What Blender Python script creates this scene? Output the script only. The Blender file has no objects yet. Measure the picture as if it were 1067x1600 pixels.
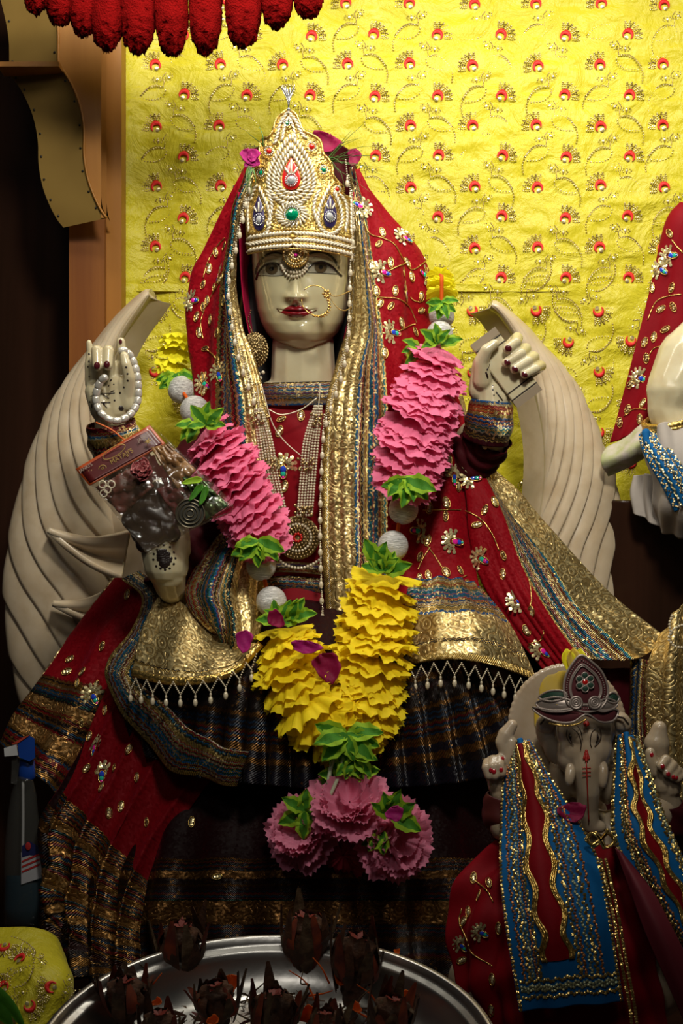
import bpy, math, random
import numpy as np
from mathutils import Matrix, Vector, Quaternion
random.seed(7); rng = np.random.default_rng(7)
SC = bpy.context.scene
COL = SC.collection
# ------------------------------------------------------------------ camera
D = 2.4                       # metres from the lens to the reference plane y = 0 (1 px there = 1 mm)
cam_d = bpy.data.cameras.new('camera'); cam = bpy.data.objects.new('camera', cam_d); COL.objects.link(cam)
cam.location = (0, -D, 0.8); cam.rotation_euler = (math.pi/2, 0, 0)
cam_d.sensor_fit = 'VERTICAL'; cam_d.sensor_height = 36; cam_d.lens = 36*D/1.6
cam_d.clip_start = 0.05; SC.camera = cam
# ------------------------------------------------------------------ world, lamps, exposure
wd = bpy.data.worlds.new('world'); SC.world = wd; wd.use_nodes = True
wd.node_tree.nodes['Background'].inputs[0].default_value = (0.75, 0.68, 0.60, 1)
wd.node_tree.nodes['Background'].inputs[1].default_value = 0.014
SC.view_settings.view_transform = 'Standard'; SC.view_settings.look = 'None'
SC.view_settings.gamma = 1; SC.view_settings.use_curve_mapping = False
SC.view_settings.exposure = 0.0
def lamp(name, kind, loc, target, power, color, **kw):
    l = bpy.data.lights.new(name, kind); o = bpy.data.objects.new(name, l); COL.objects.link(o)
    o.location = loc; l.energy = power; l.color = color
    o.rotation_euler = (Vector(target)-Vector(loc)).to_track_quat('-Z', 'Y').to_euler()
    for k, v in kw.items(): setattr(l, k, v)
    return o
lamp('ceiling_spotlight', 'SPOT', (0.22, -1.65, 2.15), (0.12, 0.10, 1.12), 134, (1, .94, .82), spot_size=math.radians(66), spot_blend=1.0, shadow_soft_size=0.16)
lamp('shrine_strip_light', 'AREA', (0.10, -0.22, 1.80), (0.05, 0.20, 1.15), 11, (1, .94, .80), shape='RECTANGLE', size=1.3, size_y=0.14)
lamp('hall_light', 'AREA', (-0.5, -2.6, 2.2), (0, 0, 0.7), 4.0, (1, .93, .84), shape='DISK', size=0.5)
# ------------------------------------------------------------------ calculators
def W(px, py, y=0.0):
    s = (D+y)/D
    return np.array([(px-533.5)*s/1000, y, 0.8+(800-py)*s/1000])
def Wa(P):
    P = np.asarray(P, float); s = (D+P[..., 2])/D
    return np.stack([(P[..., 0]-533.5)*s/1000, P[..., 2], 0.8+(800-P[..., 1])*s/1000], -1)
def toPx(V):
    V = np.asarray(V, float); s = (D+V[..., 1])/D
    return np.stack([V[..., 0]*1000/s+533.5, 800-(V[..., 2]-0.8)*1000/s], -1)
def crom(P, n, closed=False):
    """Catmull-Rom resample of control points P (k,...) to n samples"""
    P = np.asarray(P, float); k = len(P)
    if closed:
        t = np.linspace(0, k, n, endpoint=False); i = np.floor(t).astype(int); f = t-i
        p0, p1, p2, p3 = P[(i-1) % k], P[i % k], P[(i+1) % k], P[(i+2) % k]
    else:
        if k == 1: return np.repeat(P, n, 0)
        E = np.concatenate([[2*P[0]-P[1]], P, [2*P[-1]-P[-2]]])
        t = np.linspace(0, k-1, n); i = np.minimum(np.floor(t).astype(int), k-2); f = t-i
        p0, p1, p2, p3 = E[i], E[i+1], E[i+2], E[i+3]
    f = f.reshape((-1,)+(1,)*(P.ndim-1))
    return .5*((2*p1)+(-p0+p2)*f+(2*p0-5*p1+4*p2-p3)*f*f+(-p0+3*p1-3*p2+p3)*f**3)
def nrm(v):
    v = np.asarray(v, float); l = np.linalg.norm(v, axis=-1, keepdims=True); return v/np.where(l < 1e-9, 1, l)
# smooth value noise on arrays
_NT = rng.random((64, 64))*2-1
def vnoise(x, y):
    xi = np.floor(x).astype(int); yi = np.floor(y).astype(int); fx = x-xi; fy = y-yi
    fx = fx*fx*(3-2*fx); fy = fy*fy*(3-2*fy)
    g = lambda a, b: _NT[a % 64, b % 64]
    return (g(xi, yi)*(1-fx)+g(xi+1, yi)*fx)*(1-fy)+(g(xi, yi+1)*(1-fx)+g(xi+1, yi+1)*fx)*fy
# ------------------------------------------------------------------ objects
LOC = {}
def wloc(o): return np.array(LOC.get(o.name, (0, 0, 0)), float) if o else np.zeros(3)
def tag(o, label=None, cat=None, group=None, kind=None):
    if label: o['label'] = label
    if cat: o['category'] = cat
    if group: o['group'] = group
    if kind: o['kind'] = kind
    return o
def thing(name, label, cat, loc=(0, 0, 0), group=None):
    o = bpy.data.objects.new(name, None); COL.objects.link(o); o.location = tuple(float(c) for c in loc); o.empty_display_size = .05
    LOC[o.name] = tuple(loc); return tag(o, label, cat, group)
class MB:
    """collects geometry for ONE mesh"""
    def __init__(s): s.v = []; s.f = []; s.m = []; s.n = 0; s.uv = []
    def add(s, v, f, mi=0, uv=None):
        v = np.asarray(v, float).reshape(-1, 3); f = np.asarray(f, int)
        s.v.append(v); s.f.append(f+s.n); s.m.append(np.full(len(f), mi)); s.n += len(v)
        s.uv.append(np.zeros((len(v), 2)) if uv is None else np.asarray(uv, float).reshape(-1, 2)); return s
    def grid(s, P, mi=0, cu=False, cv=False, uv=None, flip=False):
        P = np.asarray(P, float); n, m = P.shape[:2]
        i = np.arange(n if cu else n-1)[:, None]; j = np.arange(m if cv else m-1)[None, :]
        a = i*m+j; b = i*m+(j+1) % m; c = ((i+1) % n)*m+(j+1) % m; d = ((i+1) % n)*m+j
        f = np.stack([a, b, c, d], -1).reshape(-1, 4)
        if flip: f = f[:, ::-1]
        return s.add(P, f, mi, uv)
    def tube(s, path, r, n=8, mi=0, closed=False, caps=True, flat=1.0, up=None):
        p = np.asarray(path, float); k = len(p); r = np.broadcast_to(np.asarray(r, float), (k,))
        t = nrm((np.roll(p, -1, 0)-np.roll(p, 1, 0)) if closed else np.gradient(p, axis=0))
        u0 = np.array(up if up is not None else ([0, 0, 1.] if abs(t[0][2]) < .9 else [1., 0, 0]))
        N = np.zeros((k, 3)); u = nrm(u0-t[0]*np.dot(u0, t[0]))
        for i in range(k):
            u = nrm(u-t[i]*np.dot(u, t[i])); N[i] = u
        B = np.cross(t, N); a = np.linspace(0, 2*math.pi, n, endpoint=False)
        P = p[:, None]+r[:, None, None]*(np.cos(a)[None, :, None]*N[:, None]*flat+np.sin(a)[None, :, None]*B[:, None])
        if not closed and caps:
            q0 = p[0]-t[0]*r[0]*.5; q1 = p[-1]+t[-1]*r[-1]*.5
            P = np.concatenate([q0+(P[:1]-q0)*.02, q0*.35+.65*P[:1]-0*q0, P, q1*.35+.65*P[-1:], q1+(P[-1:]-q1)*.02])
        return s.grid(P, mi, cu=closed, cv=True)
    def ball(s, c, r, n=6, m=8, mi=0, R=None):
        a = np.linspace(0, math.pi, n+1); b = np.linspace(0, 2*math.pi, m, endpoint=False)
        P = np.stack([np.sin(a)[:, None]*np.cos(b), np.sin(a)[:, None]*np.sin(b), np.cos(a)[:, None]+0*b], -1)*np.asarray(r, float)
        if R is not None: P = P@np.asarray(R).T
        return s.grid(P+np.asarray(c), mi, cv=True)
    def octa(s, c, r, mi=0):
        v = np.array([[1, 0, 0], [-1, 0, 0], [0, 1, 0], [0, -1, 0], [0, 0, 1], [0, 0, -1]], float)*r+np.asarray(c)
        f = [[0, 2, 4], [2, 1, 4], [1, 3, 4], [3, 0, 4], [2, 0, 5], [1, 2, 5], [3, 1, 5], [0, 3, 5]]
        return s.add(v, f, mi)
    def disc(s, c, n, r, k=10, mi=0, dome=.25, X=None):
        n = nrm(n); x = nrm(np.cross(n, [0, 0, 1.]) if abs(n[2]) < .9 else np.cross(n, [1., 0, 0])) if X is None else nrm(X); y = np.cross(n, x)
        rx, ry = (r, r) if np.isscalar(r) else r
        a = np.linspace(0, 2*math.pi, k, endpoint=False)
        ring = np.asarray(c)+np.cos(a)[:, None]*x*rx+np.sin(a)[:, None]*y*ry
        v = np.vstack([ring, (ring-c)*.55+c+n*rx*dome, [np.asarray(c)+n*rx*dome*1.4]])
        f4 = [[i, (i+1) % k, k+(i+1) % k, k+i] for i in range(k)]; s.add(v, f4, mi)
        s.add(v, [[k+i, k+(i+1) % k, 2*k] for i in range(k)], mi); return s
    def box(s, c, h, mi=0, R=None):
        v = np.array([[x, y, z] for x in (-1, 1) for y in (-1, 1) for z in (-1, 1)], float)*np.asarray(h)
        if R is not None: v = v@np.asarray(R).T
        return s.add(v+np.asarray(c), [[0, 1, 3, 2], [4, 6, 7, 5], [0, 4, 5, 1], [2, 3, 7, 6], [0, 2, 6, 4], [1, 5, 7, 3]], mi)
    def build(s, name, mats, parent=None, smooth=True, world=True, **kw):
        V = np.concatenate(s.v) if s.v else np.zeros((0, 3)); L = wloc(parent)
        if world:
            if parent is None:
                L = np.array([(V[:, 0].min()+V[:, 0].max())/2, (V[:, 1].min()+V[:, 1].max())/2, V[:, 2].min()])
            V = V-L
        me = bpy.data.meshes.new(name)
        faces = [];
        for f in s.f: faces += f.tolist()
        me.from_pydata(V.tolist(), [], faces)
        for m in (mats if isinstance(mats, (list, tuple)) else [mats]): me.materials.append(m)
        me.polygons.foreach_set('material_index', np.concatenate(s.m).astype('i'))
        me.polygons.foreach_set('use_smooth', np.full(len(faces), bool(smooth)))
        uv = np.concatenate(s.uv)
        if np.abs(uv).sum() > 0:
            lay = me.uv_layers.new(name='UVMap'); li = np.zeros(len(me.loops), 'i'); me.loops.foreach_get('vertex_index', li)
            lay.data.foreach_set('uv', uv[li].astype('f').ravel())
        o = bpy.data.objects.new(name, me); COL.objects.link(o); o.parent = parent
        if world and parent is None: o.location = tuple(L); LOC[o.name] = tuple(L)
        if parent is not None and world: LOC[o.name] = tuple(L)
        for k, v in kw.items(): o[k] = v
        return o
def place(mesh_obj, name, M, parent, first=None):
    """linked copy of mesh_obj's data at world matrix M under parent"""
    o = mesh_obj.copy(); o.name = name; COL.objects.link(o); o.parent = parent
    o.matrix_local = Matrix.Translation(-Vector(wloc(parent)))@M; return o
def frame(p, x, n, scale=1):
    """matrix: local X -> x, local -Y -> n (out of surface), local Z -> completes"""
    n = -nrm(n); x = nrm(np.asarray(x)-n*np.dot(x, n)); z = np.cross(x, n)
    M = Matrix(((x[0]*scale, n[0]*scale, z[0]*scale, p[0]), (x[1]*scale, n[1]*scale, z[1]*scale, p[1]), (x[2]*scale, n[2]*scale, z[2]*scale, p[2]), (0, 0, 0, 1)))
    return M
def solidify(o, t, off=0, sub=0):
    m = o.modifiers.new('thickness', 'SOLIDIFY'); m.thickness = t; m.offset = off
    if sub: m2 = o.modifiers.new('sub', 'SUBSURF'); m2.levels = m2.render_levels = sub
    return o
class Surf:
    """surface lofted through rows of (px, py, depth) control points"""
    def __init__(s, rows, nu=80, nv=80, vs=None, world=None):
        if world is None:
            C = np.stack([crom(np.array(r, float), nv) for r in rows]); C = crom(C, nu); P = Wa(C)
        else: P = world
        s.P = P; s.nu, s.nv = P.shape[:2]
        k = len(rows[0]) if rows is not None else 2
        s.u = np.linspace(0, 1, s.nu); s.v = np.linspace(0, 1, s.nv)
        du = np.linalg.norm(np.diff(P, axis=0), axis=2).mean(1); s.um = np.concatenate([[0], np.cumsum(du)])
        if vs is None:
            dv = np.linalg.norm(np.diff(P, axis=1), axis=2).mean(0); s.vm = np.concatenate([[0], np.cumsum(dv)])
        else: s.vm = np.interp(np.linspace(0, len(vs)-1, s.nv), range(len(vs)), vs)
        s.N = s.normals()
    def normals(s):
        N = nrm(np.cross(np.gradient(s.P, axis=0), np.gradient(s.P, axis=1)))
        if N[..., 1].mean() > 0: N = -N
        return N
    def fold(s, fn):
        U, V = np.meshgrid(s.um, s.vm, indexing='ij')
        s.P = s.P+s.N*fn(U, V)[..., None]; s.N = s.normals(); return s
    def foldn(s, fn):
        U, V = np.meshgrid(s.u, s.v, indexing='ij')
        s.P = s.P+s.N*fn(U, V)[..., None]; s.N = s.normals(); return s
    def uv(s):
        U, V = np.meshgrid(s.um, s.vm, indexing='ij'); return np.stack([U, V], -1)
    def mesh(s, name, mat, parent, thick=.0015, mi=None):
        b = MB().grid(s.P, uv=s.uv()); o = b.build(name, mat, parent)
        if thick: solidify(o, thick)
        return o
    def at(s, u, v):
        i = min(max(u, 0), 1)*(s.nu-1); j = min(max(v, 0), 1)*(s.nv-1); i0 = min(int(i), s.nu-2); j0 = min(int(j), s.nv-2); a = i-i0; b = j-j0
        f = lambda A: (A[i0, j0]*(1-b)+A[i0, j0+1]*b)*(1-a)+(A[i0+1, j0]*(1-b)+A[i0+1, j0+1]*b)*a
        return f(s.P), nrm(f(s.N))
    def vatm(s, m): return float(np.interp(m, s.vm, s.v))
    def near(s, px, py):
        if not hasattr(s, '_px'): s._px = toPx(s.P)
        d = ((s._px-np.array([px, py]))**2).sum(-1); k = np.unravel_index(d.argmin(), d.shape)
        return W(px, py, s.P[k][1]), s.N[k]
    def path(s, uvs, off=0.0):
        out = []
        for u, v in uvs: p, n = s.at(u, v); out.append(p+n*off)
        return np.array(out)
# ------------------------------------------------------------------ materials (all procedural)
class NT:
    def __init__(s, name):
        s.m = bpy.data.materials.new(name); s.m.use_nodes = True; s.t = s.m.node_tree; s.b = s.t.nodes['Principled BSDF']
    def n(s, kind, **kw):
        nd = s.t.nodes.new(kind)
        for k, v in kw.items():
            if k in nd.bl_rna.properties and k not in nd.inputs: setattr(nd, k, v)
            else: s.set(nd.inputs[k], v)
        return nd
    def set(s, i, v):
        if isinstance(v, bpy.types.NodeSocket): s.t.links.new(v, i)
        elif isinstance(v, tuple) and len(v) == 3 and i.type == 'RGBA': i.default_value = (*v, 1)
        else: i.default_value = v
    def B(s, **kw):
        for k, v in kw.items(): s.set(s.b.inputs[k.replace('_', ' ')], v)
        return s.m
    def math(s, op, a, b=0.0, c=None):
        nd = s.t.nodes.new('ShaderNodeMath'); nd.operation = op; s.set(nd.inputs[0], a); s.set(nd.inputs[1], b)
        if c is not None: s.set(nd.inputs[2], c)
        return nd.outputs[0]
    def mix(s, f, a, b):
        nd = s.t.nodes.new('ShaderNodeMix'); nd.data_type = 'RGBA'; s.set(nd.inputs[0], f); s.set(nd.inputs[6], a); s.set(nd.inputs[7], b); return nd.outputs[2]
    def ramp(s, f, stops, mode='LINEAR'):
        nd = s.t.nodes.new('ShaderNodeValToRGB'); s.set(nd.inputs[0], f); r = nd.color_ramp; r.interpolation = mode
        while len(r.elements) > 1: r.elements.remove(r.elements[-1])
        r.elements[0].position = stops[0][0]; r.elements[0].color = (*stops[0][1], 1)
        for p, c in stops[1:]: e = r.elements.new(min(p, 1)); e.color = (*c, 1)
        return nd.outputs[0]
    def coord(s, kind='Object'): return s.n('ShaderNodeTexCoord').outputs[kind]
    def noise(s, scale, detail=3, vec=None, rough=.5, out=0, dist=0):
        nd = s.n('ShaderNodeTexNoise', Scale=scale, Detail=detail, Roughness=rough, Distortion=dist); s.set(nd.inputs['Vector'], vec if vec is not None else s.coord()); return nd.outputs[out]
    def vor(s, scale, vec=None, feature='F1', out=0, rand=1.0):
        nd = s.n('ShaderNodeTexVoronoi', feature=feature, Scale=scale, Randomness=rand); s.set(nd.inputs['Vector'], vec if vec is not None else s.coord()); return nd.outputs[out]
    def bump(s, h, dist=.001, strength=1.0, normal=None):
        nd = s.n('ShaderNodeBump', Strength=strength, Distance=dist, Height=h)
        if normal is not None: s.set(nd.inputs['Normal'], normal)
        return nd.outputs[0]
    def glitter(s, scale, amount=.5, vec=None):
        """random facet normals per cell"""
        c = s.vor(scale, vec, out=1); g = s.n('ShaderNodeNewGeometry').outputs['Normal']
        v = s.n('ShaderNodeVectorMath', operation='SUBTRACT'); s.set(v.inputs[0], c); v.inputs[1].default_value = (.5, .5, .5)
        w = s.n('ShaderNodeVectorMath', operation='SCALE'); s.set(w.inputs[0], v.outputs[0]); w.inputs['Scale'].default_value = amount
        a = s.n('ShaderNodeVectorMath', operation='ADD'); s.set(a.inputs[0], g); s.set(a.inputs[1], w.outputs[0])
        z = s.n('ShaderNodeVectorMath', operation='NORMALIZE'); s.set(z.inputs[0], a.outputs[0]); return z.outputs[0]
def simple(name, col, rough=.5, metal=0., spec=.5, coat=0., noise=None, bump=None, **kw):
    t = NT(name); t.B(Base_Color=col, Roughness=rough, Metallic=metal, Specular_IOR_Level=spec, Coat_Weight=coat)
    if noise: sc, c2 = noise; t.B(Base_Color=t.mix(t.ramp(t.noise(sc), [(.35, (0, 0, 0)), (.65, (1, 1, 1))]), col, c2))
    if bump: sc, d = bump; t.B(Normal=t.bump(t.noise(sc, 4), d))
    for k, v in kw.items(): t.B(**{k: v})
    return t.m
M = {}
def marble(name, base, tint, stain):
    t = NT(name); n1 = t.noise(6, 5, rough=.6); n2 = t.noise(28, 4)
    c = t.mix(t.ramp(n1, [(.35, (0, 0, 0)), (.7, (1, 1, 1))]), base, tint)
    c = t.mix(t.math('MULTIPLY', t.ramp(n2, [(.45, (0, 0, 0)), (.8, (1, 1, 1))]), .5), c, stain)
    t.B(Base_Color=c, Roughness=.28, Specular_IOR_Level=.5, Coat_Weight=.25, Coat_Roughness=.12, Subsurface_Weight=.25, Subsurface_Scale=.012, Subsurface_Radius=(1, .7, .4), Normal=t.bump(t.noise(60, 3), .0004, .5))
    return t.m
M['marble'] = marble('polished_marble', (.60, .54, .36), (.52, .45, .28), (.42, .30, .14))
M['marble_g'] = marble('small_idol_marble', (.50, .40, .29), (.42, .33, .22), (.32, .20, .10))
M['wing'] = marble('carved_marble', (.62, .51, .36), (.50, .39, .26), (.34, .22, .10))
def face_marble():
    t = NT('painted_face_marble'); a = t.n('ShaderNodeAttribute', attribute_name='paint')
    n1 = t.noise(7, 4); base = t.mix(n1, (.54, .49, .30), (.46, .40, .23))
    t.B(Base_Color=t.mix(a.outputs['Alpha'], base, a.outputs['Color']), Roughness=.17, Specular_IOR_Level=.55, Coat_Weight=.5, Coat_Roughness=.08, Subsurface_Weight=.2, Subsurface_Scale=.008, Subsurface_Radius=(1, .7, .4))
    return t.m
M['face'] = face_marble()
M['lip'] = simple('red_lip_paint', (.17, .002, .006), .25, coat=.4)
M['nail'] = simple('maroon_nail_paint', (.07, .008, .012), .15, coat=.7)
M['nail_red'] = simple('red_nail_paint', (.40, .01, .02), .2, coat=.5)
M['henna'] = simple('dark_henna_paint', (.018, .010, .008), .35)
M['black'] = simple('black_paint', (.006, .005, .006), .35)
M['hair'] = simple('black_hair_paint', (.004, .003, .003), .6, bump=(200, .0005))
def yellow_cloth():
    t = NT('yellow_satin'); n = t.noise(9, 5, rough=.65); c = t.mix(n, (.54, .45, .013), (.62, .56, .024))
    w = t.math('ADD', t.noise(14, 6, rough=.6, dist=1.2), t.math('MULTIPLY', t.noise(55, 3), .25))
    t.B(Base_Color=c, Roughness=.42, Sheen_Weight=.3, Sheen_Tint=(1, .9, .3), Specular_IOR_Level=.35, Normal=t.bump(w, .012, .8)); return t.m
M['yellow'] = yellow_cloth()
def velvet(name, col, dark, sheen):
    t = NT(name); t.B(Base_Color=t.mix(t.noise(18, 3), col, dark), Roughness=.65, Sheen_Weight=.10, Sheen_Roughness=.3, Sheen_Tint=sheen, Specular_IOR_Level=.12, Normal=t.bump(t.noise(25, 4), .003, .5)); return t.m
M['red'] = velvet('red_velvet', (.22, .0015, .007), (.16, .001, .005), (.9, .05, .12))
M['redlining'] = velvet('crimson_lining', (.40, .006, .05), (.30, .003, .03), (.9, .1, .3))
M['maroon'] = velvet('dark_maroon_velvet', (.055, .003, .006), (.03, .002, .004), (.3, .05, .05))
M['blue'] = velvet('blue_velvet', (.006, .12, .34), (.004, .09, .27), (.1, .3, .8))
M['white_cloth'] = velvet('white_net_cloth', (.42, .38, .34), (.34, .30, .27), (.6, .6, .6))
def gold(name, c1, c2, rough, sc=300, amt=.5, met=.95):
    t = NT(name); t.B(Base_Color=t.mix(t.noise(60, 3), c1, c2), Metallic=met, Roughness=rough)
    if amt: t.B(Normal=t.glitter(sc, amt))
    return t.m
M['gold'] = gold('gold_thread', (.80, .56, .18), (.62, .40, .10), .32, 500, .5)
M['gold_dull'] = gold('antique_gold', (.50, .38, .18), (.26, .18, .08), .38, 400, .5)
M['sequin'] = gold('gold_sequin', (.98, .88, .55), (.90, .72, .30), .25, 130, .7, .7)
M['silver'] = gold('silver_thread', (.75, .75, .76), (.6, .6, .62), .3, 700, .35)
M['pearl'] = simple('cream_pearl', (.60, .52, .37), .25, coat=.5, spec=.6)
M['bugle'] = simple('ivory_cord', (.72, .64, .48), .35, metal=.25, coat=.3)
M['redthread'] = simple('red_embroidery', (.72, .015, .012), .6, bump=(400, .0006))
M['gem_red'] = simple('red_enamel', (.55, .010, .008), .25, coat=.5)
M['gem_blue'] = simple('navy_enamel', (.03, .02, .09), .3, coat=.5)
M['gem_green'] = simple('green_glass_stone', (.0, .22, .10), .06, coat=1, spec=.9)
M['gem_clear'] = simple('clear_stone', (.75, .76, .78), .06, metal=.5, coat=1)
M['gem_mag'] = simple('magenta_stone', (.75, .02, .32), .12, coat=.8)
M['gem_bl2'] = simple('peacock_blue_stone', (.02, .06, .55), .12, coat=.8)
M['gem_grn2'] = simple('peacock_green_stone', (.02, .45, .30), .12, coat=.8)
def petal(name, col, deep, trans=.25):
    t = NT(name); lw = t.n('ShaderNodeLayerWeight', Blend=.4).outputs[1]
    c = t.mix(t.noise(70, 3), col, deep)
    t.B(Base_Color=c, Roughness=.6, Specular_IOR_Level=.25, Subsurface_Weight=.15, Subsurface_Scale=.006, Subsurface_Radius=(1, .6, .6), Normal=t.bump(t.noise(220, 2), .0005, .5))
    tr = t.n('ShaderNodeBsdfTranslucent'); t.set(tr.inputs[0], c); mx = t.n('ShaderNodeMixShader'); mx.inputs[0].default_value = .30; t.set(mx.inputs[1], t.b.outputs[0]); t.set(mx.inputs[2], tr.outputs[0]); t.t.links.new(mx.outputs[0], t.t.nodes['Material Output'].inputs[0])
    return t.m
M['pink'] = petal('pink_fabric_petal', (.93, .25, .42), (.86, .17, .33))
M['pink2'] = petal('pale_pink_fabric_petal', (.88, .32, .46), (.78, .22, .36))
M['ypetal'] = petal('yellow_fabric_petal', (1.0, .83, .02), (1.0, .72, .01))
M['ypetal2'] = petal('lemon_fabric_petal', (.98, .93, .04), (.95, .85, .02))
M['leaf'] = petal('green_fabric_leaf', (.10, .36, .02), (.03, .15, .015))
M['leaf2'] = petal('lime_leaf_edge', (.42, .62, .03), (.22, .48, .02))
M['grass'] = simple('green_grass', (.07, .17, .03), .5)
M['rose'] = petal('magenta_rose_petal', (.35, .01, .08), (.22, .004, .04))
M['plum'] = petal('purple_pink_petal', (.50, .02, .22), (.35, .01, .15))
M['dry'] = simple('withered_flower', (.05, .022, .010), .7, noise=(60, (.12, .045, .018)), bump=(150, .002))
M['dry2'] = simple('withered_stalk', (.16, .10, .05), .7, noise=(80, (.06, .03, .01)), bump=(150, .002))
M['orange'] = petal('orange_marigold_petal', (.85, .18, .01), (.7, .08, .01))
def wood(name, c1, c2, sc=1.0, rough=.45):
    t = NT(name); mp = t.n('ShaderNodeMapping'); t.set(mp.inputs['Vector'], t.coord()); mp.inputs['Scale'].default_value = (28*sc, 28*sc, 1.6*sc)
    n = t.noise(1.0, 6, mp.outputs[0], .6, dist=.6); n2 = t.noise(3, 3, mp.outputs[0])
    c = t.mix(t.ramp(n, [(.3, (0, 0, 0)), (.7, (1, 1, 1))]), c1, c2)
    t.B(Base_Color=t.mix(t.math('MULTIPLY', n2, .35), c, c2), Roughness=rough, Specular_IOR_Level=.25, Coat_Weight=.05, Coat_Roughness=.2, Normal=t.bump(n, .0008, .4)); return t.m
M['wood'] = wood('varnished_wood', (.24, .085, .012), (.14, .040, .005))
M['wood_light'] = wood('light_wood', (.36, .155, .022), (.26, .10, .013), .7)
M['wood_dark'] = wood('dark_polished_wood', (.035, .014, .008), (.015, .007, .004), .6, .12)
M['brass_sheet'] = simple('tan_laminate_sheet', (.30, .19, .05), .42, metal=.25, spec=.3, noise=(6, (.22, .135, .034)))
M['void'] = simple('dark_hall_paint', (.05, .055, .09), .9)
M['pom'] = simple('shaded_red_wool', (.13, .002, .002), 1.0, spec=.03, bump=(350, .004))  # red darkened: the shade on the tassels is put into the colour
M['steel'] = simple('brushed_steel', (.62, .61, .58), .33, metal=1.0, bump=(35, .0006))
def spun_silver():
    t = NT('silver_wound_thread'); mp = t.n('ShaderNodeMapping'); t.set(mp.inputs['Vector'], t.coord()); mp.inputs['Scale'].default_value = (70, 70, 700)
    n = t.noise(1, 4, mp.outputs[0], .6, dist=1.5); n2 = t.noise(1.2, 4, t.coord(), .6)
    t.B(Base_Color=t.mix(t.ramp(n, [(.35, (0, 0, 0)), (.65, (1, 1, 1))]), (.50, .49, .47), (.97, .96, .93)), Metallic=.35, Roughness=.40, Normal=t.bump(n, .003, 1)); return t.m
M['spun'] = spun_silver()
PAL = dict(r=(.26, .008, .012), g=(.58, .39, .11), G=(.42, .27, .07), b=(.008, .10, .30), t=(.03, .20, .22), k=(.02, .012, .010), w=(.66, .60, .46), o=(.55, .13, .02), n=(.012, .02, .07), m=(.05, .004, .006), R=(.23, .0012, .006), D=(.022, .002, .004), B=(.62, .46, .17))
def trim(name, spec, wav=.0013, per=.009, dark=1.0, gl=.35, sqt=.84):
    """striped braid material. spec: list of (width_mm, palette letter or string of letters cut into 1.2 mm threads)
    B = gold brocade with embossed scrollwork, R = plain red velvet; the rest are braids"""
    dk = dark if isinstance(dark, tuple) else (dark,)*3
    t = NT(name); uv = t.coord('UV'); sp = t.n('ShaderNodeSeparateXYZ'); t.set(sp.inputs[0], uv); u, v = sp.outputs[0], sp.outputs[1]
    tot = sum(w for w, _ in spec)/1000
    s1 = t.math('SINE', t.math('MULTIPLY', u, 2*math.pi/per)); vw = t.math('ADD', v, t.math('MULTIPLY', s1, wav*.5))
    nz = t.noise(120, 2, uv); vw = t.math('ADD', vw, t.math('MULTIPLY', t.math('SUBTRACT', nz, .5), .0016))
    f = t.math('DIVIDE', vw, tot)
    stops = []; met = []; bro = []; x = 0
    for w, c in spec:
        nn = len(c)
        for i, ch in enumerate(c):
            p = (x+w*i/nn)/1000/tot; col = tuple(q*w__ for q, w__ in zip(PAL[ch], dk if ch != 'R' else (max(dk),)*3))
            stops.append((p, col)); met.append((p, (1, 1, 1) if ch in 'gGBwt' else ((0, 0, 0) if ch in 'RD' else (.35,)*3)))
        bro.append((x/1000/tot, (1, 1, 1) if c == 'B' else ((.5, .5, .5) if c in 'RD' else (0, 0, 0)))); x += w
    col = None
    # ramps hold at most 32 stops: chunk them
    def chunked(st):
        out = None
        for i in range(0, len(st), 30):
            ch = st[i:i+30]; r = t.ramp(f, [(max(0, ch[0][0]-1e-4) if i == 0 else ch[0][0], ch[0][1])]+ch[1:], 'CONSTANT')
            out = r if out is None else t.mix(t.math('GREATER_THAN', f, ch[0][0]), out, r)
        return out
    col = chunked(stops); mt = chunked(met); br = chunked(bro)
    isB = t.math('GREATER_THAN', br, .8); isR = t.math('MULTIPLY', t.math('GREATER_THAN', br, .3), t.math('LESS_THAN', br, .8))
    # embossed scrolls
    wv = t.n('ShaderNodeMix', data_type='VECTOR'); wv.inputs[0].default_value = .012; t.set(wv.inputs[4], uv); t.set(wv.inputs[5], t.noise(22, 2, uv, out=1))
    d = t.vor(64, wv.outputs[1], 'F1', 0)
    dn = t.noise(30, 2, uv, dist=1.5); scr = t.math('SINE', t.math('ADD', t.math('MULTIPLY', d, 20), t.math('MULTIPLY', dn, 11)))
    scm = t.ramp(t.math('ADD', t.math('MULTIPLY', scr, .5), .5), [(.35, (0, 0, 0)), (.6, (1, 1, 1))])
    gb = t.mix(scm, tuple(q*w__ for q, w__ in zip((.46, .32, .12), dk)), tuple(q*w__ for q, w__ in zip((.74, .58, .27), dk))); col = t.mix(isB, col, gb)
    # braid threads: diagonal twist
    tw = t.math('SINE', t.math('ADD', t.math('MULTIPLY', u, 2*math.pi/.0024), t.math('MULTIPLY', v, 2*math.pi/.003)))
    tw01 = t.math('ADD', t.math('MULTIPLY', tw, .5), .5)
    notB = t.math('SUBTRACT', 1.0, t.math('MAXIMUM', isB, isR))
    shade = t.math('MULTIPLY', notB, t.math('MULTIPLY', t.math('SUBTRACT', 1.0, tw01), .6))
    col = t.mix(shade, col, (.01, .006, .006))
    # scattered sequins
    vs_ = t.vor(420, uv, 'F1', 1, 1.0); sx = t.n('ShaderNodeSeparateXYZ'); t.set(sx.inputs[0], vs_)
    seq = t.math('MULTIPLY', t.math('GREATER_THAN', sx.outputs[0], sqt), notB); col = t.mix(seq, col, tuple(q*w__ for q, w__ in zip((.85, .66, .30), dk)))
    met_f = t.math('MAXIMUM', t.math('MULTIPLY', mt, .85), seq)
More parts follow.
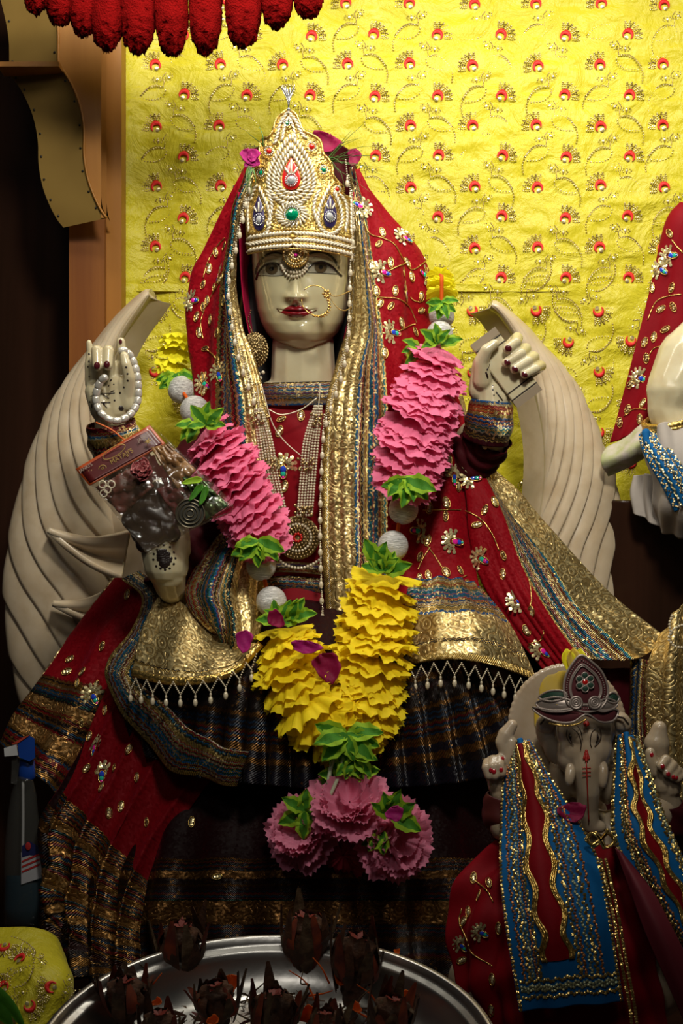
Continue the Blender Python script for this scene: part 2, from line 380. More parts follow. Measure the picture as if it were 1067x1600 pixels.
    h = t.math('ADD', t.math('MULTIPLY', t.math('MULTIPLY', tw01, notB), 1.0), t.math('MULTIPLY', scm, isB))
    gn = t.glitter(300, gl, uv); isR2 = t.math('SUBTRACT', 1.0, isR)
    t.B(Base_Color=col, Metallic=t.math('MULTIPLY', met_f, t.math('SUBTRACT', 1.0, isR)), Roughness=t.math('ADD', .36, t.math('MULTIPLY', isR, .25)), Sheen_Weight=t.math('MULTIPLY', isR, .10), Sheen_Tint=(.9, .05, .12),
        Specular_IOR_Level=t.math('SUBTRACT', .5, t.math('MULTIPLY', isR, .4)), Normal=t.bump(h, .0012, .8, normal=gn))
    return t.m
THREADS = 'gtrbwgrkgtbrg'
SP_BLUE = [(4, 'gt'), (10, 'wrgkrwbg'), (14, 'btgbonbtgb'), (12, 'grwbgrkg')]
SP_VEIL = [(3, 'g'), (7, 'gGwg'), (38, 'B'), (3, 'tb'), (8, 'gwrg'), (8, 'kwgr'), (4, 'gk'), (16, 'bttbobbtb'), (10, 'grogkg'), (5, 'tg'), (250, 'R')]

T = {}
T['veil_r'] = trim('veil_border_and_velvet', SP_VEIL)
T['veil_l'] = trim('veil_border_left', [(62, 'R'), (3, 'g'), (10, 'krwbgo'), (8, 'bttb'), (10, 'grkgwb'), (3, 'tk'), (36, 'B'), (4, 'gG'), (20, 'R')])
T['neck'] = trim('neckline_braid', [(5, 'kgw'), (10, 'rwbtgrwb'), (10, 'twgbrtwg'), (4, 'kwbk'), (3, 'g'), (4, 'w'), (3, 'b')])
T['drape_r'] = trim('right_drape_border', [(100, 'R'), (5, 'gGg'), (6, 'tkwr'), (9, 'wrgkgw'), (13, 'bttbobtb'), (8, 'grwgrk'), (8, 'gwgrg'), (6, 'btg'), (70, 'B')])
T['end_r'] = trim('veil_end_border', [(2, 'b'), (6, 'gGwg'), (7, 'grogkg'), (3, 'tw'), (13, 'bttbobbtb'), (7, 'orgkb'), (7, 'gwrgwk'), (6, 'gGg'), (3, 'b'), (38, 'B'), (5, 'kGkG'), (15, 'B'), (8, 'gG')])
T['skirt'] = trim('shaded_pleated_skirt', [(95, 'D'), (60, 'kmkkmGkmkk'), (10, 'kGk'), (8, 'bknbk'), (12, 'grkbgrkb'), (8, 'GgGg'), (30, 'ngkn')], dark=(.32, .22, .18), sqt=.955)  # dark maroon, tinted down further so the colour carries the lap's shade
T['skirt_low'] = trim('shaded_hem_bands', [(170, 'D'), (6, 'gkg'), (14, 'rkbgrkbg'), (12, 'B'), (18, 'mkmkGmkm'), (16, 'bkrgbkrt'), (38, 'B'), (14, 'gkbrgkbr'), (26, 'kGmk'), (16, 'bkrg'), (40, 'mkGk')], dark=(.24, .15, .10), sqt=.97)  # dark cloth and braids; shade low on the skirt is mixed into the tint
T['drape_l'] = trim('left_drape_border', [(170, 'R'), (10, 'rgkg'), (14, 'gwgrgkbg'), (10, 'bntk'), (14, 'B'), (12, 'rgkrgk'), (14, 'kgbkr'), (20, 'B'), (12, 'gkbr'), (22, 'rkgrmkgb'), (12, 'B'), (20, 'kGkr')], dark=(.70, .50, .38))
T['fold_l'] = trim('folded_border', [(2, 'R'), (10, 'gtrwg'), (14, 'rgwrtgkw'), (20, 'bttbgobttb'), (14, 'rwkgrwkw'), (12, 'gGtgk'), (3, 'tk'), (60, 'B'), (6, 'gG')])
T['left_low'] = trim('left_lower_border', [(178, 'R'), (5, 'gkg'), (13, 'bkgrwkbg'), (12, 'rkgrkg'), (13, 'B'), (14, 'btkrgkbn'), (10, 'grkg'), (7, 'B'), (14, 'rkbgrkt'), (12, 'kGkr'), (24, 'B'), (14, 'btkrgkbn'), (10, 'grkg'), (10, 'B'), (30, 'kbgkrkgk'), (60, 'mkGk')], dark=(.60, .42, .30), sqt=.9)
T['gold'] = trim('gold_brocade', [(100, 'B'), (4, 'kG'), (200, 'B')])
T['cuff'] = trim('cuff_braid', [(3, 'b'), (5, 'gwgr'), (8, 'rorgor'), (4, 'gG'), (12, 'bnobnobw'), (8, 'tgtwk'), (6, 'kGkg'), (6, 'D')])
T['cuff2'] = trim('cuff_braid_red', [(6, 'rmrm'), (8, 'rgrw'), (6, 'btw'), (9, 'gGgG'), (8, 'krwkrw'), (5, 'tb'), (8, 'mr')])
T['waist'] = trim('waist_braid', [(3, 'g'), (8, 'wrbgw'), (6, 'kgr'), (5, 'gwg')])
T['rim_l'] = trim('drape_edge_braid', [(4, 'gG'), (8, 'grkwgk'), (6, 'bkg'), (200, 'R')])
# ================================================================== THE SETTING
def struct(name, mb, mat, **kw):
    o = mb.build(name, mat, None, smooth=False); o['kind'] = 'structure'; return o
struct('floor', MB().box((0.2, -0.3, -0.74), (3.2, 3.2, .02)), M['void'])
struct('wall_back', MB().box((0.55, .46, .95), (1.6, .02, 1.7)), M['wood_dark'])
struct('wall_left', MB().box((-1.95, .6, .95), (.02, 2.3, 1.7)), M['void'])
struct('wall_far', MB().box((-1.1, 1.6, .95), (.9, .02, 1.7)), M['void'])
# altar shelf that carries everything
altar = thing('altar_table', 'dark wooden altar table that carries the marble idols', 'table', (0.1, -0.2, -.72))
MB().box((0.15, -.36, -.035), (1.25, .78, .035)).build('table_top', M['wood_dark'], altar, smooth=False)
for x in (-1.0, 1.3):
    for y in (-1.06, .34): MB().box((x, y, -.395), (.04, .04, .325)).build('leg', M['wood_dark'], altar, smooth=False)
MB().box((0.15, .34, -.395), (1.1, .01, .325)).build('back_panel', M['wood_dark'], altar, smooth=False)
# wooden pillar of the shrine
pil = thing('shrine_pillar', 'square varnished wooden pillar at the left edge of the yellow cloth', 'pillar', tuple(W(145, 1400, .30)*[1, 1, 0]))
xa, xb, xc = W(108, 0, .26)[0], W(163, 0, .26)[0], W(192, 0, .30)[0]
MB().box(((xa+xb)/2, .29, .85), ((xb-xa)/2, .03, .85)).build('post', M['wood'], pil, smooth=False)
MB().box(((xb+xc)/2, .31, .85), ((xc-xb)/2, .028, .85)).build('side_strip', M['wood_light'], pil, smooth=False)
# scalloped bracket: profile in the picture of its inner edge, thick body going off to the left
prof = [(62, -70), (78, -20), (90, 40), (91, 98), (98, 110), (112, 134), (125, 168), (131, 205), (131, 240), (136, 275), (146, 305), (157, 328), (166, 341)]
pr = np.array(crom(np.array([(x, y, .20) for x, y in prof], float), 60))
A = Wa(pr); B = A+np.array([-.090, .02, -.012]); B[:, 0] -= np.linspace(.0, -.014, 60)
br = thing('scalloped_bracket', 'scalloped wooden bracket faced with nailed tan sheet, high on the pillar', 'bracket', tuple(A[-1]))
b = MB(); b.grid(np.stack([A, B], 1), 0); b.build('curved_facing', M['brass_sheet'], br)
b = MB(); edge = np.stack([A+[.002, -.002, 0], np.stack([np.full(60, xb+.004), A[:, 1]-.002, A[:, 2]], 1)], 1); edge[:, 1, 2] = np.linspace(A[0, 2], A[-1, 2], 60); b.grid(edge, 0)
bk = edge.copy(); bk[..., 1] += .06; b.grid(bk, 0); b.build('side_board', M['wood_light'], br)
MB().tube(A+[.001, -.004, 0], .0022, 6).build('edge_strip', M['wood_light'], br)
tk = MB().ball((0, 0, 0), .0022, 4, 6).build('nail', M['black'], br, world=False); tk_used = False
for i in range(3, 58, 5):
    for t in (.07, .93):
        p = A[i]*(1-t)+B[i]*t; n = nrm(np.cross(A[min(i+1, 59)]-A[i-1], B[i]-A[i])); n = -n if n[1] > 0 else n
        o = place(tk, 'nail', Matrix.Translation(p+n*.0005), br)
bpy.data.objects.remove(tk)
for px_, c in ((18, 0),):
    MB().box(W(38, 108, .19)+[0.012, 0, 0], (.052, .03, .004)).build('ledge', M['wood_light'], br, smooth=False)
# ================================================================== YELLOW EMBROIDERED CLOTH
BY = .36
cloth = thing('yellow_backdrop_cloth', 'bright yellow satin cloth with sequin flowers hung behind the goddess idol', 'cloth', W(640, 800, BY))
rows = []
for py, xl in ((-70, 192), (100, 189), (200, 188), (330, 183), (450, 179), (452, 180), (600, 176), (800, 172), (1000, 170)):
    rows.append([(xl, py, BY-.01), (230, py, BY), (400, py, BY), (700, py, BY), (950, py, BY), (1140, py, BY)])
S = Surf(rows, 300, 320)
def fy(U, V):
    h = .0035*vnoise(U*14+3, V*11)+.0022*vnoise(U*45, V*20+9)+.0013*vnoise(U*90+5, V*45)
    seam = np.exp(-((U-.598)/.004)**2)*-.004; hang = .006*np.sin(V*40+2*np.sin(U*3))*np.exp(-V*6)
    drape = .003*np.sin(V*30+U*9)*np.clip(U-.62, 0, 1)*3
    return h+seam+hang+drape
S.fold(fy); S.mesh('satin_sheet', M['yellow'], cloth, .001)
BACK = S
def beads(mb, path, r, step, mi):
    path = np.asarray(path, float); L = np.concatenate([[0], np.cumsum(np.linalg.norm(np.diff(path, axis=0), axis=1))])
    n = max(2, int(L[-1]/step)); q = np.linspace(0, L[-1], n)
    P = np.stack([np.interp(q, L, path[:, k]) for k in range(3)], 1)
    for p in P: mb.octa(p, r, mi)
def flat(pts): return np.array([(x/1000*1.15, -.0015, -y/1000*1.15) for x, y in pts])   # local pixels -> metres on the cloth
mb = MB()                       # flower: red crescent + fan of sequins
a = np.radians(np.linspace(-20, 230, 16)); cen = np.array([2, 0])
for i in range(15):
    for (r0, r1) in ((5.2, 9.4),):
        w0 = 1-abs(i-7)/9; q = []
        for aa, rr in ((a[i], 6.8-2.4*w0), (a[i], 6.8+4.6*w0), (a[i+1], 6.8+4.6*w0), (a[i+1], 6.8-2.4*w0)): q.append((cen[0]+rr*math.cos(aa), cen[1]-rr*math.sin(aa)))
        v = flat(q); v2 = v+[0, -.0018, 0]; mb.add(np.vstack([v, v2]), [[4, 5, 6, 7], [0, 4, 7, 3], [1, 2, 6, 5]], 0)
mb.disc(flat([(4, 3)])[0]+[0, -.0005, 0], (0, -1, 0), .0038, 8, 1, dome=.1)
for k, ang in enumerate(np.linspace(82, 190, 7)):
    ca, sa = math.cos(math.radians(ang)), -math.sin(math.radians(ang))
    for r_ in (13, 16.2, 19.4, 22.4):
        for sd in (-1, 1):
            w = 1.5*math.sin((r_-9)/13*math.pi)+.5
            mb.octa(flat([(2+r_*ca-sd*w*sa, r_*sa+sd*w*ca)])[0], .0018, 1 if (k+sd) % 3 else 2)
fl = mb.build('embroidered_flower', [M['redthread'], M['sequin'], M['gold_dull']], cloth, world=False)
mb = MB()                       # vine curl with two leaf loops
beads(mb, flat(crom(np.array([(16, 31), (4, 31), (-8, 37), (-17, 49), (-21, 60), (-20, 72)], float), 20)), .0020, .0044, 0)
beads(mb, flat(crom(np.array([(-13, 53), (0, 53), (10, 50), (18, 44), (20, 36)], float), 14)), .0018, .0046, 0)
mb.tube(flat(crom(np.array([(16, 31), (17, 22), (14, 16), (19, 8)], float), 10)), .0006, 4, 1)
mb.tube(flat(crom(np.array([(16, 31), (4, 29), (-8, 35), (-19, 49)], float), 10)), .0006, 4, 1)
for cx, cy, an in ((6, 20, .1), (24, 15, .8)):
    t = np.linspace(0, 2*math.pi, 9)[:-1]
    for tt in t: mb.octa(flat([(cx+7*math.cos(tt)*math.cos(an)+3.6*math.sin(tt)*math.sin(an), cy-7*math.cos(tt)*math.sin(an)+3.6*math.sin(tt)*math.cos(an))])[0], .0015, 0 if tt % 2 < 1 else 1)
    mb.disc(flat([(cx, cy)])[0], (0, -1, 0), .0026, 6, 0)
vn = mb.build('beaded_vine', [M['sequin'], M['gold_dull']], cloth, world=False)
for o in (fl, vn): o.hide_render = False
first = {}
pos = []
for i in range(-9, 3):
    for j in range(-2, 9):
        for kind in (0, 1):
            x = 936+99*i+(47 if kind else 0); y = 104+95*j+(48 if kind else 0)
            if x < 212: x += 0
            if x < 205 or x > 1068 or y < -5 or y > 820: continue
            if 390 < x < 545 and 185 < y: continue
            if 320 < x < 655 and 400 < y: continue
            if y > 700 and x < 800: continue
            if y > 640 and x < 420: continue
            pos.append((x, y, kind))
for x, y, kind in pos:
    low = y > 455; jx, jy = random.uniform(-2, 2), random.uniform(-2, 2)
    p, n = BACK.near(x+jx, y+jy); n = nrm(n*.5+np.array([0, -1, 0]))
    sx = -1 if kind else 1
    if low: sx *= 1; 
    Mx = frame(p+n*.0008, (1, 0, random.uniform(-.08, .08)), n)
    if low: Mx = Mx@Matrix.Rotation(math.radians(180 if not kind else 175), 4, 'Y')
    Mx = Mx@Matrix.Diagonal((sx, 1, 1, 1))
    place(fl, 'embroidered_flower', Mx, cloth); place(vn, 'beaded_vine', Mx, cloth)
# ================================================================== RED WOOL POM GARLAND (top left)
pg = thing('red_pompom_garland', 'row of hanging red woollen tassels along the top left edge', 'garland', W(280, -60, -.02))
def puff(mb, c, r, seed, mi=0, n=22, m=28, amp=.10):
    a = np.linspace(0.02, math.pi-.02, n); b_ = np.linspace(0, 2*math.pi, m, endpoint=False)
    x = np.sin(a)[:, None]*np.cos(b_); y = np.sin(a)[:, None]*np.sin(b_); z = np.cos(a)[:, None]+0*b_
    k = 1+amp*vnoise(x*6+seed, y*6+z*7)+amp*.9*rng.standard_normal(x.shape)*.6
    sq = np.stack([x/np.maximum(.001, (x*x+y*y)**.5)*(1-np.abs(z)**3.2)**.45, y/np.maximum(.001, (x*x+y*y)**.5)*(1-np.abs(z)**3.2)**.45, z], -1)
    P = sq*k[..., None]*np.asarray(r)+np.asarray(c); mb.grid(P, mi, cv=True)
poms = [(62, 22, 22), (100, 40, 26), (136, 56, 27), (174, 78, 29), (222, 84, 30), (274, 86, 29), (327, 83, 28), (386, 73, 31), (438, 44, 28), (487, 28, 27)]
for i, (x, yb, r) in enumerate(poms):
    t = None
    mbp = MB(); hh = (yb+95)/2; cy = yb-hh; c = W(x-6, cy, -.02); puff(mbp, c, np.array([r*.93, r*.9, hh*1.0])*.00099, i*3, 0, 54, 34, .055)
    o = mbp.build('wool_tassel', M['pom'], pg)
MB().tube(Wa(crom(np.array([(20, -60, -.02), (150, -30, -.02), (300, -15, -.02), (420, -40, -.02), (520, -70, -.02)], float), 30)), .006, 6).build('cord', M['pom'], pg)
# ================================================================== MARBLE WINGS
def rim_pts(rim): return [r[0] for r in rim]
def wing(name_parent, outer, inner, side, N, c, depth, nfade, ws=-1):
    """outer/inner edges: (px,py,y) lists from tip to foot. ws: side on which the thickness shows"""
    nu, nv = 420, 120
    O = crom(np.array(outer, float), nu); I = crom(np.array(inner, float), nu)
    O = Wa(O); I = Wa(I); t = np.linspace(0, 1, nv)[None, :, None]
    bul = np.sin(t*math.pi)**.6*depth
    P = I[:, None]*(1-t)+O[:, None]*t; P = P+np.array([0, -1., 0])*bul
    s_ = np.linspace(0, 1, nu)[:, None]; tt = t[..., 0]
    phi = N*(s_+c*tt**.9)+.12*np.sin(s_*9+tt*3); fr = phi-np.floor(phi)
    amp = .0052*np.clip((s_-nfade)/.15, .10, 1)*np.clip(tt/.15, 0, 1)
    h = (np.sin(np.clip(fr/.9, 0, 1)*math.pi*.5)**.6*(1-.8*np.clip((fr-.86)/.14, 0, 1)**2))*amp*1.2
    N_ = nrm(np.cross(np.gradient(P, axis=0), np.gradient(P, axis=1))); N_ = np.where(N_[..., 1:2] > 0, -N_, N_)
    Q = P+N_*h[..., None]
    # core slab behind (rounded rim on the inner side, flat back)
    offI = np.array([ws*.024, .05, 0]); k = 10; rim = []
    for q in range(k):
        a_ = q/(k-1)*math.pi/2; rim.append(I+np.array([ws*.004*math.sin(a_), 0, 0])+offI*(q/(k-1)))
    back = [I+offI, (I+O)/2+[0, .09, 0], O+[0, .03, 0], O]
    core = np.stack(rim[::-1][:0]+[*rim], 1); b = MB(); b.grid(core); b.grid(np.stack(back, 1))
    tip = np.stack([Q[0, ::4], np.stack([Q[0, ::4]+[ws*.0, .05, 0]])[0]], 0); b.grid(tip)
    # close top flat end
    tipback = np.stack([I[0]+offI, (I[0]+O[0])/2+[0, .09, 0], O[0]+[0, .03, 0]]); b.grid(np.stack([Q[0, ::6], crom(tipback, len(Q[0, ::6]))], 0))
    b.grid(np.stack([np.array([I[0], *rim_pts(rim)]), np.repeat(Q[0, :1], len(rim)+1, 0)], 0)); b.build('wing_core', M['wing'], name_parent)
    # feathers
    lo = int(np.floor(phi.min())); hi = int(np.floor(phi.max()))
    cell = np.floor((phi[:-1, :-1]+phi[1:, 1:])/2).astype(int); idx = np.arange(nu*nv).reshape(nu, nv)
    F = np.stack([idx[:-1, :-1], idx[:-1, 1:], idx[1:, 1:], idx[1:, :-1]], -1); Qf = Q.reshape(-1, 3)
    for k in range(lo, hi+1):
        f = F[cell == k]
        if len(f) < 8: continue
        u, inv = np.unique(f, return_inverse=True)
        MB().add(Qf[u], inv.reshape(f.shape)).build('feather', M['wing'], name_parent)
swan = thing('marble_winged_seat', 'carved white marble wings rising on both sides behind the goddess', 'sculpture', W(490, 1450, .18))
wing(swan, [(768, 470, .16), (781, 474, .16), (822, 508, .17), (854, 545, .17), (890, 590, .18), (918, 641, .18), (940, 695, .18), (959, 750, .18), (968, 805, .18), (973, 851, .18), (972, 942, .18), (966, 995, .18)],
     [(764, 484, .13), (780, 496, .13), (803, 530, .13), (822, 575, .13), (836, 622, .13), (846, 668, .13), (850, 714, .13), (848, 765, .13), (840, 820, .13), (835, 870, .13), (835, 950, .13), (842, 1000, .13)], 0, 9.5, .62, .030, .22)
wing(swan, [(238, 453, .16), (223, 456, .16), (180, 495, .17), (138, 548, .17), (95, 610, .18), (62, 676, .18), (36, 755, .18), (16, 847, .18), (9, 919, .18), (14, 990, .18), (28, 1071, .18), (50, 1130, .18)],
     [(236, 468, .13), (222, 488, .13), (193, 530, .13), (172, 575, .13), (160, 622, .13), (156, 668, .13), (158, 714, .13), (165, 765, .13), (178, 820, .13), (190, 870, .13), (200, 950, .13), (205, 1050, .13)], 0, 9.5, .62, .034, .22, ws=1)
# leaf-shaped plumes carved beside the goddess's seat on the left
for (tip, end1, end2, tdep) in (((76, 829), (205, 828), (190, 905), .02), ((83, 943), (190, 905), (215, 985), .02)):
    rows = []
    for s_ in np.linspace(0, 1, 7):
        a0 = np.array(tip)*(1-s_)+np.array(end1)*s_; a1 = np.array(tip)*(1-s_)+np.array(end2)*s_; sag = math.sin(s_*math.pi)*10
        rows.append([(a0[0], a0[1]+sag, .10-.05*s_), (a0[0]*.67+a1[0]*.33, a0[1]*.67+a1[1]*.33+sag, .085-.05*s_+.03*s_), (a0[0]*.33+a1[0]*.67, a0[1]*.33+a1[1]*.67+sag, .10-.02*s_), (a1[0], a1[1]+sag, .085-.05*s_)])
    Surf(rows, 40, 24).mesh('plume', M['wing'], swan, .010)
rows = [[(150, y, .17), (200, y, .12), (300, y, .12), (330, y, .2)] for y in (775, 850, 900, 1000, 1100)]
Surf(rows, 30, 20).mesh('seat_back', M['wing'], swan, .01)
# ================================================================== THE GODDESS (carved marble)
idol = thing('goddess_idol', 'seated white marble goddess with painted eyes, red lips and henna-dotted hands', 'idol', W(470, 1450, .0)*[1, 1, 0])
def blob(name, prims, mat, parent, vox=.0022, smooth=6, paint=None, **kw):
    """organic solid: capsules (p0,r0,p1,r1) and ellipsoids (c, radii, R) fused by voxel remesh"""
    mb = MB()
    for q in prims:
        if isinstance(q[0], str): mb.ball(q[1], q[2], 14, 18, R=q[3] if len(q) > 3 else None)
        else:
            p0, r0, p1, r1 = [np.asarray(z, float) for z in q]; k = 5
            T = np.linspace(0, 1, k)[:, None]; P = p0*(1-T)+p1*T; R = (r0*(1-T[:, 0])+r1*T[:, 0])
            mb.tube(P, R, 12, caps=False); mb.ball(p0, float(r0), 8, 12); mb.ball(p1, float(r1), 8, 12)
    o = mb.build('tmp', mat, None, world=False)
    # close the tubes
    m = o.modifiers.new('r', 'REMESH'); m.mode = 'VOXEL'; m.voxel_size = vox; m.use_smooth_shade = True
    if smooth: m2 = o.modifiers.new('s', 'SMOOTH'); m2.factor = .5; m2.iterations = smooth
    dg = bpy.context.evaluated_depsgraph_get(); me = bpy.data.meshes.new_from_object(o.evaluated_get(dg)); bpy.data.objects.remove(o)
    V = np.zeros(len(me.vertices)*3, 'f'); me.vertices.foreach_get('co', V); V = V.reshape(-1, 3).astype(float)
    if paint is not None:
        a = me.color_attributes.new('paint', 'FLOAT_COLOR', 'POINT'); a.data.foreach_set('color', paint(V).astype('f').ravel())
    L = wloc(parent)
    if parent is None: L = np.array([V[:, 0].mean(), V[:, 1].mean(), V[:, 2].min()])
    me.vertices.foreach_set('co', (V-L).astype('f').ravel()); me.polygons.foreach_set('use_smooth', np.ones(len(me.polygons), bool)); me.update()
    if not me.materials: me.materials.append(mat)
    ob = bpy.data.objects.new(name, me); COL.objects.link(ob); ob.parent = parent
    if parent is None: ob.location = tuple(L)
    LOC[ob.name] = tuple(L)
    return ob
def sd_poly(X, Z, pts, closed=False):
    """distance to polyline"""
    d = np.full(X.shape, 1e9); pts = np.array(pts, float); n = len(pts)
    for i in range(n if closed else n-1):
        a, b = pts[i], pts[(i+1) % n]; ab = b-a; t = np.clip(((X-a[0])*ab[0]+(Z-a[1])*ab[1])/max(1e-9, (ab**2).sum()), 0, 1)
        d = np.minimum(d, np.hypot(X-a[0]-t*ab[0], Z-a[1]-t*ab[1]))
    return d
def inside(X, Z, pts):
    pts = np.array(pts, float); c = np.zeros(X.shape, bool); n = len(pts)
    for i in range(n):
        x1, y1 = pts[i]; x2, y2 = pts[(i+1) % n]
        if y1 == y2: continue
        k = ((y1 > Z) != (y2 > Z)) & (X < (x2-x1)*(Z-y1)/(y2-y1)+x1); c ^= k
    return c
def cl(pts, n=40, closed=True): return crom(np.array(pts, float), n, closed)
# ---- face: wrapped height field; every feature set by its place in front view
HC = np.array([472., 0.])
zz = np.array([350, 385, 410, 435, 460, 485, 505, 520, 532, 541, 547, 550]); ww = np.array([74, 77, 77.5, 76.5, 74, 70, 64, 56, 45, 32, 18, 1.])
cc = np.array([470, 470, 471, 472, 472, 472, 472, 472, 472, 472, 472, 472.]); dd = np.array([84, 90, 92, 92, 92, 91, 88, 83, 75, 64, 54, 46.])
nV, nH = 340, 330
tv = np.linspace(0, 1, nV); pys = 350+200*(1-(1-tv)**1.25); ths = np.radians(np.linspace(-105, 105, nH))
w_ = np.interp(pys, zz, ww); c_ = np.interp(pys, zz, cc); d_ = np.interp(pys, zz, dd)
for _ in range(25):
    for A_ in (w_, c_, d_): A_[1:-1] = (A_[:-2]+2*A_[1:-1]+A_[2:])/4
FX = c_[:, None]+w_[:, None]*np.sin(ths)[None]*1.0; FY = -d_[:, None]*np.sign(np.cos(ths))[None]*np.abs(np.cos(ths)[None])**.85; FZ = np.repeat(pys[:, None], nH, 1)
def gs(x0, y0, sx, sy, p=2): return np.exp(-(np.abs((FX-x0)/sx)**p+np.abs((FZ-y0)/sy)**p))
sg = lambda x: 1/(1+np.exp(-x))
front = np.clip(np.cos(ths), 0, 1)[None]**.7
h = np.zeros_like(FX)
nosew = np.interp(FZ, [385, 410, 440, 458, 470, 476], [9, 6.5, 8, 11, 12, 11])
noseh = np.interp(FZ, [385, 400, 420, 445, 458, 464, 469, 473, 478], [1, 2.5, 6.5, 14.5, 20, 21, 17, 9, 0])
nx = 461.5
h += noseh*np.exp(-np.abs((FX-nx)/nosew)**2.2)
h += 7.5*gs(448.5, 462.5, 6.5, 6.5)+7.5*gs(475.5, 462.5, 6.5, 6.5)                   # nostril wings
h -= 5*gs(454, 469.5, 3.0, 2.2)+5*gs(469.5, 469.5, 3.0, 2.2)                 # nostril holes
h += 3*gs(424, 455, 22, 18)+3*gs(502, 455, 22, 18)                       # cheeks
h -= 7*gs(423, 418, 21, 15)+7*gs(503, 416, 23, 15)                       # sockets
h += 6.5*gs(422, 420, 19, 9.5)+6.5*gs(505, 417, 20, 9.5)                   # eyeballs
h += 3.2*gs(421, 399, 22, 6)+3.2*gs(505, 398, 24, 6)                     # brow ridge
h += 7*gs(463, 487, 22, 13)                                              # mouth mound
h += 3.2*np.exp(-((FX-463)/20)**4)*np.exp(-((FZ-482.5)/3.6)**2)+3.6*np.exp(-((FX-463)/16)**4)*np.exp(-((FZ-490.5)/3.8)**2)
h -= 3.4*np.exp(-((FX-463)/26)**4)*np.exp(-((FZ-(486.6-.006*(FX-463)**2*.6))/1.3)**2)
h -= 2.5*gs(462.5, 475, 2.6, 4)
h -= 4.5*gs(464, 501, 15, 4.5)
h += 8*gs(469, 519, 18, 15)                                              # chin
h -= 2*gs(434, 487, 4, 5)+2*gs(493, 486, 4, 5)
FYd = FY-h*front
# eyelid relief
lidL = cl([(401, 428), (405, 419), (413, 412), (424, 409), (433, 411), (440, 418), (441, 428)], 30, False)
lidR = cl([(480, 427), (483, 418), (491, 411), (501, 409), (513, 412), (522, 419), (532, 428)], 30, False)
eyeL = np.vstack([cl([(404, 428), (408, 419), (416, 413), (425, 411), (433, 413), (440, 421), (442, 430)], 20, False), cl([(442, 430), (430, 431), (415, 430), (404, 428)], 12, False)])
eyeR = np.vstack([cl([(480, 424), (485, 416), (493, 411), (502, 410), (512, 413), (520, 419), (526, 426)], 20, False), cl([(526, 426), (512, 427), (495, 426), (480, 424)], 12, False)])
iL, iR = inside(FX, FZ, eyeL), inside(FX, FZ, eyeR)
dl = np.minimum(sd_poly(FX, FZ, lidL), sd_poly(FX, FZ, lidR)); FYd -= 1.6*np.exp(-(dl/3.0)**2)
FYd += 1.0*(iL | iR)
FP = Wa(np.stack([FX, FZ, FYd/1000+.005], -1))
# paint
paint = np.zeros(FX.shape+(4,))
def lay(mask, col): 
    m = np.clip(mask, 0, 1)[..., None]; paint[..., :3] = paint[..., :3]*(1-m)+np.array(col)*m; paint[..., 3:] = np.maximum(paint[..., 3:], m)
def line(pts, w0, w1=None, col=(.012, .010, .010), a=1.0):
    P = cl(pts, 36, False); d = np.full(FX.shape, 1e9)
    for i in range(len(P)-1):
        t = i/(len(P)-2); w = w0+(((w1 if w1 is not None else w0)-w0)*t); d = np.minimum(d, sd_poly(FX, FZ, P[i:i+2])-w)
    lay((.7-d)/1.0*a, col)
for e, m in ((eyeL, iL), (eyeR, iR)): lay(m.astype(float)*.85, (.30, .28, .22))
for (cx, cy) in ((424.5, 420), (501, 417.5)):
    r = np.hypot((FX-cx)/1.05, FZ-cy); mk = (iL | iR)
    lay(np.clip(10-r, 0, 1)*mk, (.05, .035, .02)); lay(np.clip(8.6-r, 0, 1)*mk, (.09, .062, .028)); lay(np.clip(4-r, 0, 1)*mk, (.012, .01, .008)); lay(np.clip(1.5-np.abs(r-6), 0, 1)*mk*.35, (.06, .04, .02))
line([(400.5, 436), (403, 427), (410, 418), (418, 412.5), (427, 411), (436, 414), (444, 421)], 1.7, 1.5)
line([(402, 431), (412, 430.5), (428, 431.5), (444, 430)], .7, .6)
line([(479, 423), (485, 415.5), (493, 411), (503, 409.5), (513, 413), (522, 420), (530, 428), (533, 431)], 1.6, 2.0)
line([(479, 426), (495, 426.5), (512, 427.5), (528, 428.5)], .7, .7)
line([(400, 427), (402, 417), (409, 405), (419, 397), (430, 394.5), (441, 397), (448, 402)], 2.0, 1.2, (.045, .045, .03))
line([(403, 414), (411, 404), (424, 399), (436, 402)], .35, .3, (.25, .24, .17), .6)
line([(477, 402), (483, 397), (494, 393.5), (507, 395), (518, 401), (525, 410), (530, 421)], 1.2, 2.0, (.045, .045, .03))
line([(487, 405), (497, 400), (510, 402), (520, 409)], .35, .3, (.25, .24, .17), .6)
line([(433, 483), (437, 487.5), (441, 488)], .9, .8, (.08, .02, .01)); line([(486, 487.5), (490, 487), (494, 485)], .9, .9, (.08, .02, .01))
lipU = cl([(438, 488), (444, 482), (452, 477.5), (458, 476.5), (462.5, 478.5), (467, 476.5), (473, 478), (481, 483), (488, 487.5)], 40, False)
lipD = cl([(488, 487.5), (480, 492), (472, 495), (463, 496), (453, 494.5), (445, 491.5), (438, 488)], 30, False)
lip = inside(FX, FZ, np.vstack([lipU, lipD]))
def face_piece(mask, name, mat, label=None):
    """cells of the face whose corners satisfy mask"""
    idx = np.arange(nV*nH).reshape(nV, nH); F = np.stack([idx[:-1, :-1], idx[:-1, 1:], idx[1:, 1:], idx[1:, :-1]], -1).reshape(-1, 4)
    m = mask[:-1, :-1].ravel(); F = F[m]; u, inv = np.unique(F, return_inverse=True)
    o = MB().add(FP.reshape(-1, 3)[u], inv.reshape(F.shape)).build(name, mat, idol)
    a = o.data.color_attributes.new('paint', 'FLOAT_COLOR', 'POINT'); a.data.foreach_set('color', paint.reshape(-1, 4)[u].astype('f').ravel())
    if label: o['label'] = label
    return o
sk = ~(lip | iL | iR)
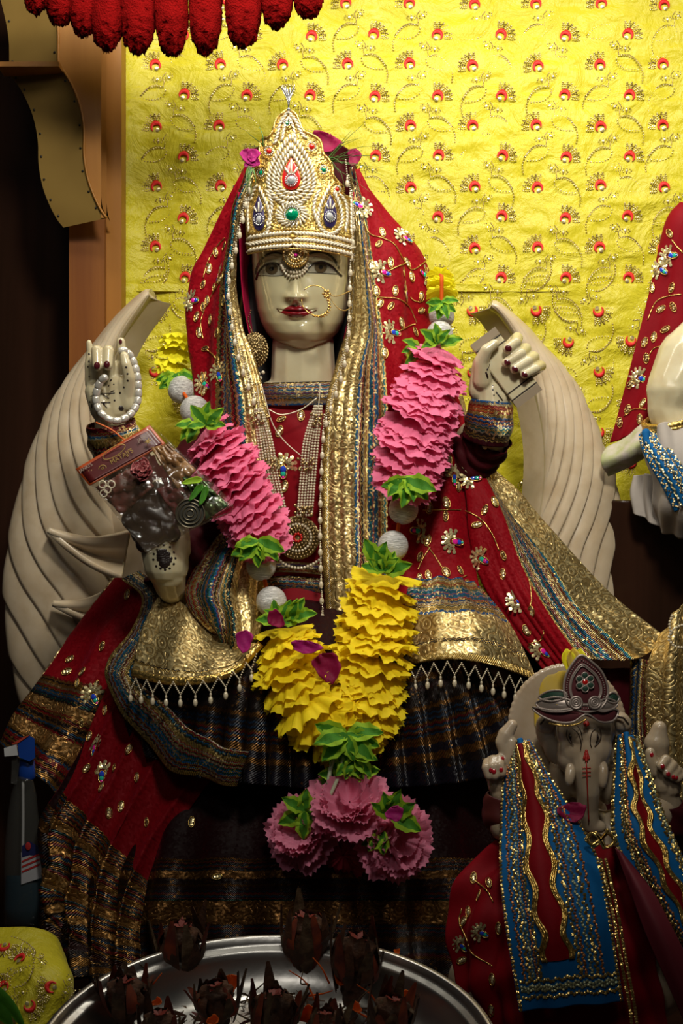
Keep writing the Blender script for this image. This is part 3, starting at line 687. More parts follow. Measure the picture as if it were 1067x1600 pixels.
face_piece(sk, 'face', M['face']); face_piece(lip, 'lips', M['lip'], 'glossy red lips')
face_piece(iL, 'eye', M['face'], 'painted almond eye'); face_piece(iR, 'eye', M['face'], 'painted almond eye')
# tilak hidden behind the pendant, head back and neck
def P3(px, py, y): return W(px, py, y)
blob('hair', [('e', P3(472, 425, .035), (.080, .085, .105)), ('e', P3(472, 400, .02), (.077, .080, .09)), (P3(400, 430, .03), .022, P3(395, 600, .05), .03), (P3(545, 430, .03), .022, P3(550, 600, .05), .03)], M['hair'], idol, .004, 4)
blob('neck', [(P3(473, 500, -.005), .046, P3(474, 600, .0), .052), ('e', P3(474, 625, .01), (.10, .06, .035)), ('e', P3(430, 455, .02), (.01, .02, .03)), ('e', P3(474, 515, -.018), (.048, .05, .03))], M['marble'], idol, .003, 8)
Surf([[(364, y, .055), (420, y, .075), (470, y, .08), (520, y, .075), (568, y, .055)] for y in (290, 400, 480, 560, 645)], 20, 30).mesh('dark_back_sheet', M['hair'], idol, .002)  # added black sheet standing in for the darkness behind head and neck
# ears with lobes behind the earrings
blob('torso', [('e', P3(480, 760, .04), (.10, .06, .15)), ('e', P3(480, 650, .04), (.12, .05, .05)), ('e', P3(475, 950, .04), (.12, .09, .10)),
               (P3(370, 680, .04), .035, P3(270, 770, -.0), .032), (P3(600, 670, .04), .034, P3(700, 720, -.01), .026), (P3(700, 720, -.01), .026, P3(765, 650, -.08), .02),
               (P3(270, 770, -.0), .032, P3(185, 690, -.08), .022), (P3(350, 740, .02), .03, P3(270, 890, -.10), .028)], M['marble'], idol, .005, 6)
# ---------------------------------------------------------------- hands
def hand(name, palm, fingers, thumb, wrist, parent, mat=None, nails=(), dots=(), nailmat='nail', vox=.0016, nr=.0040, lbl=None, smooth=4):
    """all joints are (px, py, depth). palm: list of (p0, r0, p1, r1) capsules, r in mm"""
    pr_ = []
    for p0, r0, p1, r1 in palm: pr_.append((P3(*p0), r0/1000, P3(*p1), r1/1000))
    for f in fingers+[thumb]:
        for (a, ra), (b_, rb) in zip(f[:-1], f[1:]): pr_.append((P3(*a), ra/1000, P3(*b_), rb/1000))
    for (a, ra), (b_, rb) in zip(wrist[:-1], wrist[1:]): pr_.append((P3(*a), ra/1000, P3(*b_), rb/1000))
    h_ = blob(name, pr_, mat or M['marble'], parent, vox, smooth)
    if lbl: h_['label'] = lbl
    me = h_.data; V = np.zeros(len(me.vertices)*3, 'f'); me.vertices.foreach_get('co', V); V = V.reshape(-1, 3).astype(float)+wloc(parent)
    NV = np.zeros(len(me.vertices)*3, 'f'); me.vertices.foreach_get('normal', NV); NV = NV.reshape(-1, 3); px = toPx(V)
    def snap(x, y):
        d = np.hypot(px[:, 0]-x, px[:, 1]-y); k = np.where((d < 3.5) & (NV[:, 1] < .2))[0]
        if len(k) == 0: k = np.argsort(d)[:5]
        i = k[np.argmin(V[k, 1])]; return V[i], NV[i].astype(float)
    for (x, y, rx, ry, ang) in nails:
        p, n = snap(x, y); n = nrm(n+np.array([0, -.8, 0])); X = np.array([math.cos(ang), 0, -math.sin(ang)])
        X = nrm(X-n*np.dot(X, n)); MB().disc(p+n*.0003, n, (rx/1000, ry/1000), 12, X=X, dome=.3).build('fingernail', M[nailmat], parent if name == 'hand' and False else h_)
    if dots:
        mb = MB()
        for d_ in dots:
            x, y, r = d_[:3]; p, n = snap(x, y)
            if len(d_) > 3:
                q, n2 = snap(d_[3], d_[4]); mb.tube([p+n*.0002, (p+q)/2+(n+n2)*.0002, q+n2*.0002], r/1000, 6)
            else: mb.disc(p+n*.0002, n, r/1000, 10, dome=.15)
        mb.build('henna_marks', M['henna'], h_)
    return h_
Y0 = -.10
# raised hand at left (palm to the viewer, rosary over the finger)
hand('hand', [((150, 612, Y0), 17, (160, 640, Y0), 19), ((185, 605, Y0), 19, (182, 640, Y0), 20), ((160, 590, Y0+.01), 15, (190, 592, Y0+.01), 15), ((195, 600, Y0-.01), 13, (200, 630, Y0-.005), 15)],
     [[((142, 600, Y0+.005), 9), ((140, 570, Y0), 7.5), ((141, 550, Y0), 6), ((139, 535, Y0-.003), 4.2)],
      [((155, 590, Y0), 9), ((152, 555, Y0-.015), 9), ((151, 548, Y0-.028), 8.8), ((152, 572, Y0-.036), 7.6)],
      [((172, 590, Y0), 9), ((170, 555, Y0-.015), 9), ((169, 548, Y0-.028), 8.8), ((168, 571, Y0-.036), 7.6)],
      [((190, 590, Y0), 9), ((189, 565, Y0), 8), ((190, 550, Y0-.002), 7.5), ((189, 534, Y0-.004), 6.6)]],
     [((200, 615, Y0-.01), 12), ((202, 590, Y0-.022), 9), ((197, 570, Y0-.026), 8), ((194, 556, Y0-.024), 6.5)],
     [((170, 640, Y0), 20), ((172, 665, Y0+.005), 24), ((180, 700, Y0+.01), 26)], idol,
     nails=[(150, 571, 4.6, 5.4, 0), (166.5, 569, 4.6, 5.4, 0), (190, 533, 2.6, 4.2, 0)], nailmat='nail',
     dots=[(142, 612, .6, 151, 618), (147, 606, .7, 147, 622), (139, 620, .6, 154, 614), (170, 611, .8, 176, 608), (160, 614, .8, 176, 613), (162, 614, .8, 167, 622), (162, 628, 2.2), (160, 628, .8, 170, 628), (161, 630, .8, 165, 636),
           (192, 640, 4.2), (177, 624, 1.6), (185, 616, 1.8), (191, 607, 1.6), (197, 597, 1.7), (199, 587, 1.6), (198, 576, 1.8), (137, 551, 1.6), (137, 562, 1.5), (136, 575, 1.3), (137, 590, 1.2), (172, 591, 2.4), (167, 601, 1.8), (137, 628, 1.5), (141, 633, 1.0, 141, 638), (175, 599, 1.2)], lbl='hand raised with palm forward and dotted henna')
# raised hand at right gripping the tablet
Y1 = -.10
hand('hand', [((768, 565, Y1+.012), 18, (765, 612, Y1+.006), 22), ((758, 592, Y1+.008), 19, (776, 625, Y1+.004), 22), ((770, 575, Y1+.02), 18, (790, 600, Y1+.024), 16), ((752, 570, Y1+.002), 14, (750, 610, Y1+.008), 18)],
     [[((780, 560, Y1+.03), 10), ((808, 528, Y1+.018), 9), ((806, 535, Y1-.026), 8), ((793, 545, Y1-.032), 7.8)],
      [((785, 575, Y1+.03), 10), ((821, 545, Y1+.014), 9), ((814, 552, Y1-.027), 8), ((791, 567, Y1-.033), 7.4)],
      [((790, 590, Y1+.03), 10), ((834, 558, Y1+.014), 9), ((825, 564, Y1-.027), 8), ((804, 577, Y1-.033), 7.2)],
      [((795, 605, Y1+.03), 10), ((845, 572, Y1+.014), 8.5), ((837, 576, Y1-.027), 7.2), ((819, 585, Y1-.032), 6.6)]],
     [((754, 595, Y1-.008), 15), ((752, 565, Y1-.020), 11.5), ((760, 547, Y1-.030), 9), ((773, 537, Y1-.030), 7)],
     [((768, 612, Y1+.004), 22), ((770, 642, Y1+.004), 26), ((762, 690, Y1+.02), 28)], idol,
     nails=[(794, 545, 5.4, 4.6, .6), (791, 567, 5.4, 3.8, .6), (803, 577, 5.4, 3.6, .6), (820, 584, 5.2, 3.4, .6)],
     dots=[(769, 606, 1.4), (772, 615, 1.3), (781.5, 625, 1.8), (771, 600, 1.0), (763, 580, 1.2, 768, 568), (768, 568, 1.4, 774, 556), (762, 582, 1.5, 764, 592), (778, 612, 1.2, 788, 626)], lbl='raised hand gripping the tablet')
# lowered open hand with dark henna under the packet
Y2 = -.17
def hp(): pass
hand('hand', [((245, 840, Y2-.01), 28, (258, 880, Y2-.005), 33), ((268, 840, Y2), 26, (262, 885, Y2), 31), ((255, 880, Y2+.002), 28, (262, 905, Y2+.01), 22)],
     [[((225, 840, Y2), 10), ((212, 800, Y2-.01), 9), ((207, 770, Y2-.01), 8.5)], [((238, 830, Y2-.01), 10), ((228, 790, Y2-.02), 9.5), ((222, 760, Y2-.02), 9)],
      [((255, 825, Y2-.01), 10), ((248, 785, Y2-.02), 9.5), ((246, 758, Y2-.02), 9)], [((272, 828, Y2), 10), ((268, 790, Y2-.01), 9), ((267, 768, Y2-.01), 8)]],
     [((285, 860, Y2+.0), 13), ((286, 830, Y2-.006), 10), ((280, 808, Y2-.008), 9)],
     [((262, 895, Y2), 27), ((266, 915, Y2+.02), 23), ((275, 935, Y2+.06), 18)], idol,
     smooth=14, dots=[(257+x_, 873+y_, 2.6) for x_ in range(-12, 13, 3) for y_ in range(-15, 16, 3) if (x_/12.5)**2+(y_/15.5)**2 <= 1]+[(257+20*math.cos(a_), 872+21*math.sin(a_), 1.9) for a_ in np.linspace(0, 2*math.pi, 14)[:-1]], lbl='lowered open hand with dark round henna')
blob('henna_fingers', [(P3(204, 812, Y2-.018), .014, P3(232, 842, Y2-.034), .014), (P3(232, 800, Y2-.036), .016, P3(262, 815, Y2-.036), .014), (P3(222, 800, Y2-.034), .016, P3(236, 838, Y2-.038), .013), (P3(212, 775, Y2-.02), .011, P3(206, 815, Y2-.014), .011), (P3(222, 765, Y2-.03), .0105, P3(232, 815, Y2-.034), .013), (P3(246, 762, Y2-.03), .0105, P3(252, 815, Y2-.034), .013), (P3(268, 770, Y2-.02), .010, P3(266, 812, Y2-.026), .012), (P3(250, 800, Y2-.034), .015, P3(270, 835, Y2-.030), .012), (P3(225, 850, Y2-.03), .013, P3(245, 835, Y2-.036), .015), (P3(218, 835, Y2-.02), .013, P3(222, 850, Y2-.024), .008)], M['henna'], idol, .0025, 5)['label'] = 'fingers darkened solid with henna'
# ---------------------------------------------------------------- marble tablet held in the right hand
tb = thing('marble_tablet', 'small white marble tablet with grooved ends gripped in the goddess\'s raised hand', 'tablet', P3(790, 575, Y1))
ang = math.atan2(625-517, 838-752)*0+math.radians(53)
u = np.array([math.cos(ang), 0, -math.sin(ang)]); vv = np.array([math.sin(ang), 0, math.cos(ang)]); nn_ = np.cross(u, vv); nn_ = nn_ if nn_[1] < 0 else -nn_
tilt = Matrix.Rotation(0, 3, 'X'); R_ = np.stack([u, -nn_, vv], 1); cT = P3(790, 575, Y1-.013)
MB().box(cT, (.0585, .0075, .0225), R=R_).build('tablet_body', M['marble'], tb, smooth=False).modifiers.new('b', 'BEVEL').width = .0015
for k in (-1, 1):
    for q, wd_ in ((.0525, .0060), (.033, .0008), (.0445, .0008)):
        MB().box(cT+u*k*q+nn_*.0078, (wd_ if q == .0525 else .0009, .0006, .0229), R=R_).build('end_band' if q == .0525 else 'groove', simple('grey_tablet_band', (.26, .20, .13), .4) if q == .0525 and 'tband' not in M else M.get('tband', M['henna']), tb, smooth=False)
# ================================================================== DRESS AND VEIL
def R3(rows, deps):
    """rows of (px,py), matching depths"""
    return [[(x, y, d) for (x, y), d in zip(r, dd_)] for r, dd_ in zip(rows, deps)]
dress = thing('goddess_dress', 'red velvet dress of the goddess with braided neckline and dark pleated skirt', 'dress', W(460, 1500, -.1)*[1, 1, 0])
veil = thing('red_veil', 'red velvet veil with gold leaf embroidery and wide brocade border draped over the goddess', 'veil', W(480, 700, 0))
bod = Surf([[(375, y, .0), (410, y, -.055+d), (450, y, -.068+d), (490, y, -.068+d), (540, y, -.055+d), (600, y, .0)] for y, d in ((622, .01), (660, 0), (720, -.006), (800, -.006), (880, -.0), (960, -.03), (1040, -.05))], 90, 90)
bod.fold(lambda U, V: .0015*np.sin(V*60+vnoise(U*12, V*8)*3)); bod.mesh('bodice', M['red'], dress)
Surf(R3([[(388, 600), (388, 615), (392, 632)], [(430, 598), (430, 614), (431, 634)], [(475, 597), (475, 613), (475, 633)], [(520, 596), (520, 612), (519, 632)], [(560, 594), (560, 610), (560, 630)]],
        [[-.02, -.03, -.04], [-.062, -.068, -.066], [-.07, -.075, -.073], [-.062, -.068, -.066], [-.02, -.03, -.04]]), 80, 30, vs=[0, .019, .039]).mesh('neckline_trim', T['neck'], dress, .003)
for (y0, h_, tn) in ((878, 16, 'waist'), (900, 22, 'neck'), (935, 20, 'waist')):
    Surf(R3([[(x, y0+k), (x, y0+h_*.5+k), (x, y0+h_+k)] for x, k in ((400, 4), (440, 0), (480, 2), (515, 6))], [[-.078, -.084, -.082]]*4), 60, 20, vs=[0, .011, .022]).mesh('waist_trim', T[tn], dress, .002)
# ---- upper flounce with pleats
def pleats(n, a, ph=0, pw=1.4, start=.1):
    def f(U, V):
        w = np.clip((V-start)/(1-start), 0, 1)**pw
        s_ = np.sin(U*n*2*math.pi+ph+.5*np.sin(U*17)); return a*w*(np.sign(s_)*np.abs(s_)**.8)
    return f
fl_rows = [[(345, 925, -.06), (250, 1000, -.14), (195, 1050, -.15), (190, 1100, -.15), (212, 1150, -.16)],
           [(365, 925, -.07), (300, 1000, -.17), (262, 1080, -.20), (255, 1140, -.20), (262, 1196, -.21)],
           [(400, 930, -.09), (370, 1010, -.21), (345, 1090, -.24), (335, 1160, -.25), (332, 1218, -.26)],
           [(440, 935, -.10), (425, 1020, -.23), (415, 1100, -.27), (410, 1170, -.28), (408, 1226, -.29)],
           [(480, 938, -.10), (490, 1020, -.24), (490, 1100, -.28), (490, 1170, -.29), (490, 1232, -.30)],
           [(520, 938, -.10), (555, 1020, -.23), (565, 1100, -.27), (570, 1170, -.28), (575, 1232, -.29)],
           [(560, 935, -.09), (620, 1010, -.21), (645, 1090, -.25), (655, 1160, -.26), (665, 1228, -.27)],
           [(600, 930, -.08), (680, 1000, -.18), (715, 1070, -.22), (735, 1140, -.23), (752, 1215, -.24)],
           [(620, 925, -.06), (720, 990, -.14), (770, 1050, -.17), (800, 1110, -.18), (820, 1170, -.19)]]
fln = Surf(fl_rows, 420, 90, vs=[0, .085, .15, .19, .232])
fln.foldn(pleats(15, .014)); fln.fold(lambda U, V: .003*vnoise(U*25, V*18))
fln.mesh('skirt_flounce', T['skirt'], dress, .002)
lo_rows = [[(172, 1062, -.13), (140, 1150, -.135), (100, 1225, -.14), (64, 1290, -.15), (70, 1370, -.16), (66, 1440, -.17), (92, 1512, -.18)],
           [(200, 1100, -.14), (180, 1190, -.15), (150, 1270, -.16), (118, 1340, -.18), (112, 1400, -.19), (118, 1460, -.20), (130, 1530, -.21)],
           [(240, 1140, -.16), (225, 1220, -.17), (205, 1300, -.19), (180, 1370, -.21), (175, 1420, -.22), (175, 1470, -.23), (180, 1535, -.24)],
           [(300, 1180, -.19), (285, 1240, -.20), (265, 1310, -.23), (255, 1370, -.25), (250, 1420, -.26), (250, 1470, -.27), (255, 1535, -.28)],
           [(400, 1200, -.22), (395, 1250, -.23), (390, 1310, -.26), (385, 1370, -.28), (382, 1420, -.29), (380, 1470, -.30), (380, 1540, -.31)],
           [(500, 1200, -.23), (500, 1250, -.24), (500, 1310, -.27), (500, 1370, -.29), (500, 1420, -.30), (500, 1470, -.31), (500, 1540, -.32)],
           [(600, 1200, -.22), (610, 1250, -.23), (620, 1310, -.25), (625, 1370, -.27), (628, 1420, -.28), (630, 1470, -.29), (630, 1540, -.30)],
           [(720, 1180, -.18), (740, 1250, -.19), (755, 1310, -.20), (765, 1370, -.21), (770, 1420, -.22), (775, 1470, -.22), (780, 1540, -.22)],
           [(830, 1120, -.10), (900, 1250, -.10), (930, 1310, -.11), (940, 1370, -.12), (950, 1420, -.12), (960, 1470, -.12), (960, 1540, -.12)]]
lsk = Surf(lo_rows, 420, 110, vs=[0, .07, .14, .20, .25, .30, .37])
lsk.foldn(pleats(11, .016, .8, 1.1, 0)); lsk.fold(lambda U, V: .004*vnoise(U*16, V*12))
lsk.mesh('skirt', T['skirt_low'], dress, .002)
dr3 = lambda P, d0, d1: [(x, y, d0+(d1-d0)*i/9) for i, (x, y) in enumerate(P)]
ll = Surf([dr3([(172, 1058), (140, 1130), (118, 1190), (100, 1225), (63, 1285), (75, 1335), (58, 1385), (80, 1425), (66, 1445), (95, 1505)], -.14, -.20), dr3([(215, 1095), (190, 1160), (165, 1220), (140, 1265), (115, 1320), (115, 1370), (105, 1410), (118, 1450), (115, 1475), (125, 1525)], -.165, -.245),
          dr3([(262, 1150), (235, 1210), (205, 1270), (185, 1315), (168, 1365), (162, 1405), (158, 1440), (160, 1475), (160, 1500), (165, 1535)], -.19, -.27), dr3([(330, 1215), (290, 1270), (250, 1330), (232, 1370), (222, 1400), (216, 1430), (212, 1460), (212, 1490), (212, 1515), (212, 1540)], -.215, -.29)], 160, 200, vs=[0, .06, .12, .165, .225, .265, .31, .345, .37, .43])
ll.foldn(lambda U, V: .015*(1-2*np.abs(np.sin(U*math.pi*4+1.0+V*1.2))**.6)*np.clip(.4+V, 0, 1)); ll.fold(lambda U, V: .003*vnoise(U*25, V*14)); ll.mesh('left_skirt_fold', T['left_low'], dress, .002)
# ---- left outer drape
dl_rows = [[(178, 905, .02), (100, 1010, .01), (45, 1092, -.01), (2, 1162, -.03)], [(205, 903, -.02), (140, 1012, -.04), (92, 1108, -.06), (45, 1200, -.08)],
           [(230, 905, -.04), (182, 1018, -.07), (138, 1125, -.09), (80, 1232, -.11)], [(262, 915, -.05), (232, 1022, -.10), (192, 1135, -.11), (118, 1268, -.12)]]
dlf = Surf(dl_rows, 140, 140, vs=[0, .12, .215, .30])
dlf.foldn(lambda U, V: .009*np.sin(U*math.pi*5+1.2*V)*np.clip(V*1.5, .2, 1)); dlf.fold(lambda U, V: .003*vnoise(U*20, V*20))
dlf.mesh('left_drape', T['drape_l'], veil, .002)
Surf([[(176-2*k, 903, .018), (98-2*k, 1008, .008), (43-2*k, 1090, -.012), (0-2*k, 1160, -.032)] for k in (0, -2.2, -4.4)], 20, 80, vs=[0, .5, 1]).mesh('drape_edge_cord', M['gold_dull'], veil, .004)
# band running from the wing corner into the lap and along the hem of the flounce
lb = Surf([[(x, y, d-.03) for x, y, d in r] for r in ([(190, 905, -.03), (222, 935, -.075), (205, 985, -.10), (170, 1030, -.12), (168, 1072, -.14), (203, 1128, -.17), (258, 1193, -.21), (312, 1216, -.235), (372, 1226, -.255)],
      [(205, 898, -.04), (238, 932, -.085), (222, 990, -.11), (190, 1040, -.13), (190, 1068, -.15), (226, 1112, -.185), (276, 1166, -.225), (322, 1190, -.245), (378, 1202, -.265)],
      [(220, 892, -.04), (252, 930, -.085), (238, 995, -.115), (212, 1045, -.135), (214, 1062, -.155), (250, 1094, -.19), (298, 1138, -.23), (338, 1162, -.25), (386, 1176, -.27)])], 40, 260)
lb.um, lb.vm = lb.um*1.0, lb.vm*1.0; lb.foldn(lambda U, V: .007*np.sin(V*34+U*1.5)*np.clip(V*2-.7, 0, 1)); o_ = MB().grid(lb.P, uv=np.stack(np.meshgrid(lb.um, lb.vm, indexing='ij')[::-1], -1)).build('lap_border', trim('lap_border_braid', [(8, 'gGgk'), (9, 'rwbgkrgb'), (9, 'bttbgbtt'), (9, 'rwgkrgwr'), (7, 'gGgk'), (9, 'tbkgrwk'), (30, 'gkrg')], dark=.8), veil); solidify(o_, .003)
# ---- veil left side
vl_rows = R3([[(392, 255), (392, 262), (396, 268), (400, 275)], [(352, 325), (370, 322), (373, 320), (377, 322)], [(322, 385), (360, 382), (364, 380), (370, 382)], [(300, 440), (350, 440), (356, 442), (366, 445)],
              [(294, 500), (345, 502), (360, 505), (378, 506)], [(302, 560), (342, 560), (366, 562), (398, 562)], [(310, 620), (340, 620), (376, 620), (414, 620)], [(312, 690), (342, 690), (382, 690), (424, 690)],
              [(322, 760), (350, 760), (392, 760), (428, 760)], [(340, 830), (358, 830), (400, 830), (432, 830)]],
             [[.02, -.01, -.03, -.03], [.04, -.01, -.045, -.03], [.06, 0, -.055, -.02], [.06, -.01, -.065, -.03], [.05, -.02, -.075, -.05], [.04, -.03, -.085, -.075], [.03, -.04, -.095, -.09], [.02, -.05, -.10, -.095], [.0, -.06, -.105, -.10], [-.02, -.07, -.11, -.10]])
vlf = Surf(vl_rows, 260, 90, vs=[0, .062, .094, .136])
vlf.foldn(lambda U, V: .006*np.sin(V*math.pi*7+2*U)*np.clip(1.1-V, 0, 1)+.0022*np.sin(V*60)*np.clip(V*2-.9, 0, 1)); vlf.fold(lambda U, V: .0015*vnoise(U*30, V*30))
vlf.mesh('veil_left_side', T['veil_l'], veil, .002)
fo = Surf(R3([[(352, 820), (372, 830), (395, 845), (425, 855)], [(322, 862), (350, 872), (380, 880), (415, 890)], [(292, 915), (330, 925), (372, 930), (412, 925)], [(297, 950), (338, 955), (378, 965), (412, 960)], [(322, 978), (346, 985), (378, 1005), (402, 995)], [(345, 990), (352, 1008), (368, 1025), (385, 1022)]],
             [[-.09, -.12, -.12, -.11], [-.11, -.15, -.15, -.13], [-.14, -.19, -.19, -.16], [-.17, -.21, -.21, -.18], [-.18, -.215, -.225, -.21], [-.18, -.20, -.21, -.20]]), 120, 90, vs=[0, .045, .09, .15])
fo.foldn(lambda U, V: .003*np.sin(V*26)); fo.mesh('veil_lap_fold', T['fold_l'], veil, .003)
gl = Surf(R3([[(250, 930), (225, 985), (208, 1050)], [(275, 935), (262, 1000), (262, 1063)], [(305, 960), (305, 1010), (315, 1062)], [(335, 990), (345, 1025), (362, 1048)], [(375, 985), (388, 1005), (402, 1008)]],
             [[-.12, -.17, -.205], [-.14, -.20, -.24], [-.17, -.215, -.255], [-.19, -.225, -.255], [-.18, -.22, -.235]]), 120, 60)
gl.fold(lambda U, V: .004*vnoise(U*22, V*12)+.002*np.sin(U*90+V*30)); gl.mesh('gold_lap_end', T['gold'], veil, .003)
Surf(R3([[(206, 1046), (206, 1050), (208, 1056)], [(262, 1058), (262, 1063), (262, 1069)], [(316, 1057), (316, 1062), (316, 1068)], [(364, 1044), (365, 1048), (367, 1053)], [(404, 1003), (407, 1006), (411, 1009)]],
        [[-.21, -.213, -.21], [-.245, -.248, -.245], [-.26, -.263, -.26], [-.26, -.263, -.26], [-.24, -.243, -.24]]), 60, 10).mesh('gold_hem', M['gold'], veil, .004)
# ---- veil right side, from crown to lap
vr = R3([[(548, 262), (550, 262), (552, 264), (556, 268), (560, 275)], [(552, 345), (562, 338), (568, 334), (588, 328), (606, 336)], [(550, 400), (568, 395), (577, 390), (620, 382), (655, 392)], [(548, 460), (573, 455), (584, 450), (632, 443), (671, 440)],
         [(540, 520), (577, 515), (593, 512), (636, 510), (675, 505)], [(522, 580), (563, 578), (598, 575), (640, 575), (694, 572)], [(509, 640), (557, 640), (602, 640), (652, 640), (708, 640)], [(504, 720), (554, 720), (602, 720), (655, 720), (720, 720)],
         [(503, 800), (554, 800), (602, 800), (655, 800), (730, 800)], [(505, 880), (556, 880), (602, 880), (655, 885), (742, 880)], [(509, 960), (557, 955), (600, 945), (650, 930), (748, 918)], [(514, 1040), (540, 1030), (575, 1010), (630, 960), (745, 935)]],
        [[.0, -.01, -.01, .0, .02], [-.03, -.04, -.035, .0, .05], [-.03, -.055, -.05, -.02, .06], [-.04, -.07, -.065, -.035, .06], [-.055, -.085, -.085, -.05, .04], [-.075, -.10, -.10, -.07, .01], [-.095, -.105, -.105, -.09, -.02], [-.10, -.11, -.11, -.10, -.05],
         [-.105, -.115, -.115, -.11, -.07], [-.11, -.125, -.125, -.125, -.09], [-.12, -.14, -.14, -.15, -.12], [-.15, -.16, -.16, -.17, -.14]])
vrf = Surf(vr, 300, 140, vs=[0, .048, .100, .155, .235])
vrf.foldn(lambda U, V: (.004*np.sin(V*math.pi*9+1.5*U)+.006*np.sin(V*math.pi*4+3*U))*np.clip((V-.42)*4, 0, 1)+.0015*np.sin(V*80)*np.clip(1-V*2.2, 0, 1)); vrf.fold(lambda U, V: .0014*vnoise(U*30, V*25))
vrf.mesh('veil_right_side', T['veil_r'], veil, .002)
# top of the veil over the head, behind the crown
Surf([[(400-10*k, 270+60*k, -.03+.02*k), (395-15*k, 235+60*k, .03), (430, 222+40*k, .07), (470, 218+40*k, .08), (520, 222+40*k, .07), (550+15*k, 240+60*k, .03), (552+10*k, 270+60*k, -.03+.02*k)] for k in (0, .6, 1.3)], 30, 80).mesh('veil_crown', M['maroon'], veil, .002)
en = Surf(R3([[(640, 908), (634, 950), (630, 995), (624, 1042)], [(690, 902), (688, 945), (690, 985), (694, 1030)], [(728, 906), (745, 947), (758, 985), (770, 1040)], [(750, 915), (785, 960), (812, 1005), (838, 1062)]],
             [[-.13, -.16, -.19, -.22], [-.155, -.19, -.225, -.255], [-.155, -.19, -.225, -.25], [-.12, -.15, -.18, -.205]]), 120, 90, vs=[0, .043, .08, .120])
en.foldn(lambda U, V: .003*np.sin(U*math.pi*8)*(1-V)); en.fold(lambda U, V: .002*vnoise(U*20, V*20)); en.mesh('veil_end', T['end_r'], veil, .003)
MB().ball(W(469, 318, .03), (.090, .075, .098), 16, 28).build('veil_cap', M['maroon'], veil)
# ---- right drape running to the neighbouring idol
gd = lambda pts, d: [(x, y, q) for (x, y), q in zip(pts, d)]
Lg = gd([(700, 615), (716, 700), (732, 790), (744, 880), (785, 962), (850, 1045)], [-.03, -.05, -.08, -.09, -.11, -.13])
M1 = gd([(712, 617), (744, 715), (783, 800), (812, 880), (850, 950), (905, 1030)], [-.03, -.055, -.09, -.11, -.13, -.14])
M2 = gd([(716, 618), (746, 714), (800, 806), (858, 880), (905, 950), (990, 1030)], [-.03, -.05, -.085, -.11, -.12, -.12])
Og = gd([(722, 620), (748, 704), (818, 776), (882, 852), (960, 934), (1045, 1000)], [-.02, -.03, -.05, -.07, -.08, -.09])
rd = Surf([[a_, (np.array(a_)*.5+np.array(b_)*.5+[0, 0, -.012]).tolist(), b_, c__, d__] for a_, b_, c__, d__ in zip(Lg, M1, M2, Og)], 240, 130, vs=[0, .05, .10, .155, .21])
rd.foldn(lambda U, V: .006*np.sin(V*math.pi*5+.8)*np.clip(1-V*1.4, 0, 1)+.002*np.sin(V*70)*np.clip(U*2-1, 0, 1)); rd.fold(lambda U, V: .0018*vnoise(U*22, V*25))
rd.mesh('right_drape', T['drape_r'], veil, .002)
# dark inner back of veil beside the neck
Surf([[(385, 300+k, .02), (390, 380+k, .03), (392, 470+k, .03), (400, 560+k, .02), (412, 640, .0)] for k in (0,)]+[[(372, 300, -.03), (374, 380, -.025), (380, 470, -.03), (398, 560, -.06), (415, 640, -.085)]], 12, 60).mesh('veil_lining', M['redlining'], veil, .001)
Surf([[(556, 300, .02), (556, 380, .03), (552, 470, .03), (538, 540, .02), (515, 632, .0)], [(552, 300, -.03), (550, 380, -.025), (548, 470, -.035), (530, 560, -.06), (508, 640, -.09)]], 12, 60).mesh('veil_lining', M['redlining'], veil, .001)
# ---- sleeves and cuffs
def ringsurf(cs, n=60, m=24):
    """cs: (px,py,y, r_mm, squash) centres along the limb; returns grid u around, v along"""
    C = crom(np.array([list(W(x, y, d))+[r/1000] for x, y, d, r in cs], float), m); t = nrm(np.gradient(C[:, :3], axis=0)); u = nrm(np.cross(t, [0, -1, 0])); w = np.cross(u, t)
    a = np.linspace(0, 2*math.pi, n); P = C[None, :, :3]+C[None, :, 3:]*(np.cos(a)[:, None, None]*u[None]+np.sin(a)[:, None, None]*w[None]); return P
def sleeve(name, cs, mat, parent, fold=.001, n=60, m=30, vs=None):
    s_ = Surf(None, vs=vs, world=ringsurf(cs, n, m)) if vs is None else None
    if vs is not None:
        s_ = Surf(None, world=ringsurf(cs, n, m)); s_.vm = np.interp(np.linspace(0, len(vs)-1, s_.nv), range(len(vs)), vs)
    s_.N = nrm(np.cross(np.gradient(s_.P, axis=1), np.gradient(s_.P, axis=0)))
    U, V = np.meshgrid(s_.um, s_.vm, indexing='ij'); s_.P = s_.P+s_.N*(fold*(np.sin(V*260+2*np.sin(U*60))+vnoise(U*60, V*60)))[..., None]; s_.P[-1] = s_.P[0]
    return s_.mesh(name, mat, parent, .001)
sleeve('cuff', [(768, 626, -.098, 30), (766, 645, -.096, 34), (763, 665, -.092, 35), (758, 688, -.085, 34)], T['cuff'], dress, .0012, vs=[0, .052])
sleeve('sleeve', [(770, 680, -.088, 30), (750, 700, -.06, 38), (715, 725, -.03, 44), (640, 690, .0, 50), (560, 640, .02, 40)], M['maroon'], dress, .003)
sleeve('cuff', [(173, 660, -.098, 35), (176, 675, -.094, 38), (180, 692, -.09, 39), (186, 712, -.08, 38)], T['cuff2'], dress, .0014, vs=[0, .05])
sleeve('sleeve', [(184, 705, -.08, 34), (215, 745, -.05, 40), (262, 775, -.02, 46), (330, 720, .0, 52), (400, 640, .02, 40)], M['maroon'], dress, .003)
sleeve('sleeve', [(268, 925, -.10, 40), (290, 870, -.085, 46), (330, 800, -.05, 52), (370, 730, -.03, 50)], M['maroon'], dress, .004)
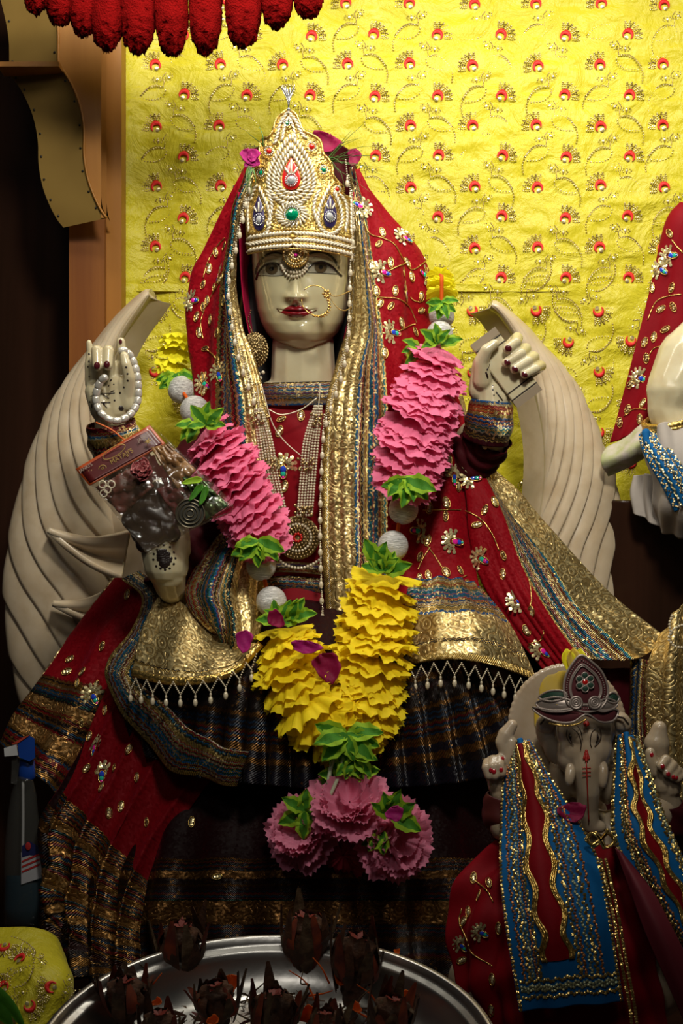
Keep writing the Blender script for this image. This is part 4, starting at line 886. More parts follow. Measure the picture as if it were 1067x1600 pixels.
MB().tube(Wa(crom(np.array([(150, 660, -.135), (175, 672, -.14), (195, 688, -.135), (206, 690, -.12)], float), 16)), .0013, 6).tube(Wa(np.array([(195, 688, -.137), (193, 700, -.14), (190, 706, -.138)])), .0026, 6).build('wrist_thread', simple('orange_wrist_thread', (.6, .12, .02), .6), dress)
# ---- fringe of pearl strings with drops
def fringe(surf_path, name, parent, step=.021, drop=.020, rb=.0016):
    p = np.asarray(surf_path); L = np.concatenate([[0], np.cumsum(np.linalg.norm(np.diff(p, axis=0), axis=1))]); n = int(L[-1]/step)
    at = lambda s_: np.array([np.interp(s_, L, p[:, k]) for k in range(3)])
    for i in range(n):
        a_, b_ = at(i*step), at((i+1)*step); mid = (a_+b_)/2+[0, -.002, -drop]; mb = MB()
        for q0, q1 in ((a_, mid), (mid, b_)):
            for t in np.linspace(0, 1, 8)[:-1]: mb.octa(q0*(1-t)+q1*t, rb)
        mb.ball(mid-[0, 0, .004], (.0018, .0018, .003), 5, 6); mb.ball(mid-[0, 0, .012], (.0034, .0034, .006), 6, 8)
        mb.build(name, M['pearl'], parent)
fringe(Wa(crom(np.array([(196, 1058, -.21), (240, 1064, -.245), (300, 1066, -.265), (350, 1056, -.268), (385, 1035, -.26), (418, 1000, -.25)], float), 60)), 'fringe_drop', veil, .022, .017)
fringe(Wa(crom(np.array([(622, 1046, -.225), (660, 1040, -.25), (700, 1034, -.265), (740, 1040, -.265), (790, 1054, -.24), (842, 1068, -.212)], float), 60)), 'fringe_drop', veil, .020, .017)
# ================================================================== CROWN
crown = thing('gold_headdress', 'tall embroidered gold crown with ivory cord work and red, navy and green stones', 'headdress', W(469, 390, -.05))
def cy(x, y): return -.022-.088*math.sqrt(max(.02, 1-((x-469)/94)**2))+(385-y)/1000*.22
def cw(x, y, off=0.0): return W(x, y, cy(x, y)-off)
CL = [(171, 449), (177, 441), (188, 431), (203, 427), (214, 420), (216, 412), (222, 407), (240, 405), (256, 404), (262, 398), (275, 397), (290, 393), (310, 385), (340, 383), (386, 385), (393, 387)]
CR = [(171, 452), (177, 461), (188, 467), (203, 473), (209, 484), (214, 493), (222, 501), (240, 505), (250, 514), (262, 519), (275, 521), (286, 529), (304, 537), (312, 548), (340, 552), (386, 553), (393, 552)]
def cgrid(off, nv=70, nu=150):
    P = []
    for y in np.linspace(171, 388, nu):
        l = np.interp(y, [a for a, b in CL], [b for a, b in CL]); r = np.interp(y, [a for a, b in CR], [b for a, b in CR])
        row = []
        for x in np.linspace(l, r, nv):
            yy = y+max(0, (y-340)/48)*(-6+.0016*(x-458)**2*1.0); row.append(cw(x, yy, off))
        P.append(row)
    return np.array(P)
t_ = NT('embroidered_gold_ground'); d_ = t_.vor(260, out=0); t_.B(Base_Color=t_.mix(t_.noise(90, 3), (.55, .36, .08), (.80, .62, .20)), Metallic=.8, Roughness=.35, Normal=t_.bump(d_, .002, .8, t_.glitter(260, .5))); M['crown'] = t_.m
b = MB(); g = cgrid(0); b.grid(g, uv=None); o = b.build('crown_panel', M['crown'], crown); solidify(o, .006, 1)
def drop(cx, top, bot, hw, n=40, a0=0.0, a1=2*math.pi, m=1.0):
    t = np.linspace(a0, a1, n); return [(cx+hw*math.sin(q)*abs(math.sin(q/2))**m*1.05, top+(bot-top)*(1-math.cos(q))/2) for q in t]
def resample(p, step):
    p = np.array(p, float); L = np.concatenate([[0], np.cumsum(np.hypot(*np.diff(p, axis=0).T))]); n = max(2, int(L[-1]/step)+1); q = np.linspace(0, L[-1], n)
    return np.stack([np.interp(q, L, p[:, 0]), np.interp(q, L, p[:, 1])], 1)
def rope(path, name='ivory_cord', step=6.0, ln=8.6, r=2.0, tilt=40, off=.004, mat='bugle', parent=None, fn=cw):
    p = resample(path, step); g_ = np.gradient(p, axis=0); mb = MB()
    for (x, y), (gx, gy) in zip(p, g_):
        a = math.atan2(gy, gx)+math.radians(tilt); dx, dy = math.cos(a)*ln/2, math.sin(a)*ln/2
        mb.tube([fn(x-dx, y-dy, off-.0005), fn(x, y, off+.001), fn(x+dx, y+dy, off)], r/1000*.95, 5)
    return mb.build(name, M[mat], parent or crown)
def bead_line(path, name, step, r, mat, parent, fn, off=.003):
    mb = MB()
    for x, y in resample(path, step): mb.octa(fn(x, y, off), r/1000)
    return mb.build(name, M[mat], parent)
def gem(cx, cy_, rx, ry, mat, name, ring=True, parent=None, fn=cw, off=.005, rmat='silver', shape=None):
    parent = parent or crown
    n = nrm(np.cross(fn(cx+2, cy_)-fn(cx-2, cy_), fn(cx, cy_-2)-fn(cx, cy_+2))); n = n if n[1] < 0 else -n
    if shape:
        P = np.array([fn(x, y, off) for x, y in shape]); c = P.mean(0); mb = MB(); k = len(P)
        mb.grid(np.stack([P, (P-c)*.8+c+n*.0015, (P-c)*.1+c+n*.002]), 0, cv=True); mb.build(name, M[mat], parent); return
    mb = MB(); mb.disc(fn(cx, cy_, off), n, (rx/1000, ry/1000), 10, dome=.5); mb.build(name, M[mat], parent, smooth=False)
    if ring:
        mb = MB(); k = int(2*math.pi*(rx+2)/3)
        for i in range(k): a = i/k*2*math.pi; mb.ball(fn(cx+(rx+1.8)*math.cos(a), cy_+(ry+1.8)*math.sin(a), off), .0014, 4, 5)
        mb.build('stone_setting', M[rmat], parent)
dr = drop(455, 246, 297, 18); gem(0, 0, 0, 0, 'gem_red', 'red_enamel_drop', shape=dr[:-1], fn=cw) if False else None
def enamel(cx, top, bot, hw, mat, name):
    S_ = drop(cx, top, bot, hw, 36)[:-1]; c = ((cx), top*.35+bot*.65)
    P = np.array([cw(x, y, .0035) for x, y in S_]); Q = np.array([cw(c[0]+(x-c[0])*.85, c[1]+(y-c[1])*.85, .006) for x, y in S_]); Z = np.array([cw(c[0]+(x-c[0])*.05, c[1]+(y-c[1])*.05, .007) for x, y in S_])
    MB().grid(np.stack([P, Q, Z]), cv=True).build(name, M[mat], crown)
enamel(455, 246, 297, 18, 'gem_red', 'red_enamel_drop'); gem(455, 281, 7.5, 7.5, 'gem_clear', 'clear_stone', off=.009)
for q in ((455, 271, 455, 250), (452, 272, 445, 262), (458, 272, 465, 262)): MB().tube([cw(q[0], q[1], .008), cw(q[2], q[3], .008)], .0018, 6).build('ivory_cord', M['bugle'], crown)
enamel(404, 305, 360, 12, 'gem_blue', 'navy_enamel_drop'); gem(404, 343, 5.5, 6.5, 'gem_clear', 'clear_stone', off=.009)
enamel(516, 303, 356, 13, 'gem_blue', 'navy_enamel_drop'); gem(516, 338, 6, 6.5, 'gem_clear', 'clear_stone', off=.009)
for cx, ty in ((404, 331), (516, 326)):
    for q in ((0, 0, 0, -15), (-3, 0, -7, -8), (3, 0, 7, -8)): MB().tube([cw(cx+q[0], ty+q[1], .008), cw(cx+q[2], ty+q[3], .008)], .0015, 5).build('ivory_cord', M['bugle'], crown)
for off_, tp, tl in ((6, 238, 38), (15, 226, 40), (25, 212, 42)):
    P = drop(455, tp, 297+off_*.85, 19+off_, 60); half = len(P)//2
    rope(P[3:half], tilt=tl); rope(P[half:-3][::-1], tilt=-tl)
bead_line(drop(455, 230, 303, 31, 60), 'sequin_row', 5.5, 1.6, 'sequin', crown, cw)
for cx, tp, bt, hw, ss in ((404, 305, 360, 12, 1), (516, 303, 356, 13, 1)):
    bead_line(drop(cx, tp-3, bt+4, hw+4, 50), 'gold_cord', 2.4, 1.3, 'gold', crown, cw)
    P = drop(cx, tp-12, bt+9, hw+10, 50); h2 = len(P)//2
    if cx > 460: rope(P[h2:-3][::-1], tilt=-28); rope(P[6:h2], tilt=28)
    else: rope(P[3:h2], tilt=28)
gem(456, 335, 10, 10, 'gem_green', 'green_stone', off=.008)
mb_ = MB()
for i in range(20):
    a = i/20*2*math.pi; mb_.tube([cw(456+15*math.cos(a), 335+13*math.sin(a), .004), cw(456+26*math.cos(a+.35), 335+20*math.sin(a+.35), .004)], .0018, 5)
mb_.build('ivory_rosette', M['bugle'], crown)
bead_line([(456+31*math.cos(a), 335+23*math.sin(a)) for a in np.linspace(.2, math.pi-.2, 20)], 'sequin_row', 5, 2, 'sequin', crown, cw)
for (x, y, r, m_) in ((420, 236, 4.6, 'gem_red'), (487, 229, 4.6, 'gem_red'), (407, 270, 4, 'gem_green'), (506, 265, 4.2, 'gem_green'), (527, 296, 3.4, 'gem_red'), (448, 192, 3, 'gem_green')):
    gem(x, y, r, r, m_, 'small_stone'); bead_line([(x+(r+7)*math.cos(a), y+(r+7)*math.sin(a)) for a in np.linspace(0, 2*math.pi, 22)], 'gold_cord', 3, 1.7, 'gold', crown, cw)
arc = lambda y0, x0, x1: [(x, y0-5+.0016*(x-458)**2) for x in np.linspace(x0, x1, 30)]
for y0, t0 in ((369, 30), (379, -28), (389, 30)):
    A1 = arc(y0, 389, 452); A2 = arc(y0, 462, 550); rope(A1, tilt=-t0, step=5.2, ln=9); rope(A2, tilt=t0, step=5.2, ln=9)
for y0 in (363, 374.5, 384.5, 394): MB().tube([cw(x, y, .003) for x, y in arc(y0, 387, 552)], .0011, 5).build('gold_cord', M['gold'], crown)
for P, tl in (([(448, 177), (438, 192), (434, 208), (430, 222)], 25), ([(452, 177), (463, 190), (469, 204), (476, 214)], -25), ([(449, 186), (444, 200), (441, 216)], 15), ([(453, 186), (458, 198), (461, 212)], -15),
              ([(388, 312), (387, 335), (388, 358)], 12), ([(549, 316), (549, 340), (549, 362)], -12), ([(399, 292), (395, 300), (391, 312)], 25), ([(534, 306), (541, 318), (543, 340), (540, 358)], -20), ([(418, 300), (424, 316), (424, 332), (418, 350)], -25), ([(497, 300), (491, 316), (491, 332), (498, 350)], 25)):
    rope(crom(np.array(P, float), 20), tilt=tl)
for P in ([(b_, a_) for a_, b_ in CL[:-2]], [(b_, a_) for a_, b_ in CR[:-2]]):
    MB().tube([cw(x, y, .001) for x, y in crom(np.array(P, float), 80)], .0022, 6).build('crown_edging', M['gold'], crown)
mb = MB()
for i in range(26):
    a = random.uniform(-1, 1); h_ = 40*random.uniform(.8, 1); dx = a*11
    mb.tube(Wa(crom(np.array([(451, 172, -.075), (451+dx*.25, 172-h_*.5, -.075+random.uniform(-.004, .004)), (450+dx, 172-h_, -.075+random.uniform(-.01, .01))]), 6)), .0006, 4)
mb.ball(W(451, 171, -.076), .003, 6, 8); mb.build('silver_tassel', M['silver'], crown)
# ================================================================== JEWELLERY (each lies on the idol: things of their own)
fw = lambda x, y, off=0.0: W(x, y, FACEY(x, y)-off)
_fpx = toPx(FP).reshape(-1, 2); _fy = FP.reshape(-1, 3)[:, 1]
def FACEY(x, y):
    d = ((_fpx-np.array([x, y]))**2).sum(1); k = np.where(d < d.min()+4)[0]; return _fy[k].min()
tk_ = thing('forehead_pendant', 'gold and pearl pendant hanging from the crown onto the forehead', 'pendant', fw(462, 425, .006))
for r, n_, m_ in ((3, 1, 'gem_mag'), (7, 11, 'sequin'), (11, 17, 'gold'), (15, 24, 'sequin'), (19, 30, 'gold')):
    mb = MB()
    for i in range(n_):
        a = i/n_*2*math.pi; x, y = 462+r*math.cos(a)*(n_ > 1), 398+r*math.sin(a)*(n_ > 1)
        mb.ball(fw(462, 398, .010)*0+W(x, y, -.104+abs(x-462)*.0005), .0021 if n_ > 1 else .003, 4, 6)
    mb.build('beaded_ring', M[m_], tk_)
MB().disc(W(462, 398, -.098), (0, -1, 0), .018, 18, dome=.1).build('gold_backing', M['gold_dull'], tk_)
for P in ([(438, 410), (441, 417), (450, 423), (460, 426), (470, 424), (477, 418), (480, 411)], [(440, 416), (446, 427), (455, 432), (466, 431), (474, 426), (479, 421)]):
    mb = MB()
    for x, y in resample(crom(np.array(P, float), 20), 4.6): mb.ball(fw(x, y, .0035), .0023, 5, 6)
    mb.build('pearl_string', M['pearl'], tk_)
nr_ = thing('nose_ring', 'thin gold nose ring with floral beads and chain to the side of the veil', 'nose ring', fw(490, 490, .01))
ringp = [(471, 468), (473, 478), (480, 487), (489, 492), (499, 493), (508, 489), (514, 480), (515, 468), (511, 457), (503, 449), (492, 446), (482, 448), (475, 453)]
rp = np.array([W(x, y, -.128) for x, y in crom(np.array(ringp, float), 40)]); MB().tube(rp, .0008, 6).build('hoop', M['gold'], nr_)
mb = MB()
for x, y in resample(crom(np.array([(490, 493), (502, 494), (511, 488), (514, 478), (512, 468), (509, 460)], float), 20), 4.5):
    mb.ball(W(x, y, -.129), .0021, 4, 6); mb.octa(W(x+2.5, y+1.5, -.129), .0016)
for a in np.linspace(0, 2*math.pi, 7)[:-1]: mb.ball(W(510+5*math.cos(a), 459+5*math.sin(a), -.129), .0022, 4, 6)
mb.build('bead_flower', M['gold'], nr_)
for P in ([(514, 460, -.125), (524, 463, -.12), (535, 460, -.105), (548, 454, -.085)], [(516, 466, -.125), (522, 475, -.12), (530, 483, -.11), (540, 485, -.095), (549, 480, -.085)]):
    mb = MB(); beads(mb, Wa(crom(np.array(P, float), 20)), .0012, .003, 0); mb.build('chain', M['gold'], nr_)
er = thing('round_earring', 'large round beaded antique gold earring beside the neck', 'earring', W(398, 580, -.06))
for r, n_ in ((0, 1), (5, 8), (10, 14), (15, 20), (20, 26), (25, 32)):
    mb = MB()
    for i in range(n_):
        a = i/n_*2*math.pi+r; mb.ball(W(398+r*.8*math.cos(a), 547+r*1.05*math.sin(a), -.062-.012*(1-r/26)), .0021, 4, 5)
    mb.build('bead_ring', M['gold_dull'], er)
MB().disc(W(398, 547, -.056), (0, -1, 0), (.020, .026), 20, dome=.2).build('disc', M['gold_dull'], er)
mb = MB()
for x, y in ((388, 578), (396, 582), (404, 584), (411, 582), (398, 590), (407, 591)): mb.ball(W(x, y, -.07), .003, 5, 7)
mb.build('pearl_drop', M['pearl'], er)
mb = MB(); beads(mb, Wa(crom(np.array([(392, 485, -.02), (388, 500, -.03), (394, 520, -.055)], float), 12)), .0018, .004, 0); mb.build('hook_chain', M['gold_dull'], er)
# pearl fringe along the two edges of the veil beside the face
ef = lambda pts: Wa(crom(np.array(pts, float), 80))
fringe(ef([(392, 262, -.06), (383, 300, -.07), (374, 345, -.075), (364, 385, -.075), (356, 425, -.08), (360, 465, -.085), (366, 505, -.09), (376, 545, -.095), (396, 600, -.105), (412, 650, -.11)]), 'pearl_edging', veil, .024, .013, .0014)
fringe(ef([(540, 250, -.05), (548, 290, -.05), (553, 330, -.06), (549, 370, -.07), (547, 410, -.075), (546, 450, -.08), (545, 490, -.09), (541, 530, -.10), (532, 570, -.105), (518, 610, -.11), (506, 650, -.12), (502, 720, -.12), (500, 800, -.125), (502, 900, -.13), (506, 980, -.15)]), 'pearl_edging', veil, .024, .013, .0014)
# tasselled necklace
nk = thing('pearl_tassel_necklace', 'long necklace of bundled cream pearl strands over the red bodice', 'necklace', W(450, 810, -.1))
for base in ([(404, 640), (414, 690), (422, 740), (436, 800)], [(497, 635), (486, 690), (481, 745), (476, 805)]):
    for k in range(6):
        mb = MB(); P = [(x+(k-2.5)*4.4*(1 if i in (1, 2, 3) else .5), y, -.098-.004*math.sin(k)) for i, (x, y) in enumerate(base)]
        beads_ = resample([(p[0], p[1]) for p in crom(np.array(P, float), 30)], 4.4)
        for x, y in beads_: mb.ball(W(x, y, -.106-.003*math.sin(k*1.9)), .0021, 4, 6)
        mb.build('pearl_strand', M['pearl'], nk)
    for i, (x, y) in enumerate(((base[0][0]+3, 655), (base[2][0]-2, 726), (base[3][0]-2, 797))):
        mb = MB()
        for q in range(14): mb.ball(W(x+random.uniform(-14, 14), y+random.uniform(-9, 9), -.110), .0028, 4, 6)
        mb.build('bead_cluster', M['gold_dull'], nk)
for P in ([(401, 600), (404, 620), (404, 645)], [(408, 600), (425, 660), (445, 690), (470, 712)], [(500, 600), (499, 620), (497, 640)], [(420, 640), (440, 648), (470, 640), (495, 622)]):
    MB().tube(Wa(crom(np.array([(x, y, -.106) for x, y in P], float), 24)), .0009, 5).build('thread', M['bugle'], nk)
md = thing('round_medallion', 'round antique gold medallion of beaded rings at the waist', 'medallion', W(465, 875, -.09))
MB().disc(W(465, 840, -.092), (0, -1, 0), .033, 28, dome=.1).build('disc', M['gold_dull'], md)
for r, n_, m_ in ((6, 9, 'gem_red'), (11, 14, 'gold_dull'), (16, 20, 'gold_dull'), (21, 26, 'pearl'), (26, 30, 'gold_dull'), (31, 36, 'gold_dull')):
    mb = MB()
    for i in range(n_): a = i/n_*2*math.pi; mb.ball(W(465+r*math.cos(a), 840+r*math.sin(a), -.099), .0023, 4, 6)
    mb.build('bead_ring', M[m_], md)
mb = MB(); 
for x, y in resample(crom(np.array([(428, 866), (445, 882), (470, 888), (495, 878), (505, 868)], float), 20), 5): mb.ball(W(x, y, -.1), .0025, 4, 6)
mb.build('pearl_string', M['pearl'], md)
# marble rosary carved over the left hand
ro = thing('marble_rosary', 'loop of silvery barrel beads hanging over the raised hand on the left', 'rosary', W(185, 660, -.14))
rp = crom(np.array([(186, 549, -.118), (196, 548, -.116), (206, 560, -.112), (213, 580, -.112), (216, 605, -.112), (214, 630, -.114), (203, 648, -.122), (186, 657, -.130), (170, 655, -.132), (156, 643, -.132), (150, 625, -.130), (152, 608, -.132), (158, 595, -.136), (166, 588, -.140)], float), 200)
pw = Wa(rp); L = np.concatenate([[0], np.cumsum(np.linalg.norm(np.diff(pw, axis=0), axis=1))]); nb = int(L[-1]/.0118)
for i in range(nb):
    s0, s1 = (i+.02)/nb*L[-1], (i+.98)/nb*L[-1]; q = np.array([[np.interp(s_, L, pw[:, k]) for k in range(3)] for s_ in np.linspace(s0, s1, 6)])
    MB().tube(q, [.0050, .0056, .0058, .0058, .0056, .0050], 12).build('barrel_bead', M['marble_bead'] if 'marble_bead' in M else M.setdefault('marble_bead', simple('silvery_bead', (.60, .57, .50), .22, metal=.35, coat=.5)), ro)
MB().tube(pw, .0012, 6).build('cord', M['henna'], ro)
# ================================================================== GOLD EMBROIDERY on the velvet
def leafmesh(name, w, l, fill='sequin'):
    mb = MB(); t = np.linspace(0, 2*math.pi, 14)[:-1]
    mb.tube([(w*math.sin(a), -.0008, l*math.cos(a)) for a in t], .0008, 4, closed=True)
    for k in range(-1, 2): mb.disc((0, -.0006, k*l*.45), (random.uniform(-.3, .3), -1, random.uniform(-.3, .3)), w*.62, 7, 1)
    return mb.build(name, [M['gold'], M[fill]], veil, world=False)
def peacock(name, stone):
    mb = MB(); t = np.linspace(0, 2*math.pi, 12)[:-1]
    mb.tube([(.008+.009*math.cos(a), -.001, .005*math.sin(a)) for a in t], .0009, 4, closed=True, mi=0)
    mb.disc((.004, -.0012, 0), (0, -1, 0), (.0045, .0042), 8, 2); mb.disc((.010, -.0012, 0), (0, -1, 0), (.0035, .0034), 8, 3); mb.disc((.0145, -.0012, 0), (0, -1, 0), (.0022, .002), 6, 4)
    for k, a in enumerate(np.radians(np.linspace(75, 285, 8))):
        for r in (.0065, .0105, .0145):
            mb.disc((r*math.cos(a), -.0008, r*math.sin(a)*1.1), (random.uniform(-.3, .3), -1, random.uniform(-.3, .3)), .0028, 7, 1, dome=.05)
    return mb.build(name, [M['gold'], M['sequin']]+[M[x] for x in stone], veil, world=False)
lf = [leafmesh('sequin_leaf', .0042, .0082), leafmesh('sequin_leaf', .0052, .0088), leafmesh('sequin_leaf', .0036, .0075, 'gold_dull')]
pk = [peacock('peacock_motif', ('gem_mag', 'gem_bl2', 'gem_grn2')), peacock('peacock_motif', ('gem_bl2', 'gem_grn2', 'gem_mag')), peacock('peacock_motif', ('gem_grn2', 'gem_mag', 'gem_bl2'))]
def motif(src, surf, x, y, deg, parent, sc=1.0, off=.0016):
    p, n = surf.near(x, y); a = math.radians(deg); place(src, src.name.split('.')[0], frame(p+n*off, (math.cos(a), 0, -math.sin(a)), n, sc), parent)
def vine(surf, pts, parent, r=.0010):
    P = []
    for x, y in crom(np.array(pts, float), 8*len(pts)): p, n = surf.near(x, y); P.append(p+n*.0018)
    MB().tube(P, r, 5).build('vine', M['gold'], parent)
# positions read off the veil itself: (x, y, turn of the leaf's long axis from upright)
for x, y, d in ((597, 364, -15), (591, 382, 40), (610, 411, 0), (635, 411, -25), (629, 425, 0), (642, 433, -5), (587, 455, -15), (593, 475, 30), (617, 455, 5), (610, 479, 35), (657, 464, 10), (657, 486, 55), (626, 505, -10), (648, 519, -20), (600, 552, 0), (632, 550, 20), (580, 416, 0), (697, 786, -15), (696, 807, 0), (670, 794, 0), (668, 845, 20), (655, 870, 25), (697, 895, -25), (669, 900, -10), (718, 892, -25), (732, 915, -30), (655, 905, 0), (715, 760, 10), (690, 700, 10), (700, 720, 10)):
    motif(random.choice(lf), vrf, x, y, d, veil, 1.05)
for x, y, d, k in ((566, 325, 200, 0), (629, 371, 10, 0), (595, 425, 5, 0), (632, 455, 95, 1), (664, 432, 180, 2), (610, 519, 0, 1), (706, 846, 5, 0), (708, 742, 100, 1), (655, 830, 180, 2)): motif(pk[k], vrf, x, y, d, veil, 1.05)
for P in ([(568, 345), (577, 366), (598, 373), (615, 383), (628, 405), (643, 422), (665, 408)], [(605, 425), (622, 416), (632, 412)], [(588, 465), (605, 466), (622, 468), (638, 480), (650, 505)], [(588, 465), (588, 480), (590, 500)], [(622, 518), (640, 509), (648, 507)], [(655, 473), (645, 470), (640, 465)],
          [(660, 797), (690, 797), (718, 797)], [(668, 854), (680, 870), (692, 890)], [(650, 910), (680, 908), (715, 905), (728, 900)], [(672, 855), (662, 870), (652, 890)]): vine(vrf, P, veil)
for x, y, d in ((722, 690, 0), (758, 797, 25), (772, 785, -20), (745, 820, 80), (787, 868, -20), (786, 897, 0), (772, 785, -10), (831, 955, -5), (800, 1000, -20), (830, 1010, 20), (822, 985, -30)): motif(random.choice(lf), rd, x, y, d, veil)
for x, y, d, k in ((735, 747, 5, 1), (735, 728, 60, 2), (750, 872, 20, 2), (806, 940, -5, 1), (845, 1015, 40, 0)): motif(pk[k], rd, x, y, d, veil)
for P in ([(728, 798), (740, 804), (755, 815), (770, 835), (780, 860)], [(825, 905), (830, 930), (828, 950)], [(850, 985), (845, 1000), (830, 1005)]): vine(rd, P, veil)
for x, y, d in ((352, 385, 20), (338, 395, -10), (327, 420, 0), (318, 445, 20), (336, 450, 0), (318, 480, 0), (330, 500, 0), (312, 520, -10), (346, 435, 30), (350, 470, 0), (340, 520, 10), (322, 545, 80), (340, 565, 10), (318, 590, 0), (325, 470, 0), (308, 495, 15), (330, 640, 0), (320, 610, 20)): motif(random.choice(lf), vlf, x, y, d, veil)
for x, y, d, k in ((344, 428, 150, 0), (318, 598, 30, 2), (342, 582, 60, 1), (300, 470, 10, 0)): motif(pk[k], vlf, x, y, d, veil)
for P in ([(352, 372), (340, 385), (325, 410), (318, 435)], [(345, 440), (330, 465), (315, 500), (318, 530)], [(322, 545), (335, 555), (345, 575)]): vine(vlf, P, veil)
for x, y, d in ((440, 655, 70), (437, 674, 20), (445, 760, 10), (470, 650, 0), (440, 720, 0)): motif(random.choice(lf), bod, x, y, d, dress)
motif(pk[1], bod, 443, 728, 90, dress, 1.2)
for x, y, d in ((205, 1000, 10), (110, 1030, 60), (105, 1050, 70), (130, 1050, 40), (122, 1068, 0), (160, 1010, 20), (200, 930, 0), (150, 1070, 30)): motif(random.choice(lf), dlf, x, y, d, veil)
for x, y, d in ((165, 1110, 0), (128, 1130, 0), (135, 1200, 40), (160, 1230, 20), (170, 1270, 0), (200, 1170, 30), (190, 1260, 10), (230, 1285, 0), (140, 1150, 20), (180, 1200, 0), (215, 1215, 0), (300, 1285, 0), (340, 1370, 80), (660, 1290, 20), (640, 1320, 60), (650, 1310, 0)): motif(random.choice(lf), (ll if x < 250 else lsk), x, y, d, dress, .9)
for x, y, d, k in ((145, 1085, 60, 1), (150, 1165, 60, 0), (160, 1205, 90, 1)): motif(pk[k], (ll if x < 250 else lsk), x, y, d, dress)
for o in lf+pk: bpy.data.objects.remove(o)
# ================================================================== THE FLOWER GARLAND
gar = thing('flower_garland', 'long garland of pink and yellow cloth flowers with silver balls around the goddess', 'garland', W(520, 1370, -.30))
def petal_layer(name, mat, R, seed, amp=.22, k=7, droop=.25, teeth=.05, na=84, nr=6, up=0.0):
    r_ = np.random.default_rng(seed); a = np.linspace(0, 2*math.pi, na, endpoint=False); q = np.linspace(.08, 1, nr)
    lob = 1+.045*np.sin(k*a+r_.random()*6)+.035*np.sin((k+4)*a+r_.random()*6); tth = 1+teeth*(np.arange(na) % 2*2-1)*r_.uniform(.3, 1, na)
    rr = q[:, None]*R*(lob[None]*q[:, None]+(1-q[:, None])); rr[-1] *= tth
    ph = r_.random(3)*6
    z = amp*R*q[:, None]**1.6*(.8*np.sin((k+2)*a+ph[0])+.8*np.sin((2*k+1)*a+ph[1])+.5*np.sin((3*k+2)*a+ph[2]))[None]-droop*R*q[:, None]**2
    z = z+up*R*q[:, None]**2*(1+np.sin(a+ph[1]))[None]
    P = np.stack([rr*np.cos(a), rr*np.sin(a), z], -1); mb = MB(); mb.grid(P, cv=True)
    return mb.build(name, mat, gar, world=False)
PL = {}
for key, mt in (('pink', 'pink'), ('yel', 'ypetal'), ('pale', 'pink2'), ('lem', 'ypetal2')):
    PL[key] = [petal_layer('petal_layer', M[mt], 1.0, 11*i+len(key)*3+1, amp={'pink': .045, 'yel': .06}.get(key, .075), k=6+i % 3, droop={'pink': .26, 'yel': .30, 'lem': .3}.get(key, .16)) for i in range(4)]
def zrot(n, spin): 
    return Vector(n).to_track_quat('Z', 'Y').to_matrix()@Matrix.Rotation(spin, 3, 'Z')
def strand(key, pts, radii, step, lean=.5, sq=.8, jit=.12):
    """stack of frilled petal layers along a path; lean tips each layer's top face towards the viewer"""
    C = crom(np.array([list(W(*p))+[r] for p, r in zip(pts, radii)], float), 200); L = np.concatenate([[0], np.cumsum(np.linalg.norm(np.diff(C[:, :3], axis=0), axis=1))])
    n = int(L[-1]/step)
    for i in range(n+1):
        s_ = i/n*L[-1]; c = np.array([np.interp(s_, L, C[:, k]) for k in range(4)]); c2 = np.array([np.interp(min(s_+.01, L[-1]), L, C[:, k]) for k in range(4)]); c1 = np.array([np.interp(max(s_-.01, 0), L, C[:, k]) for k in range(4)])
        t = nrm((c1-c2)[:3]); nn = nrm(t+np.array([0, -lean, 0])+rng.normal(0, jit, 3)); R_ = zrot(nn, random.uniform(0, 6.28)); r = c[3]/1000*random.uniform(.93, 1.05)
        Mx = (R_.to_4x4()@Matrix.Diagonal((r, r, r, 1))); Mx.translation = Vector(c[:3]+rng.normal(0, .0012, 3))
        place(random.choice(PL[key]), 'petal_layer', Mx, gar)
strand('pink', [(688, 545, -.10), (672, 600, -.13), (655, 660, -.15), (642, 715, -.165), (634, 755, -.17)], [38, 53, 55, 54, 46], .0072, .62, jit=.10)
strand('pink', [(322, 668, -.11), (345, 715, -.135), (372, 768, -.16), (398, 815, -.175), (412, 850, -.18)], [38, 51, 51, 48, 38], .0068, .50, jit=.16)
strand('yel', [(602, 900, -.20), (592, 950, -.22), (586, 1010, -.25), (574, 1070, -.27), (560, 1120, -.285), (552, 1150, -.29)], [47, 53, 56, 58, 55, 43], .0074, .55, jit=.15)
strand('yel', [(440, 980, -.22), (446, 1020, -.245), (462, 1065, -.27), (492, 1105, -.285), (528, 1135, -.295)], [41, 54, 59, 59, 53], .0074, .55, jit=.15)
strand('lem', [(282, 520, .10), (276, 560, .09), (270, 585, .085)], [30, 34, 32], .010, .4)
strand('lem', [(690, 430, .0), (690, 452, -.03)], [22, 24], .010, .4)
def sball(x, y, d, r):
    MB().ball(W(x, y, d), (r/1000,)*3, 22, 30).build('silver_ball', M['spun'], gar)
for q in ((690, 494, -.06, 20), (687, 522, -.09, 21), (630, 796, -.175, 23.5), (614, 853, -.185, 24), (284, 609, .04, 22), (304, 641, -.02, 23), (408, 884, -.185, 23.5), (424, 940, -.20, 24)):
    x, y, d, r = q; sball(x, y, d, r*(D+d)/D)
for P in ([(690, 430), (690, 540)], [(632, 760), (622, 825), (612, 890)], [(270, 590), (294, 625), (312, 660)], [(404, 855), (414, 910), (436, 975)]):
    MB().tube(Wa(crom(np.array([(x, y, {690: -.07, 632: -.18, 622: -.18, 612: -.19, 270: .04, 294: .01, 312: -.05}.get(x, -.19)) for x, y in P], float), 10)), .003, 6).build('string', M['orange'], gar)
